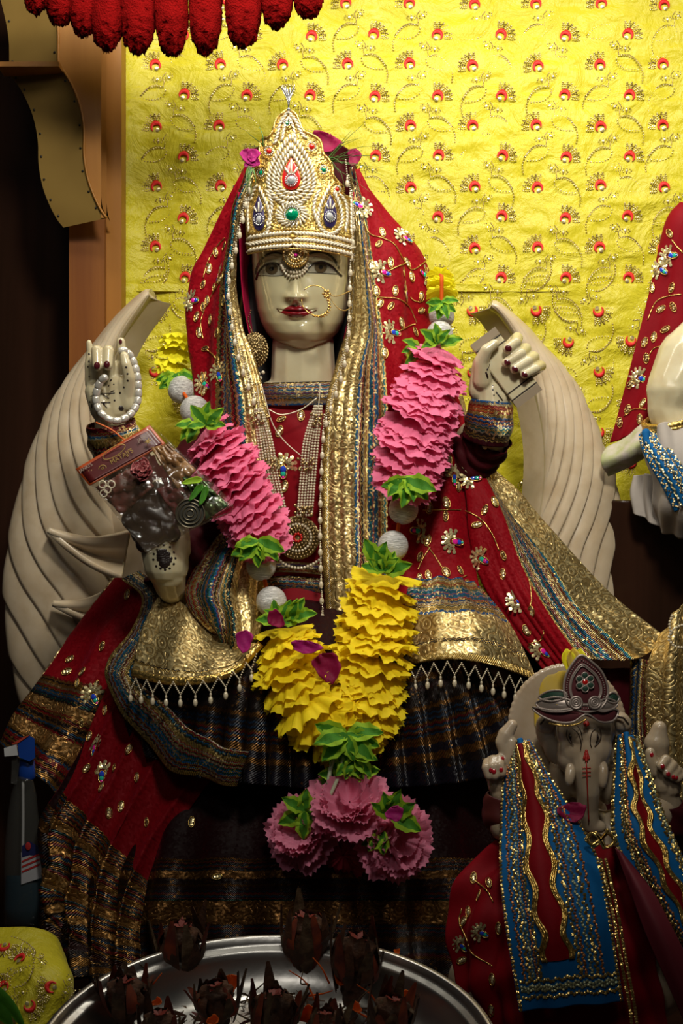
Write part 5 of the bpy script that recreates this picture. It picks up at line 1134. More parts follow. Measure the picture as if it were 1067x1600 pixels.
def leafm(name, seed):
    r_ = np.random.default_rng(seed); nu, nv = 10, 9; P = np.zeros((nu, nv, 3)); 
    for i in range(nu):
        u = i/(nu-1); w = .30*math.sin(math.pi*min(1, u*.93+.07))**.8*(1+.12*math.sin(u*22)); 
        for j in range(nv):
            v = j/(nv-1)*2-1; P[i, j] = (u, w*v, .10*u-.32*u*u+.12*abs(v)*w*2+.05*math.sin(u*12+v*3+seed))
    mb = MB().grid(P[:, 2:7], 0).grid(P[:, :3], 1).grid(P[:, 6:], 1); return mb.build(name, [M['leaf'], M['leaf2']], gar, world=False)
LV = [leafm('leaf', s_) for s_ in range(3)]
def leaf(x, y, d, ang, size, out=.5, roll=0, parent=gar):
    a = math.radians(ang); dx = nrm(np.array([math.cos(a), -out, math.sin(a)])); n = nrm(np.array([0, -1., .3])-dx*np.dot([0, -1., .3], dx)); n = np.array(Matrix.Rotation(roll, 3, Vector(dx))@Vector(n)); yv = np.cross(n, dx)
    s_ = size/1000; Mx = Matrix(((dx[0]*s_, yv[0]*s_, n[0]*s_, 0), (dx[1]*s_, yv[1]*s_, n[1]*s_, 0), (dx[2]*s_, yv[2]*s_, n[2]*s_, 0), (0, 0, 0, 1))); Mx.translation = Vector(W(x, y, d))
    place(random.choice(LV), 'leaf', Mx, parent)
def whorl(x, y, d, n, size, a0, a1, out=.5):
    for k in range(n): leaf(x+random.uniform(-3, 3), y+random.uniform(-2, 2), d-random.uniform(0, .012), a0+(a1-a0)*k/(n-1)+random.uniform(-8, 8), size*random.uniform(.8, 1.1), out*random.uniform(.4, 1.4), random.uniform(-.5, .5))
whorl(633, 748, -.215, 7, 42, -160, -20); whorl(690, 472, -.085, 6, 28, -170, 0); whorl(686, 538, -.125, 5, 34, 10, 185, .6); whorl(655, 545, -.10, 3, 30, 150, 240)
whorl(404, 845, -.225, 7, 38, -180, -15); whorl(322, 662, -.155, 5, 32, 0, 180, .6); whorl(306, 665, -.13, 3, 32, 180, 240, .5); whorl(275, 585, .05, 7, 34, -170, -10)
whorl(600, 892, -.235, 7, 38, 15, 165, .5); whorl(592, 880, -.23, 2, 36, 70, 110); whorl(440, 972, -.235, 6, 34, 10, 170, .5); whorl(452, 968, -.24, 3, 36, 20, 80)
whorl(542, 1148, -.345, 8, 44, -200, 20, .4); whorl(550, 1180, -.34, 6, 40, -170, 0, .4); whorl(540, 1212, -.335, 6, 40, 20, 200, .4); whorl(548, 1195, -.33, 4, 30, -60, 60)
whorl(478, 1268, -.34, 6, 42, 30, 330, .3); whorl(614, 1272, -.375, 5, 44, -20, 160, .6); whorl(600, 1300, -.355, 3, 36, 200, 270, .5)
for P in ([(545, 1160), (535, 1185), (528, 1215), (515, 1245)], [(545, 1160), (553, 1180), (556, 1198)], [(540, 1160), (520, 1190), (512, 1225)]):
    MB().tube(Wa(crom(np.array([(x, y, -.35) for x, y in P], float), 12)), .0028, 6).build('stem', simple('pale_plastic_stem', (.45, .52, .35), .4), gar)
def bloom(key, x, y, d, R, face, n=7, name='petal_layer'):
    c = W(x, y, d); f = nrm(face)
    for i in range(n):
        q = i/(n-1); r = R*(1-.60*q)/1000; nn = nrm(f+rng.normal(0, .14+.10*q, 3)); Mx = zrot(nn, random.uniform(0, 6.28)).to_4x4()@Matrix.Diagonal((r, r, r*(1.0+q*.6), 1)); Mx.translation = Vector(c+f*R/1000*.30*q+rng.normal(0, .002, 3))
        place(random.choice(PL[key] if key != 'pale' else (PL['flatp'] if q < .35 else PL['cup'])), name, Mx, gar)
for i in range(4): PL.setdefault('cup', []).append(petal_layer('petal_layer', M['pink2'], 1.0, 51+i, amp=.05, k=6+i % 2, droop=-.55, teeth=.06))
for i in range(2): PL.setdefault('flatp', []).append(petal_layer('petal_layer', M['pink2'], 1.0, 71+i, amp=.055, k=6, droop=-.12, teeth=.06))
bloom('pale', 548, 1262, -.335, 60, (0, -1, .75), 8); bloom('pale', 476, 1300, -.315, 52, (-.5, -1, .2), 8); bloom('pale', 614, 1308, -.33, 58, (.4, -1, .05), 8); bloom('pale', 455, 1308, -.30, 34, (-.8, -1, -.3), 5)
PL['deep'] = [petal_layer('petal_layer', simple('deep_red_petal', (.42, .02, .05), .7), 1.0, 91+i, .12, 6) for i in range(2)]  # lowest bloom in a deeper red than the pink ones
bloom('deep', 535, 1325, -.30, 52, (0, -1, -.35), 7)
# loose rose petals caught in the garland
def loose(name, label, x, y, d, w, h_, ang, mat, cat='petal', curl=.3, face=(0, -1, .2), group=None, parent=None):
    nu = 9; P = np.zeros((nu, nu, 3))
    for i in range(nu):
        u = i/(nu-1)*2-1; ww_ = math.sqrt(max(.01, 1-abs(u)**2.3))*(1+.35*u)*(1+.08*math.sin(7*u+x))
        for j in range(nu):
            v = j/(nu-1)*2-1; P[i, j] = (v*ww_*w/2000+.1*w/2000*math.sin(u*3+y), -curl*(1.6*v*v*ww_*ww_+.9*u*u)*w/2000+.10*w/2000*math.sin(u*5+v*4+x), u*h_/2000)
    a = math.radians(ang); R_ = np.array(Matrix.Rotation(a, 3, 'Y')); f = nrm(face); z = np.array([0, 0, 1.]); z = nrm(z-f*np.dot(z, f)); x_ = np.cross(-f, z)
    B_ = np.stack([x_, -f, z], 1); Q = (P@R_.T)@B_.T+W(x, y, d); o = MB().grid(Q).build(name, mat, parent); solidify(o, .0008)
    return tag(o, label, cat, group) if parent is None else o
loose('rose_petal', 'dark magenta rose petal lodged above the yellow flowers, left of the lowest silver ball', 382, 1003, -.27, 22, 32, 10, M['plum']); loose('rose_petal', 'small red rose petal tucked on top of the left yellow flowers', 430, 968, -.275, 26, 22, 60, M['rose'])
loose('rose_petal', 'red rose petal pointing into the V of the yellow flowers, upper one', 478, 1012, -.31, 40, 18, 10, M['plum']); loose('rose_petal', 'dark red rose petal deep in the bottom of the yellow V', 512, 1045, -.30, 34, 44, -20, M['rose'])
loose('rose_petal', 'little magenta petal held in the green leaves of the right pink bloom', 617, 1272, -.42, 22, 20, -30, M['plum'])
for o in LV: bpy.data.objects.remove(o)
for k in PL.values():
    for o in k: bpy.data.objects.remove(o)
# ================================================================== FLOWERS AND GRASS TUCKED BESIDE THE CROWN
loose('rose_petal', 'large dark pink rose petal behind the right shoulder of the crown', 508, 226, .0, 44, 34, 25, M['rose']); loose('rose_petal', 'dark red rose petal at the right end of the grass sprigs', 553, 247, .0, 20, 30, 10, M['rose'])
fl_ = thing('pink_flower', 'small purple-pink flower left of the crown', 'flower', W(391, 262, -.06))
for x, y, w, h_, a in ((386, 246, 16, 26, -30), (396, 244, 18, 22, 20), (391, 256, 16, 20, 70), (398, 254, 14, 18, -60)): loose('petal', None, x, y, -.07, w, h_, a, M['plum'], parent=fl_)
def sprig(name, label, base, tips, d):
    t_ = thing(name, label, 'grass', W(*base, d)); 
    for i, (x, y) in enumerate(tips):
        b_ = np.array(base)+[random.uniform(-4, 4), random.uniform(-4, 4)]; m = (b_+[x, y])/2+[random.uniform(-6, 6), random.uniform(-10, 2)]
        q = Wa(crom(np.array([(b_[0], b_[1], d), (m[0], m[1], d-.01), (x, y, d-random.uniform(0, .03))], float), 12)); MB().tube(q, np.linspace(.0014, .0004, 12), 5, flat=.4).build('blade', M['grass'], t_)
sprig('grass_sprig', 'tuft of green grass blades fanning out right of the crown', (508, 252), [(572, 190), (565, 215), (590, 228), (600, 262), (582, 244), (548, 205), (545, 236), (560, 262), (566, 235), (578, 300), (530, 270), (520, 280), (612, 245), (545, 250), (556, 218), (535, 256), (525, 262), (540, 300), (600, 275)], -.03)
sprig('grass_sprig', 'short green grass blades hanging left of the crown below the pink flower', (392, 262), [(382, 300), (388, 302), (394, 304), (384, 285), (398, 295), (380, 275), (392, 306), (378, 292)], -.075)
sprig('grass_sprig', 'few thin grass stalks sticking up at the left of the crown', (410, 228), [(385, 205), (405, 198), (377, 226), (500, 215)][:3], -.06)
# ================================================================== CELLOPHANE PACKET with a folded header card
pk_ = thing('gift_packet', 'clear cellophane packet with red header card leaning on the lowered hand', 'packet', W(240, 860, -.22))
def quad(nm, pts, d, mat, th, off=0.0, nu=14, nv=14, bulge=0.0, wr=0.0):
    (a0, a1, a2, a3), (d0, d1, d2, d3) = pts, d
    rows = []
    for i in range(nu):
        u = i/(nu-1); row = []
        for j in range(nv):
            v = j/(nv-1); p = (np.array(a0)*(1-v)+np.array(a1)*v)*(1-u)+(np.array(a3)*(1-v)+np.array(a2)*v)*u; dd_ = (d0*(1-v)+d1*v)*(1-u)+(d3*(1-v)+d2*v)*u
            row.append(W(p[0], p[1], dd_-bulge*math.sin(math.pi*u)*math.sin(math.pi*v)+wr*vnoise(np.array(u*9.+off*100), np.array(v*9.))-off))
        rows.append(row)
    o = MB().grid(np.array(rows)).build(nm, mat, pk_); solidify(o, th); return o
HC4 = ((118, 733), (234, 664), (259, 694), (140, 759)); HD = (-.215, -.20, -.205, -.225)
quad('header_card', HC4, HD, simple('orange_card_edge', (.36, .055, .008), .4, coat=.4), .0016)
def shrink(P, k):
    P = np.array(P, float); u = nrm(P[1]-P[0]); v = nrm(P[3]-P[0]); return [tuple(P[0]+u*k+v*k), tuple(P[1]-u*k+v*k), tuple(P[2]-u*k-v*k), tuple(P[3]+u*k-v*k)]
quad('card_panel', shrink(HC4, 4), HD, simple('maroon_card', (.075, .006, .006), .35, coat=.5), .0006, .0014)
def text(body, x, y, size, mat, d, dirpx, parent, name='lettering', tilt=.0):
    c = bpy.data.curves.new(name, 'FONT'); c.body = body; c.size = size/1000; c.extrude = .0003; c.align_x = 'CENTER'; c.align_y = 'CENTER'
    o = bpy.data.objects.new('t', c); COL.objects.link(o); dg = bpy.context.evaluated_depsgraph_get(); me = bpy.data.meshes.new_from_object(o.evaluated_get(dg)); bpy.data.objects.remove(o)
    u = nrm(W(x+dirpx[0], y+dirpx[1], d)-W(x, y, d)); up = nrm(W(x, y-10, d)-W(x, y, d)); n = nrm(np.cross(u, up)); v = np.cross(n, u)
    p = W(x, y, d); Mx = Matrix(((u[0], v[0], n[0], p[0]), (u[1], v[1], n[1], p[1]), (u[2], v[2], n[2], p[2]), (0, 0, 0, 1))); me.transform(Matrix.Translation(-Vector(wloc(parent)))@Mx); me.materials.clear(); me.materials.append(mat)
    ob = bpy.data.objects.new(name, me); COL.objects.link(ob); ob.parent = parent; return ob
gt = simple('gilt_print', (.46, .30, .08), .4); wt = simple('pale_print', (.50, .40, .32), .4)
dr_ = (116, -69); tx = lambda b_, x, y, s_, m_: text(b_, x, y, s_, m_, -.2125+(x-180)*.00009-.006, dr_, pk_)
tx("JANKI'S", 134, 731, 6.5, wt); tx("JANKI'S", 225, 683, 6.5, wt); tx("MATAJI'S", 190, 713, 9.5, gt)
for cx, cy_ in ((142, 739), (231, 690)):
    mb = MB(); c = W(cx, cy_, -.2185)
    for k in range(6): a = k*math.pi/3+.3; mb.tube([c, c+np.array([math.cos(a), 0, math.sin(a)])*.0048], [.0013, .0004], 5)
    mb.build('gilt_emblem', gt, pk_)
for cx, cy_, rx, ry, sc_ in ((160, 732, 5.5, 4.4, 1), (178, 706, 18, 6.5, 1)):
    a = np.linspace(0, 2*math.pi, 30)[:-1]; u = nrm(np.array([116, 0, 69.])); v = nrm(np.array([-69, 0, 116.])); c = W(cx, cy_, -.2185)
    MB().tube([c+(u*rx*math.cos(q)+v*ry*math.sin(q))/1000 for q in a], .0006, 4, closed=True).build('gilt_oval', gt, pk_)
tx("18", 160, 732, 5, gt)
cel = NT('clear_cellophane'); cel.B(Base_Color=(.10, .07, .045), Roughness=.06, Transmission_Weight=0.0, Alpha=.13, Specular_IOR_Level=1.0, Coat_Weight=.35, Coat_Roughness=.03, Normal=cel.bump(cel.noise(30, 3), .006, 1)); CEL = cel.m
BAG = ((142, 757), (262, 690), (364, 790), (232, 868)); BD = (-.22, -.205, -.225, -.235)
quad('cellophane_front', BAG, BD, CEL, .0003, .010, 24, 24, .014, .004); quad('cellophane_back', BAG, BD, CEL, .0003, -.006, 20, 20, 0, .003)
quad('cellophane_side', ((236, 662), (262, 690), (364, 790), (330, 750)), (-.19, -.215, -.235, -.20), CEL, .0003, 0, 18, 10, .002, .003)
MB().tube(Wa(crom(np.array([(234, 664, -.205), (262, 690, -.225), (310, 738, -.24), (364, 790, -.24), (330, 812, -.25), (290, 832, -.25)], float), 30)), .0012, 5).build('cellophane_seam', CEL, pk_)
br_ = simple('folded_brown_satin', (.16, .075, .03), .35, coat=.4, noise=(30, (.32, .17, .06)))
quad('folded_cloth', ((236, 700), (262, 694), (306, 735), (278, 765)), (-.212, -.212, -.225, -.225), br_, .003, .004, 16, 16, .006, .006)
quad('folded_cloth', ((150, 762), (210, 728), (240, 760), (190, 805)), (-.215,)*4, simple('dusky_rose_cloth', (.17, .04, .03), .5, noise=(50, (.07, .03, .02))), .003, .004, 16, 16, .006, .006)
quad('folded_cloth', ((245, 765), (298, 745), (330, 790), (282, 818)), (-.218,)*4, simple('dark_plum_cloth', (.055, .008, .008), .5, noise=(40, (.14, .02, .02))), .003, .002, 16, 16, .008, .008)
quad('folded_cloth', ((285, 745), (318, 752), (358, 790), (322, 812)), (-.225,)*4, simple('dark_green_foil', (.03, .075, .03), .2, metal=.4, noise=(60, (.10, .14, .05))), .002, .006, 16, 16, .006, .008)
rp_ = simple('rose_print', (.22, .03, .035), .5); rp2_ = simple('rose_print_pale', (.34, .09, .09), .5)
for k in range(13):
    q = k*2.4; rr = 3.2*math.sqrt(k); loose('cloth_rose_petal', None, 222+rr*math.cos(q), 735+rr*math.sin(q), -.238-.0012*(13-k)*.3, 15, 13, math.degrees(-q), rp_ if k % 2 else rp2_, parent=pk_, curl=.5)
for k, (x, y) in enumerate(((160, 757), (168, 765), (162, 771), (174, 757))): MB().tube([W(x, y, -.238)+.005*np.array([math.cos(q), 0, math.sin(q)]) for q in np.linspace(0, 6.28, 12)[:-1]], .0012, 5, closed=True).build('lace_loop', M['pearl'], pk_)
c = W(297, 802, -.245)
for r in (.020, .015, .010, .005): MB().tube([c+np.array([math.cos(q)*r, 0, math.sin(q)*r]) for q in np.linspace(0, 2*math.pi, 30)[:-1]], .0011, 5, closed=True).build('bangle', simple('tarnished_bangle', (.22, .19, .13), .3, metal=.8) if r == .020 else bpy.data.materials['tarnished_bangle'], pk_)
MB().disc(c+[0, .002, 0], (0, -1, 0), .020, 24, dome=.05).build('bangle_card', simple('dark_card', (.03, .028, .02), .5), pk_)
for x, y, a in ((306, 770, 40), (300, 752, 80), (318, 775, 20)): loose('paper_leaf', None, x, y, -.247, 9, 30, a, M['leaf2'] if a == 80 else M['leaf'], parent=pk_)
# ================================================================== PLINTH, STEPS
def blockthing(name, label, cat, c, h, mat):
    o = MB().box(c, h).build(name, M[mat], None, smooth=False); m = o.modifiers.new('b', 'BEVEL'); m.width = .004; m.segments = 2; return tag(o, label, cat)
blockthing('plinth', 'dark polished wooden plinth between the right wing and the neighbouring idol', 'plinth', (W(1000, 0, .25)[0], .25, .41), (W(1150, 0, .25)[0]-W(1000, 0, .25)[0], .10, .41), 'wood_dark')
blockthing('step', 'low dark wooden step under the steel tray of offerings', 'step', (-.06, -.82, .05), (.30, .22, .05), 'wood_dark')
blockthing('step', 'dark wooden block under the small elephant-headed idol', 'step', (.33, -.42, .03), (.20, .16, .03), 'wood_dark')
blockthing('step', 'dark wooden block at the left carrying the yellow cloth and spray bottle', 'step', (-.60, -.20, .065), (.17, .20, .065), 'wood_dark')
# ================================================================== ELEPHANT-HEADED IDOL
G = -.42
gan = thing('elephant_headed_idol', 'small marble elephant-headed idol with scalloped halo, painted eyes and red line down the trunk', 'idol', W(890, 1600, G)*[1, 1, 0]+[0, 0, .06])
g3 = lambda x, y, d=0: W(x, y, G+d)
a = np.linspace(0, 2*math.pi, 240, endpoint=False); hc = np.array([886, 1135])
rx_, ry_ = 92, 98; sc = 1+.014*np.abs(np.sin(a*30))
ring = lambda k, d: np.array([g3(hc[0]+rx_*k*math.cos(q)*s_, hc[1]+ry_*k*math.sin(q)*s_, d) for q, s_ in zip(a, sc)])
MB().grid(np.stack([ring(.02, .035), ring(.6, .035), ring(.93, .033), ring(.985, .034), ring(1, .038), ring(1, .050), ring(.9, .052), ring(.02, .052)]), cv=True).build('halo', M['marble_g'], gan)
tur = simple('turmeric_smear', (.62, .42, .02), .7, noise=(40, (.55, .40, .10)))
blob('halo_smear', [('e', g3(862, 1085, .034), (.018, .0022, .030)), ('e', g3(845, 1120, .034), (.010, .0022, .026)), ('e', g3(880, 1062, .034), (.016, .0022, .014))], tur, gan, .0016, 4)
blob('head', [('e', g3(913, 1140, .0), (.040, .036, .036)), ('e', g3(913, 1168, -.004), (.036, .034, .034)), ('e', g3(893, 1182, -.002), (.020, .026, .024)), ('e', g3(933, 1180, -.002), (.018, .024, .024)),
    (g3(915, 1172, -.016), .022, g3(916, 1200, -.026), .018), (g3(916, 1200, -.026), .018, g3(919, 1235, -.024), .0155), (g3(919, 1235, -.024), .0155, g3(918, 1262, -.016), .014), (g3(918, 1262, -.016), .014, g3(922, 1290, -.012), .0115), (g3(922, 1290, -.012), .0115, g3(938, 1292, -.014), .008),
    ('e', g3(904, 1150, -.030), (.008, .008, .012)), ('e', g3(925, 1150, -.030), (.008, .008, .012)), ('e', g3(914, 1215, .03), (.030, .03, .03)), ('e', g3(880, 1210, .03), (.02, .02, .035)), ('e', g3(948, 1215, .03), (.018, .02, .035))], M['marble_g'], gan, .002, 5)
for P in ([(895, 1192, -.018), (891, 1208, -.030), (889, 1226, -.034)], [(938, 1190, -.018), (942, 1205, -.030), (941, 1230, -.034)]):
    MB().tube(np.array([g3(*p) for p in crom(np.array(P, float), 8)]), [.0062, .0068, .0070, .0070, .0068, .0064, .0058, .0040], 12).build('tusk', M['marble_g'], gan)
for sx, cx in ((-1, 868), (1, 958)):
    Re = np.array(Matrix.Rotation(sx*.35, 3, 'Y')@Matrix.Rotation(sx*.4, 3, 'Z'))
    blob('ear', [('e', g3(cx+sx*3, 1146, .006), (.024, .007, .030), Re), ('e', g3(cx+sx*14, 1130, .000), (.015, .006, .012), Re), ('e', g3(cx+sx*2, 1172, .006), (.014, .007, .020), Re)], M['marble_g'], gan, .0018, 6)
    mb = MB(); mb.tube(np.array([g3(cx+sx*q, y, -.012) for q, y in ((-12, 1124), (2, 1119), (16, 1122), (24, 1132))]), .0014, 5); mb.build('ear_outline', M['henna'], gan)
def gline(P, r, mat, name):
    P = crom(np.array(P, float), 14); mb = MB(); Q = []
    hv = GH; 
    for x, y in P:
        d = np.hypot(GHp[:, 0]-x, GHp[:, 1]-y); k = np.where(d < 4)[0]; k = k if len(k) else np.argsort(d)[:4]; i = k[np.argmin(hv[k, 1])]; Q.append(W(x, y, hv[i, 1]-.0006))
    mb.tube(np.array(Q), r, 5); mb.build(name, M[mat], gan)
hd = [o for o in gan.children if o.name.startswith('head')][0]; GH = np.zeros(len(hd.data.vertices)*3, 'f'); hd.data.vertices.foreach_get('co', GH); GH = GH.reshape(-1, 3).astype(float)+wloc(gan); GHp = toPx(GH)
M['redpaint'] = simple('red_line_paint', (.40, .02, .012), .5)
gline([(916, 1190), (917, 1215), (918, 1240), (919, 1265), (920, 1284)], .0009, 'redpaint', 'red_line'); gline([(916, 1172), (912, 1186)], .0016, 'redpaint', 'red_mark'); gline([(916, 1172), (920, 1186)], .0016, 'redpaint', 'red_mark'); gline([(916, 1176), (916, 1190)], .0022, 'redpaint', 'red_mark')
for y in (1200, 1206, 1212): gline([(910, y), (923, y)], .0005, 'redpaint', 'red_mark')
for P in ([(886, 1140), (885, 1150), (890, 1160), (896, 1164)], [(890, 1145), (889, 1152), (893, 1160)], [(894, 1138), (903, 1146), (908, 1160), (907, 1172)], [(902, 1134), (908, 1144), (910, 1156)], [(930, 1138), (924, 1146), (922, 1160), (924, 1168)], [(937, 1138), (939, 1150), (935, 1160), (929, 1166)], [(933, 1146), (934, 1153), (931, 1160)]):
    gline(P, .0006, 'henna', 'painted_eyelid')
for x, y in ((891, 1152), (934, 1152)): gline([(x, y-2), (x, y+3)], .0015, 'henna', 'painted_pupil')
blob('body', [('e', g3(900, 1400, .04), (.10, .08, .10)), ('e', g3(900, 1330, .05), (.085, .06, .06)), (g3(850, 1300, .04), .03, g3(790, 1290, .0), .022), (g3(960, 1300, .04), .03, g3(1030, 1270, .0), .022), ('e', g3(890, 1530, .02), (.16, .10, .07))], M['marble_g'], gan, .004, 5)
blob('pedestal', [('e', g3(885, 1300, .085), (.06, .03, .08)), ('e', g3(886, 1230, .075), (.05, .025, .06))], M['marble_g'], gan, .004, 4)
hand('hand', [((772, 1196, G), 14, (780, 1225, G), 15), ((785, 1195, G), 14, (790, 1222, G+.004), 14), ((778, 1225, G), 14, (786, 1245, G+.004), 14)],
     [[((762, 1192, G-.006), 7), ((760, 1200, G-.016), 6.5), ((764, 1212, G-.018), 6)], [((771, 1188, G-.008), 7.2), ((769, 1198, G-.018), 6.8), ((773, 1212, G-.020), 6.2)], [((781, 1186, G-.008), 7.2), ((780, 1196, G-.018), 6.6), ((784, 1208, G-.020), 6)],
      [((790, 1180, G-.004), 7.5), ((784, 1160, G-.002), 9), ((790, 1148, G), 10.5), ((800, 1133, G), 7.5)]],
     [((792, 1208, G-.006), 9), ((795, 1185, G-.006), 9), ((799, 1160, G-.004), 8)], [((784, 1240, G), 15), ((788, 1265, G+.01), 17)], gan, mat=M['marble_g'], nailmat='nail_red', nails=[(764, 1203, 2.6, 3.2, 0), (773, 1203, 2.8, 3.4, 0), (784, 1200, 2.6, 3.2, 0), (787, 1183, 2.4, 3, 0)], vox=.0014, lbl='raised fist with red nails')
hand('hand', [((1030, 1195, G), 14, (1036, 1225, G), 17), ((1045, 1205, G), 14, (1045, 1230, G), 16)],
     [[((1036, 1192, G-.004), 7.4), ((1040, 1187, G-.014), 7), ((1033, 1197, G-.022), 6)], [((1046, 1192, G-.004), 7.4), ((1051, 1196, G-.014), 7), ((1042, 1208, G-.022), 6)],
      [((1054, 1200, G-.002), 7), ((1058, 1204, G-.012), 6.6), ((1051, 1213, G-.020), 5.8)], [((1060, 1205, G), 6.6), ((1066, 1210, G-.010), 6), ((1059, 1217, G-.018), 5.4)]],
     [((1022, 1205, G-.006), 10), ((1018, 1190, G-.008), 8.5), ((1016, 1176, G-.008), 7)], [((1038, 1225, G), 16), ((1046, 1262, G+.01), 17)], gan, mat=M['marble_g'], nailmat='nail_red', nails=[(1033, 1198, 2.8, 3.2, 0), (1042, 1209, 2.8, 3.2, 0), (1051, 1214, 2.6, 3, 0), (1060, 1217, 2.2, 2.6, 0), (1016, 1177, 2.4, 3.2, 0)], vox=.0014, lbl='open hand with red nails')
blob('lotus_bud', [(g3(1030, 1185, .004), .012, g3(1026, 1162, .004), .017), (g3(1026, 1162, .004), .017, g3(1030, 1138, .002), .010)], M['marble_g'], gan, .002, 4)
# crown of the small idol
gc = thing('small_embroidered_crown', 'small maroon and silver embroidered crown on the elephant-headed idol', 'crown', g3(905, 1120, -.05))
gy = lambda x, y, off=0.0: W(x, y, G-.045+((x-905)/75)**2*.03-off+(1110-y)*.00012)
M['mar_v'] = simple('maroon_crown_velvet', (.085, .010, .014), .8); M['grn_v'] = simple('dark_green_crown_velvet', (.01, .045, .025), .7); M['sil_d'] = simple('dull_silver_cord', (.40, .33, .29), .4, metal=.5)
def patch(pts, mat, name, off=0.0, th=.003):
    P = cl(pts, 60); c = P.mean(0); A_ = np.array([gy(x, y, off) for x, y in P]); B_ = np.array([gy(c[0]+(x-c[0])*.9, c[1]+(y-c[1])*.9, off+th) for x, y in P]); C_ = np.array([gy(c[0]+(x-c[0])*.04, c[1]+(y-c[1])*.04, off+th*1.1) for x, y in P]); Z_ = A_+[0, .004, 0]
    MB().grid(np.stack([Z_, A_, B_, C_]), cv=True).build(name, M[mat], gc)
def gcord(pts, r=.0013, mat='sil_d', off=.004, closed=False, name='silver_cord'): 
    P = cl(pts, 60, closed); MB().tube([gy(x, y, off) for x, y in P], r, 6, closed=closed).build(name, M[mat], gc)
crest = [(908, 1024), (895, 1036), (884, 1056), (881, 1080), (889, 1102), (912, 1112), (936, 1108), (948, 1092), (949, 1072), (940, 1050), (925, 1035)]
patch(crest, 'mar_v', 'crest')
def inset(P, k, c=(914, 1074)): return [(c[0]+(x-c[0])*k, c[1]+(y-c[1])*k) for x, y in P]
gcord(crest, .0016, closed=True); gcord(inset(crest, .72), .0013, closed=True, off=.0045); gcord(inset(crest, .66), .0008, closed=True, off=.0045)
mb = MB()
for q in resample(cl(inset(crest, .86)+[inset(crest, .86)[0]], 60, False), 3.6): mb.octa(gy(q[0], q[1], .0045), .0012)
mb.build('sequin_dots', M['sil_d'], gc)
for k in range(7):
    x, y = (914, 1066) if k == 6 else (914+10*math.cos(k*math.pi/3+.5), 1066+10.5*math.sin(k*math.pi/3+.5))
    MB().disc(gy(x, y, .005), (0, -1, 0), .0036, 10).build('flower_stone', M['grn_v' if k < 6 else 'gem_red'], gc); MB().tube([gy(x+5*math.cos(q), y+5*math.sin(q), .005) for q in np.linspace(0, 6.283, 13)[:-1]], .0009, 5, closed=True).build('silver_ring', M['sil_d'], gc)
for pts, mt, nm in (([(832, 1105), (845, 1118), (870, 1128), (895, 1128), (916, 1116), (938, 1128), (958, 1126), (966, 1112), (958, 1108), (940, 1112), (915, 1102), (890, 1108), (862, 1110)], 'mar_v', 'lower_leaf'), ([(838, 1098), (862, 1090), (885, 1092), (904, 1104), (880, 1112), (850, 1110)], 'sil_d', 'silver_leaf'), ([(964, 1098), (950, 1092), (935, 1096), (924, 1106), (945, 1110), (960, 1106)], 'sil_d', 'silver_leaf'),
                     ([(842, 1090), (858, 1080), (880, 1080), (884, 1090), (862, 1096)], 'grn_v', 'green_leaf'), ([(948, 1088), (958, 1082), (967, 1090), (962, 1098), (950, 1096)], 'grn_v', 'green_leaf')):
    patch(pts, mt, nm, .001); gcord(pts, .0014, closed=True, off=.004)
for cx in (900, 929):
    for r in (9, 5.5, 2.2): gcord([(cx+r*math.cos(q), 1098+r*math.sin(q)) for q in np.linspace(0, 6.28, 9)[:-1]], .0016, off=.006, closed=True, name='silver_spiral')
gcord([(858, 1130), (880, 1134), (900, 1132), (916, 1124)], .0013, 'gold', .003, name='gold_cord')
MB().ball(g3(916, 1131, -.040), (.004,)*3, 8, 10).build('red_bead', M['redpaint'], gc)
bud = thing('yellow_flower_bud', 'pale yellow flower bud standing behind the small crown', 'flower', g3(895, 1060, .0))
for k, (dx, an) in enumerate(((0, 0), (-6, -12), (6, 10))): loose('petal', None, 897+dx, 1040, G+.0+.002*k, 16, 44, an, M['ypetal2'] if k else tur, parent=bud)
# ---- shawl of blue velvet with sequin braid
sh = thing('blue_shawl', 'blue shawl with wavy gold braid and sequins draped over the small idol', 'shawl', g3(890, 1590, -.08))
sl = Surf(R3([[(800, 1160), (812, 1155), (826, 1160)], [(790, 1215), (825, 1205), (862, 1222)], [(785, 1290), (840, 1275), (905, 1285)], [(784, 1370), (850, 1360), (938, 1350)], [(792, 1450), (868, 1445), (955, 1435)], [(803, 1520), (880, 1512), (966, 1505)], [(812, 1580), (890, 1572), (975, 1565)]],
             [[G-.0, G-.012, G-.0], [G-.01, G-.035, G-.03], [G-.03, G-.06, G-.055], [G-.07, G-.10, G-.09], [G-.10, G-.13, G-.12], [G-.115, G-.14, G-.13], [G-.12, G-.14, G-.13]]), 160, 90)
sl.foldn(lambda U, V: .003*np.sin(V*math.pi*5+U*2)); sl.mesh('shawl_left_panel', M['blue'], sh, .003)
sr = Surf(R3([[(968, 1150), (978, 1145), (990, 1152)], [(964, 1200), (985, 1192), (1012, 1205)], [(960, 1260), (990, 1250), (1035, 1265)], [(962, 1310), (1000, 1300), (1060, 1320)], [(985, 1370), (1030, 1365), (1085, 1375)], [(1020, 1430), (1060, 1425), (1115, 1435)], [(1065, 1490), (1095, 1490), (1150, 1500)]],
             [[G, G-.012, G], [G-.01, G-.03, G-.01], [G-.03, G-.05, G-.03], [G-.05, G-.075, G-.05], [G-.07, G-.09, G-.07], [G-.08, G-.10, G-.08], [G-.09, G-.11, G-.09]]), 130, 80)
sr.foldn(lambda U, V: .003*np.sin(V*math.pi*5+U*2)); sr.mesh('shawl_right_panel', M['blue'], sh, .003)
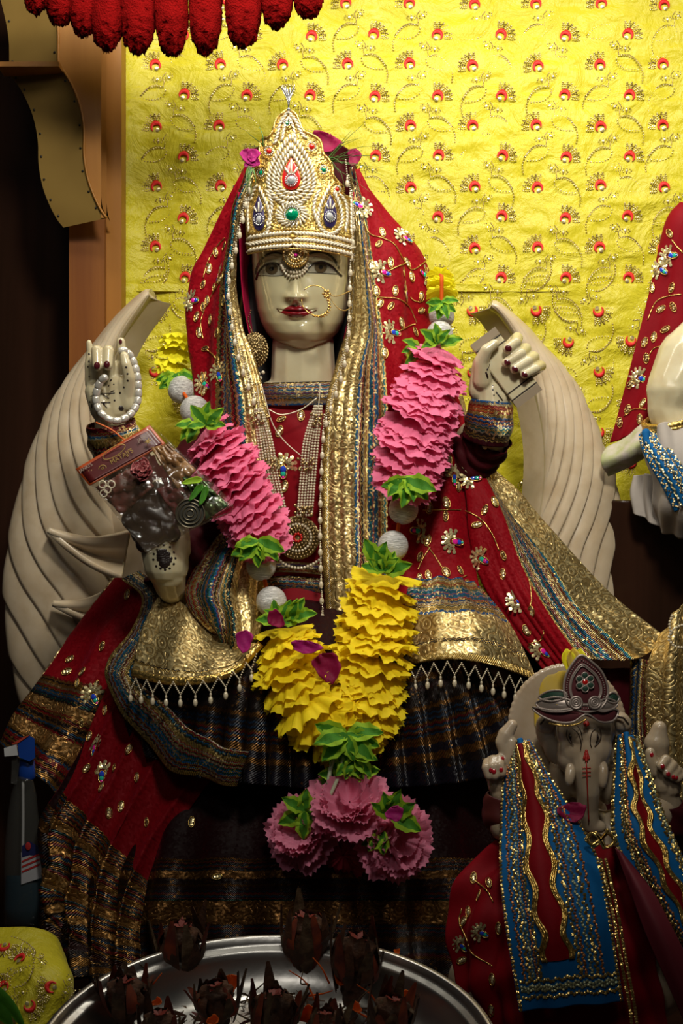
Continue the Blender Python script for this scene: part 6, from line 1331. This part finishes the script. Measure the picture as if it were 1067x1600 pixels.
def sbraid(S_, v, u0, u1, kind, wav=.0, per=.02, r=.0016, mat='gold', par=None, name=None):
    n = 120; U = np.linspace(u0, u1, n); Lm = (u1-u0)*S_.um[-1]; vw = S_.vm[-1]
    uv = [(u, v+wav/vw*math.sin(u*S_.um[-1]/per*2*math.pi)) for u in U]; P = S_.path(uv, .0022); mb = MB()
    if kind == 'cord': mb.tube(P, r, 6, flat=.6)
    else:
        L = np.concatenate([[0], np.cumsum(np.linalg.norm(np.diff(P, axis=0), axis=1))]); m = int(L[-1]/(r*2.3))
        for s_ in np.linspace(0, L[-1], m): p = np.array([np.interp(s_, L, P[:, k]) for k in range(3)]); mb.disc(p, nrm(np.array([random.uniform(-.4, .4), -1, random.uniform(-.1, .7)])), r*1.15, 6, dome=.2)
    mb.build(name or ('wavy_gold_cord' if kind == 'cord' else 'sequin_braid'), M[mat], par)
M['seq_d'] = gold('dim_gold_sequin', (.85, .62, .22), (.60, .40, .10), .25, 150, .7, .85); M['cord_t'] = gold('teal_gold_thread', (.20, .32, .25), (.45, .36, .14), .4, 400, .5, .6); M['cord_o'] = gold('copper_thread', (.50, .20, .06), (.30, .10, .03), .4, 400, .5, .7)
for S_, lst in ((sl, ((.02, 'seq_d', 0), (.10, 'cord_o', .0012), (.15, 'seq_d', .0018), (.19, 'cord_t', .0012), (.235, 'cord_o', .001), (.28, 'seq_d', .0018), (.66, 'seq_d', .0018), (.70, 'cord_o', .001), (.745, 'cord_t', .0014), (.79, 'seq_d', .0016), (.84, 'cord_o', .001), (.98, 'seq_d', 0))),
                (sr, ((.02, 'seq_d', 0), (.06, 'seq_d', 0), (.20, 'seq_d', .002), (.25, 'cord_t', .0015), (.30, 'cord_o', .001), (.35, 'seq_d', .002), (.40, 'cord_o', .001), (.84, 'seq_d', .002), (.89, 'cord_t', .0015), (.94, 'seq_d', .002)))):
    for v, mt, wv in lst: sbraid(S_, v, .01, .86 if (S_ is sl and .05 < v < .9) else .99, 'seq', wv, .011, .0017 if 'cord' in mt else .0022, mt, sh)
for S_, v0, u1 in ((sl, .47, .80), (sr, .60, .98)):
    par = [o for o in sh.children if ('left' if S_ is sl else 'right') in o.name][0]
    w_ = .085; U = np.linspace(.03, u1, 90); per = .05
    def ev(u, sgn): 
        return v0+sgn*(w_+.030*math.sin(u*S_.um[-1]/per*2*math.pi))*min(1, u*3+.3)
    A_ = S_.path([(u, ev(u, -1)) for u in U], .002); B_ = S_.path([(u, ev(u, 1)) for u in U], .002); MB().grid(np.stack([S_.path([(u, ev(u, -1)*(1-t)+ev(u, 1)*t) for u in U], .0022+.0012*math.sin(t*3.14)) for t in np.linspace(0, 1, 10)], 1)).build('red_inlay', M['red'], sh)
    for sg_ in (-1, 1):
        for k_ in (0, .02, .04): MB().tube(S_.path([(u, ev(u, sg_)+sg_*k_) for u in U], .003), .0017, 6).build('wavy_gold_cord', M['gold'], sh)
for v in (.865, .885, .915, .935, .955): sbraid(sl, 0, 0, 1, 'seq', 0) if False else None
for u_, mt in ((.875, 'seq_d'), (.90, 'cord_t'), (.915, 'cord_t'), (.945, 'seq_d')):
    P = sl.path([(u_+.006*math.sin(v*70), v) for v in np.linspace(.06, .95, 90)], .0024); mb = MB(); L = np.concatenate([[0], np.cumsum(np.linalg.norm(np.diff(P, axis=0), axis=1))])
    for s_ in np.linspace(0, L[-1], int(L[-1]/.0038)): mb.disc(np.array([np.interp(s_, L, P[:, k]) for k in range(3)]), nrm(np.array([random.uniform(-.4, .4), -1, random.uniform(0, .6)])), .0022, 6, dome=.2)
    mb.build('sequin_braid', M[mt], sh)
# ---- red robe of the small idol
rb = thing('small_red_robe', 'red velvet robe with gold motifs spread under the small idol', 'robe', g3(860, 1640, -.05))
rr_ = Surf(R3([[(800, 1300), (860, 1310), (940, 1320), (1000, 1330)], [(735, 1350), (810, 1370), (930, 1380), (1010, 1380)], [(706, 1410), (780, 1420), (910, 1430), (1020, 1440)], [(705, 1480), (775, 1490), (900, 1500), (1030, 1510)], [(720, 1545), (780, 1555), (900, 1560), (1040, 1570)], [(760, 1600), (800, 1610), (900, 1620), (1050, 1630)], [(800, 1660), (830, 1670), (900, 1670), (1060, 1680)]],
             [[G+.01, G-.03, G-.03, G-.02], [G+.01, G-.04, G-.05, G-.03], [G+.0, G-.06, G-.07, G-.04], [G-.01, G-.07, G-.09, G-.06], [G-.02, G-.08, G-.10, G-.07], [G-.02, G-.08, G-.10, G-.08], [G-.02, G-.06, G-.08, G-.06]]), 120, 120)
rr_.foldn(lambda U, V: .006*np.sin(V*math.pi*9+4*U)+.003*np.sin(U*30+V*8)); rr_.mesh('robe_cloth', M['red'], rb, .002)
lf2 = leafmesh('sequin_leaf', .0042, .0078)
for x, y, d in ((740, 1372, 10), (765, 1380, -20), (733, 1425, 0), (750, 1400, 20), (722, 1500, 60), (770, 1530, 0), (725, 1440, 30), (768, 1578, 0), (780, 1450, 0)): motif(lf2, rr_, x, y, d, rb, .95)
pk2 = peacock('peacock_motif', ('gem_bl2', 'gem_grn2', 'gem_bl2'))
for x, y, d in ((750, 1456, 20), (720, 1475, 40)): motif(pk2, rr_, x, y, d, rb, .7)
for P in ([(735, 1372), (760, 1390), (770, 1410)], [(722, 1420), (718, 1440), (730, 1465), (740, 1490), (770, 1510)]): vine(rr_, P, rb)
sleeve('sleeve', [(784, 1243, G, 17), (782, 1258, G+.002, 22), (786, 1275, G+.008, 24), (805, 1300, G+.02, 28), (850, 1330, G+.03, 30)], simple('maroon_satin_sleeve', (.085, .012, .010), .5), rb, .0018)
sleeve('sleeve', [(1044, 1255, G+.002, 19), (1046, 1275, G+.006, 24), (1040, 1300, G+.02, 28), (1000, 1330, G+.03, 30)], M['maroon'], rb, .0018)
Surf(R3([[(962, 1325), (968, 1330), (975, 1338)], [(985, 1390), (1000, 1390), (1018, 1392)], [(1010, 1460), (1030, 1455), (1052, 1455)], [(1045, 1540), (1065, 1535), (1090, 1530)], [(1080, 1620), (1100, 1610), (1130, 1600)]],
        [[G-.075, G-.08, G-.075], [G-.10, G-.11, G-.10], [G-.12, G-.13, G-.12], [G-.13, G-.14, G-.13], [G-.13, G-.14, G-.13]]), 80, 30).mesh('crimson_lining', simple('crimson_lining_plain', (.12, .003, .012), .7), rb, .003)
pt_ = Wa(crom(np.array([(940, 1340, G-.085), (958, 1420, G-.11), (972, 1500, G-.12), (985, 1570, G-.12), (990, 1620, G-.12)], float), 60))
mb = MB(); L = np.concatenate([[0], np.cumsum(np.linalg.norm(np.diff(pt_, axis=0), axis=1))])
for s_ in np.linspace(0, L[-1], int(L[-1]/.0035)):
    p = np.array([np.interp(s_, L, pt_[:, k]) for k in range(3)])
    for dx in (-.003, .003): mb.disc(p+[dx, -.012, 0], nrm(np.array([random.uniform(-.4, .4), -1, random.uniform(0, .6)])), .0024, 6, dome=.2)
mb.build('sequin_border', M['seq_d'], rb)
kn = thing('gold_thread_knot', 'gold thread knot at the chest of the small idol', 'knot', g3(935, 1320, -.08))
for k, P in enumerate(([(915, 1312), (925, 1302), (938, 1312), (928, 1322), (915, 1312)], [(938, 1312), (950, 1302), (960, 1314), (948, 1324), (938, 1312)], [(930, 1300), (938, 1312), (944, 1326)], [(950, 1296), (940, 1310), (925, 1320)])):
    MB().tube(np.array([g3(x, y, -.092) for x, y in crom(np.array(P, float), 20)]), .0022, 6).build('thread_loop', M['seq_d'], kn)
loose('rose_petal', 'dark pink rose petal resting beside the trunk of the elephant-headed idol', 893, 1272, G-.055, 34, 26, -15, M['rose'], face=(0, -1, .6))
# ================================================================== NEIGHBOURING IDOL (mostly beyond the right edge)
nb_ = thing('neighbouring_idol', 'white marble arm of the neighbouring idol at the right edge with a gold bangle', 'idol', W(1067, 700, .1))
blob('arm', [(W(1075, 560, .06), .050, W(1052, 610, .05), .044), (W(1052, 610, .05), .044, W(1046, 640, .05), .036), (W(1046, 640, .05), .036, W(1090, 740, .04), .04), (W(1075, 560, .06), .05, W(1130, 520, .08), .06)], M['marble'], nb_, .003, 8)
for r0, rr2 in ((0, .0055), (.006, .004)):
    c = W(1050, 655, .05)+[0, 0, -r0]; t_ = np.linspace(0, 2*math.pi, 40)[:-1]; R_ = np.array(Matrix.Rotation(math.radians(-14), 3, 'Y'))
    MB().tube([(np.array([.044*math.cos(q), .044*math.sin(q), .010*math.sin(q)]))@R_.T+c for q in t_], rr2, 8, closed=True).build('bangle', M['gold'], nb_)
nr2 = thing('neighbour_red_veil', 'red velvet veil with gold motifs at the right edge of the picture', 'veil', W(1030, 690, .12))
nv_ = Surf(R3([[(1062, 320), (1080, 318), (1120, 315)], [(1042, 350), (1065, 350), (1120, 345)], [(1020, 450), (1050, 450), (1110, 450)], [(992, 555), (1030, 555), (1100, 560)], [(972, 630), (1010, 630), (1070, 640)], [(953, 692), (985, 680), (1030, 670)]], [[.14, .11, .12], [.14, .10, .11], [.14, .11, .12], [.14, .115, .12], [.15, .12, .13], [.15, .135, .14]]), 120, 70)
nv_.foldn(lambda U, V: .006*np.sin(V*9+U*3)); nv_.mesh('velvet', M['red'], nr2, .002)
lf3 = [leafmesh('sequin_leaf', .0045, .0085), leafmesh('sequin_leaf', .0045, .0085, 'gold_dull')]
for x, y, d in ((1047, 365, -25), (1020, 450, 0), (1033, 483, 60), (1050, 450, 15), (1052, 480, -20), (1007, 535, 20), (1022, 527, 10), (1010, 560, 0), (981, 640, 15), (1005, 630, 30), (968, 660, 0), (985, 600, 30), (1040, 515, 60), (1000, 655, 0)): motif(random.choice(lf3), nv_, x, y, d, nr2)
for x, y, d in ((1032, 420, 30), (998, 590, 20), (1045, 400, 0)): motif(pk[0] if False else pk2, nv_, x, y, d, nr2)
for P in ([(1012, 560), (1022, 545), (1040, 540)], [(1012, 500), (1025, 472), (1045, 463), (1064, 460)], [(975, 650), (990, 640), (1010, 640)], [(1050, 375), (1058, 385), (1067, 395)]): vine(nv_, P, nr2)
ns = thing('neighbour_white_sleeve', 'white embroidered net sleeve with blue braid on the neighbouring idol', 'sleeve', W(1040, 830, .05))
ws_ = Surf(R3([[(1000, 690), (1035, 662), (1080, 655)], [(1012, 720), (1045, 700), (1100, 690)], [(1022, 750), (1058, 735), (1110, 730)], [(1018, 790), (1058, 790), (1110, 780)], [(1030, 828), (1058, 838), (1110, 840)]], [[.06, .01, .02], [.05, -.01, .0], [.04, -.02, -.01], [.05, -.02, -.01], [.08, .03, .03]]), 80, 60)
ws_.foldn(lambda U, V: .004*np.sin(V*16+U*5)); ws_.mesh('net_sleeve', M['white_cloth'], ns, .002)
bl_ = Surf(R3([[(999, 680), (1005, 676), (1012, 672)], [(1004, 702), (1022, 694), (1034, 688)], [(1018, 730), (1040, 722), (1056, 715)], [(1036, 762), (1060, 752), (1075, 745)], [(1055, 800), (1075, 785), (1095, 775)]], [[.035]*3, [.02, .0, .01], [.0, -.025, -.02], [-.01, -.035, -.03], [-.01, -.035, -.03]]), 80, 30)
bl_.foldn(lambda U, V: .002*np.sin(V*22)); bl_.mesh('blue_braid', M['blue'], ns, .003)
for v in (.12, .3, .45, .6, .75, .92): sbraid(bl_, v, .02, .98, 'seq', .0018, .012, .0018, 'sequin' if v in (.3, .6, .92) else 'gold_dull', ns)
blob('blue_tassel', [(W(1009, 676, .02), .007, W(1010, 692, .015), .005)], M['blue'], ns, .002, 3)
fs = Surf(R3([[(948, 700), (940, 722), (950, 745)], [(975, 685), (968, 712), (975, 735)], [(1000, 662), (998, 695), (1005, 715)], [(1030, 650), (1030, 680), (1035, 705)]], [[.13, .11, .13], [.12, .095, .12], [.11, .08, .11], [.10, .08, .10]]), 60, 40)
fs.fold(lambda U, V: .004*vnoise(U*40, V*40)); fs.mesh('floral_net_piece', simple('floral_net', (.50, .44, .40), .7, noise=(45, (.34, .36, .16))), ns, .003)
fs2 = Surf(R3([[(990, 745), (985, 770), (990, 800)], [(1010, 740), (1010, 775), (1015, 815)], [(1030, 745), (1040, 780), (1045, 832)]], [[.10]*3, [.08]*3, [.06]*3]), 40, 40); fs2.foldn(lambda U, V: .005*np.sin(U*14)); fs2.mesh('scalloped_hem', M['white_cloth'], ns, .002)
ng = thing('neighbour_gold_robe', 'gold brocade drape of the neighbouring idol at the lower right', 'drape', W(1040, 1250, -.1))
g1 = Surf(R3([[(1030, 1010), (1050, 960), (1085, 935)], [(1012, 1050), (1045, 1030), (1090, 1010)], [(1016, 1110), (1045, 1100), (1095, 1090)], [(1022, 1170), (1050, 1165), (1100, 1160)], [(1030, 1240), (1055, 1240), (1105, 1235)], [(1035, 1300), (1060, 1300), (1110, 1300)]], [[-.10, -.13, -.10], [-.11, -.15, -.12], [-.12, -.155, -.13], [-.12, -.155, -.13], [-.12, -.155, -.13], [-.12, -.155, -.13]]), 120, 60)
g1.foldn(lambda U, V: .006*np.sin(V*13+U*3)); g1.mesh('gold_cloth', M['veil_gold'] if 'veil_gold' in M else T['gold'], ng, .002)
g2 = Surf(R3([[(985, 1030), (1005, 1030), (1020, 1035)], [(985, 1090), (1000, 1090), (1018, 1090)], [(982, 1150), (1000, 1150), (1022, 1150)], [(990, 1220), (1010, 1220), (1030, 1220)]], [[-.10, -.115, -.11]]*4), 80, 30, vs=[0, .022, .045])
g2.foldn(lambda U, V: .003*np.sin(V*18)); g2.mesh('braid_strip', trim('neighbour_braid', [(10, 'krgkbg'), (10, 'bntkbw'), (12, 'grkwgr'), (13, 'gkGk')], dark=.6), ng, .002)
for P in ([(1045, 995), (1050, 985), (1062, 978), (1075, 975)], [(1045, 1000), (1055, 1010), (1075, 1012)], [(1048, 990), (1046, 975), (1050, 962)]):
    mb = MB()
    for x, y in resample(crom(np.array(P, float), 16), 4.6): mb.ball(W(x, y, -.168), .0022, 5, 6)
    mb.build('pearl_string', M['pearl'], ng)
dk = Surf(R3([[(840, 1030), (900, 1040), (990, 1045)], [(850, 1100), (920, 1100), (1000, 1110)], [(860, 1200), (930, 1200), (1010, 1210)], [(860, 1320), (930, 1320), (1020, 1330)]], [[-.10, -.08, -.09]]*4), 60, 60); dk.foldn(lambda U, V: .008*np.sin(V*18+U)); dk.mesh('dark_under_cloth', M['maroon'], ng, .002)
# ================================================================== STEEL TRAY WITH WITHERED OFFERINGS
BC = W(418, 1642, -.80); tl = math.radians(12.5); RB = np.array(Matrix.Rotation(tl, 3, 'X'))
def lathe(mb, prof, n=96, mi=0):
    a_ = np.linspace(0, 2*math.pi, n, endpoint=False); P = np.array([[(r*math.cos(q), r*math.sin(q), z) for q in a_] for r, z in prof]); mb.grid(P@RB.T+BC, mi, cv=True)
tray = thing('steel_tray', 'round brushed steel tray with a rolled rim in the foreground', 'tray', BC-[0, 0, .09])
b = MB(); lathe(b, [(.205, -.050), (.222, -.030), (.232, -.012), (.2385, -.006), (.2415, .000), (.2420, .003), (.2400, .0045), (.2365, .003), (.2345, -.003), (.2320, -.006), (.226, -.007), (.2235, -.010), (.2215, -.016), (.214, -.032), (.200, -.046), (.185, -.050), (.12, -.051), (.01, -.051)]); b.build('tray_bowl', M['steel'], tray)
b = MB(); lathe(b, [(.2400, .003), (.2432, .0035), (.2440, .0012), (.2425, -.001), (.2400, .000)]); b.build('rolled_rim', M['steel'], tray)
toB = lambda x, y, z: np.array([x, y, z])@RB.T+BC
def onB(px, py, z=-.04):
    """world point over the tray seen at that picture position, at local height z"""
    n = RB@np.array([0, 0, 1.]); o = BC+n*z; cpos = np.array([0, -D, .8]); d = W(px, py, 0)-cpos; t = np.dot(o-cpos, n)/np.dot(d, n); return cpos+d*t
mb = MB()
for i in range(900):
    r = .19*math.sqrt(random.random()); a_ = random.uniform(0, 6.28); c = toB(r*math.cos(a_), r*math.sin(a_), -.045+random.uniform(0, .022)*(1-r/.22)); v = nrm(rng.normal(0, 1, 3)*[1, 1, .45])*random.uniform(.006, .02); w = nrm(np.cross(v, rng.normal(0, 1, 3)))*random.uniform(.0008, .003)
    mid = c+rng.normal(0, .003, 3); mb.add([c-v-w*.3, c-v+w*.3, mid+w, mid-w, c+v+w*.3, c+v-w*.3], [[0, 1, 2, 3], [3, 2, 4, 5]], i % 3)
o = mb.build('withered_petal_litter', [M['dry'], M['dry2'], simple('dark_red_dry', (.12, .015, .01), .7)], None); tag(o, 'layer of dried petals and stalk bits covering the tray', 'dried petals', kind='stuff')
M['dry_red'] = simple('dried_orange_red_petal', (.30, .05, .012), .7, noise=(60, (.12, .02, .01)))
def wflower(px, pyb, pyt, rad, label, lean=0.0, cap='redcap'):
    base = onB(px, pyb, -.045); h_ = (pyb-pyt)/1000*(D+base[1])/D*1.3; t_ = thing('withered_flower', label, 'flower', base, 'withered flower heads in the steel tray')
    up = nrm(np.array([lean, -.25, 1.])); s1 = nrm(np.cross(up, [0, 1, 0])); s2 = np.cross(up, s1); a_ = np.linspace(0, 2*math.pi, 22, endpoint=False); P = []
    for k, t in enumerate(np.linspace(0, 1, 16)):
        r = rad/1000*.68*(.45+.75*math.sin(min(1, t*1.05)*math.pi*.62))*(1+.05*math.sin(t*40)); rr = r*(1+.10*np.sin(a_*7+k*.3)+.05*rng.standard_normal(22))
        if t > .93: rr = rr*.5
        P.append(base+up*h_*t+(rr*np.cos(a_))[:, None]*s1+(rr*np.sin(a_))[:, None]*s2)
    MB().grid(np.array(P), cv=True).build('flower_head', M['dry'], t_)
    for k in range(16):
        q = k/16*6.28+random.random(); d0 = s1*math.cos(q)+s2*math.sin(q); r = rad/1000; p0 = base+up*h_*random.uniform(.15, .4)+d0*r*.7; p1 = base+up*h_*random.uniform(.5, .7)+d0*r*1.1; p2 = base+up*h_*random.uniform(.8, 1.25)+d0*r*random.uniform(.5, 1.7)
        Q = crom(np.array([p0, p1, p2]), 8); sd = nrm(np.cross(up, d0)); w_ = r*.34*np.sin(np.linspace(.3, 2.9, 8)); MB().grid(np.stack([Q-sd*w_[:, None], Q+d0*.002, Q+sd*w_[:, None]], 1)).build('dry_petal', M['dry_red'] if k % 4 == 1 else (M['dry2'] if k % 2 else M['dry']), t_)
    mb = MB()
    for k in range(14):
        q = random.uniform(0, 6.28); d0 = s1*math.cos(q)+s2*math.sin(q); p0 = base+up*h_*.93; v = nrm(d0+up*random.uniform(-.2, .6))*rad/1000*random.uniform(.3, .6); w = np.cross(v, up)*.3; mb.add([p0, p0+v*.5+w, p0+v, p0+v*.5-w], [[0, 1, 2, 3]])
    mb.build('red_cap', simple('faded_red_petal', (.22, .022, .010), .6) if 'faded_red_petal' not in bpy.data.materials else bpy.data.materials['faded_red_petal'], t_)
    return t_
wflower(285, 1535, 1456, 25, 'tall withered brown flower head standing at the back left of the tray'); wflower(197, 1600, 1540, 24, 'withered brown flower head nearest the left rim of the tray'); wflower(478, 1525, 1442, 26, 'darkest withered flower head, upright at the back middle of the tray'); wflower(548, 1570, 1476, 25, 'withered flower head with pale side petals, right of the darkest one', .1)
wflower(345, 1610, 1545, 22, 'low withered flower head in front of the tall back left one', -.1); wflower(602, 1640, 1568, 22, 'small withered flower head toward the right side of the tray', .15); wflower(250, 1650, 1590, 20, 'withered flower head at the bottom edge, left of the middle'); wflower(430, 1640, 1560, 24, 'withered flower head in the centre foreground of the tray'); wflower(510, 1660, 1590, 20, 'withered flower head at the bottom edge, right of the middle')
for i in range(14):
    px, py = random.uniform(220, 640), random.uniform(1545, 1600)
    if i < 4: px, py = ((535, 1532), (360, 1540), (620, 1490), (480, 1585))[i]
    p = onB(px, py, -.010 if i != 2 else .0); m_ = (random.uniform(9, 15) if i > 3 else 22) if i != 2 else 9
    o = loose('marigold_petal', 'single orange marigold petal among the withered flowers in the tray', *toPx(p), p[1], m_*.7, m_, random.uniform(-80, 80), M['orange'], face=(random.uniform(-.5, .5), -1, random.uniform(.2, 1.5)), curl=.7, group='orange petals in the steel tray')
    if i < 3: o['label'] = ('brightest orange marigold petal, in front of the flower head with pale side petals', 'bright orange petal beside the tall back left flower head', 'tiny orange petal stuck alone on the right rim of the steel tray')[i]
for i in range(16):
    px, py = random.uniform(215, 600), random.uniform(1530, 1600); p = onB(px, py, -.025); v = nrm(np.array([random.uniform(-1, 1), random.uniform(-.5, .2), random.uniform(.1, 1)]))*random.uniform(.02, .045)
    tag(MB().tube(crom(np.array([p, p+v*.5+rng.normal(0, .003, 3), p+v]), 8), np.linspace(.0013, .0006, 8), 5).build('dry_stalk', M['dry2'] if i % 3 else M['orange']), 'thin dried stalk sticking out of the withered flowers', 'stalk', 'dried stalks in the steel tray')
# ================================================================== YELLOW CLOTH, BOTTLE at the lower left
yc = thing('yellow_table_cloth', 'yellow embroidered cloth spread at the lower left corner', 'cloth', W(50, 1590, -.32))
ys = Surf(R3([[(-60, 1462), (0, 1455), (50, 1450), (85, 1462), (100, 1490)], [(-60, 1500), (0, 1495), (50, 1492), (92, 1500), (108, 1515)], [(-60, 1550), (0, 1545), (50, 1542), (95, 1545), (112, 1550)], [(-60, 1600), (0, 1600), (50, 1600), (85, 1600), (108, 1600)], [(-60, 1650), (0, 1655), (50, 1655), (80, 1655), (100, 1655)]], [[-.22, -.24, -.25, -.245, -.235], [-.28, -.30, -.31, -.30, -.28], [-.32, -.34, -.35, -.34, -.31], [-.34, -.36, -.37, -.355, -.33], [-.34, -.36, -.37, -.355, -.33]]), 80, 80)
ys.fold(lambda U, V: .005*vnoise(U*22, V*16)+.003*np.sin(V*40+U*20)); ys.mesh('satin_sheet', M['yellow'], yc, .002)
for x, y, an, k in ((30, 1500, 40, 0), (48, 1570, 160, 1), (85, 1500, 90, 0), (10, 1480, 200, 1), (5, 1545, 0, 0), (80, 1545, 300, 1)):
    p, n = ys.near(x, y); Mx = frame(p+n*.001, (1, 0, 0), n, .8)@Matrix.Rotation(math.radians(an), 4, 'Y'); place(fl if k or x in (30, 5) else vn, 'embroidered_flower' if k or x in (30, 5) else 'beaded_vine', Mx, yc)
    if x in (30, 48, 80): place(vn, 'beaded_vine', Mx, yc)
lv2 = thing('green_leaf', 'dark green leaf at the very bottom left corner on the yellow cloth', 'leaf', W(10, 1600, -.40))
for q in ([(-20, 1540), (5, 1560), (30, 1590), (45, 1625)], [(-20, 1575), (0, 1580), (18, 1600), (25, 1640)]):
    C = Wa(crom(np.array([(x, y, -.40) for x, y in q], float), 14)); w_ = .012*np.sin(np.linspace(.5, 3.0, 14))[:, None]; MB().grid(np.stack([C-[0, 0, 1]*w_, C+[0, -.004, 0], C+[0, 0, 1]*w_], 1)).build('leaf_blade', M['leaf'], lv2)
for o in (fl, vn, lf2, pk2, *lf3): bpy.data.objects.remove(o)
# spray bottle
sb = thing('spray_bottle', 'clear plastic spray bottle with blue and white trigger head at the left edge', 'bottle', W(38, 1430, -.12))
sd_ = -.12; s_ = (D+sd_)/D
plast = NT('clear_plastic'); plast.B(Base_Color=(.10, .10, .09), Roughness=.12, Alpha=.25, Coat_Weight=.8, Specular_IOR_Level=.8); blue_p = simple('blue_plastic', (.008, .045, .26), .3, coat=.3); white_p = simple('white_plastic', (.50, .50, .50), .35)
def ell(prof, name, mat, cx=0, off=0):
    a_ = np.linspace(0, 2*math.pi, 32, endpoint=False); P = np.array([[W(x+rx*math.cos(q), y, sd_+rx*.7/1000*math.sin(q)*-1+off) for q in a_] for x, y, rx in prof]); return MB().grid(P, cv=True).build(name, mat, sb)
ell([(38, 1212, 6), (38, 1214, 12), (38, 1222, 15), (37, 1240, 20), (36, 1270, 24), (37, 1310, 29), (39, 1345, 33), (41, 1375, 35), (40, 1420, 35), (40, 1445, 34), (40, 1450, 28), (40, 1450, 2)], 'bottle_body', plast.m)
ell([(39, 1368, 30), (41, 1376, 33), (40, 1420, 33), (40, 1444, 32), (40, 1447, 2)], 'blue_liquid', simple('dark_teal_liquid', (.004, .03, .05), .1, coat=.5))
ell([(42, 1186, 10), (42, 1188, 12), (42, 1206, 13), (42, 1214, 13.5), (42, 1218, 11)], 'screw_collar', blue_p)
def prism(pts, d0, d1, mat, name):
    P = np.array([[W(x, y, d) for x, y in pts] for d in (d0, d1)]); mb = MB().grid(P, cv=True); n = len(pts); mb.add(P[0], [list(range(n))] if n == 4 else [[0, i, i+1] for i in range(1, n-1)]); mb.add(P[1], [list(range(n))] if n == 4 else [[0, i, i+1] for i in range(1, n-1)]); o = mb.build(name, mat, sb, smooth=False); m = o.modifiers.new('b', 'BEVEL'); m.width = .001; return o
prism([(27, 1160), (45, 1149), (54, 1154), (55, 1184), (46, 1190), (30, 1183)], -.138, -.105, blue_p, 'trigger_head'); prism([(17, 1163), (38, 1151), (46, 1149), (28, 1161)], -.140, -.105, simple('red_plastic', (.40, .05, .03), .35), 'red_top_plate')
prism([(6, 1169), (26, 1163), (28, 1180), (7, 1182)], -.138, -.108, white_p, 'nozzle'); prism([(18, 1183), (32, 1184), (29, 1205), (26, 1226), (16, 1224), (18, 1203)], -.130, -.115, plast.m, 'trigger')
MB().tube(Wa(crom(np.array([(36, 1220, -.12), (36, 1300, -.12), (34, 1440, -.12)], float), 12)), .0022, 8).build('dip_tube', white_p, sb)
lab = lambda pts, mat, nm, k: MB().grid(np.array([[W(x, y, -.12-.026+.00035*abs(x-38)*0-.0005*k) for x, y in r] for r in pts])).build(nm, mat, sb)
lab([[(33, 1332), (48, 1330), (62, 1336)], [(33, 1360), (48, 1358), (65, 1356)], [(33, 1382), (48, 1377), (64, 1372)]], simple('label_white', (.36, .36, .38), .5), 'label', 0)
lab([[(34, 1322), (46, 1314), (62, 1324)], [(34, 1340), (46, 1336), (62, 1338)]], simple('label_navy', (.012, .015, .07), .4), 'label_top', 1)
for k in range(3): lab([[(34, 1345+k*8), (62, 1333+k*8)], [(34, 1348+k*8), (62, 1336+k*8)]], simple('label_red', (.35, .02, .02), .4) if k == 0 else bpy.data.materials['label_red'], 'label_stripe', 2)
MB().disc(W(44, 1322, -.149), (0, -1, 0), (.004, .006), 12, dome=.1).build('label_emblem', bpy.data.materials['label_red'], sb)
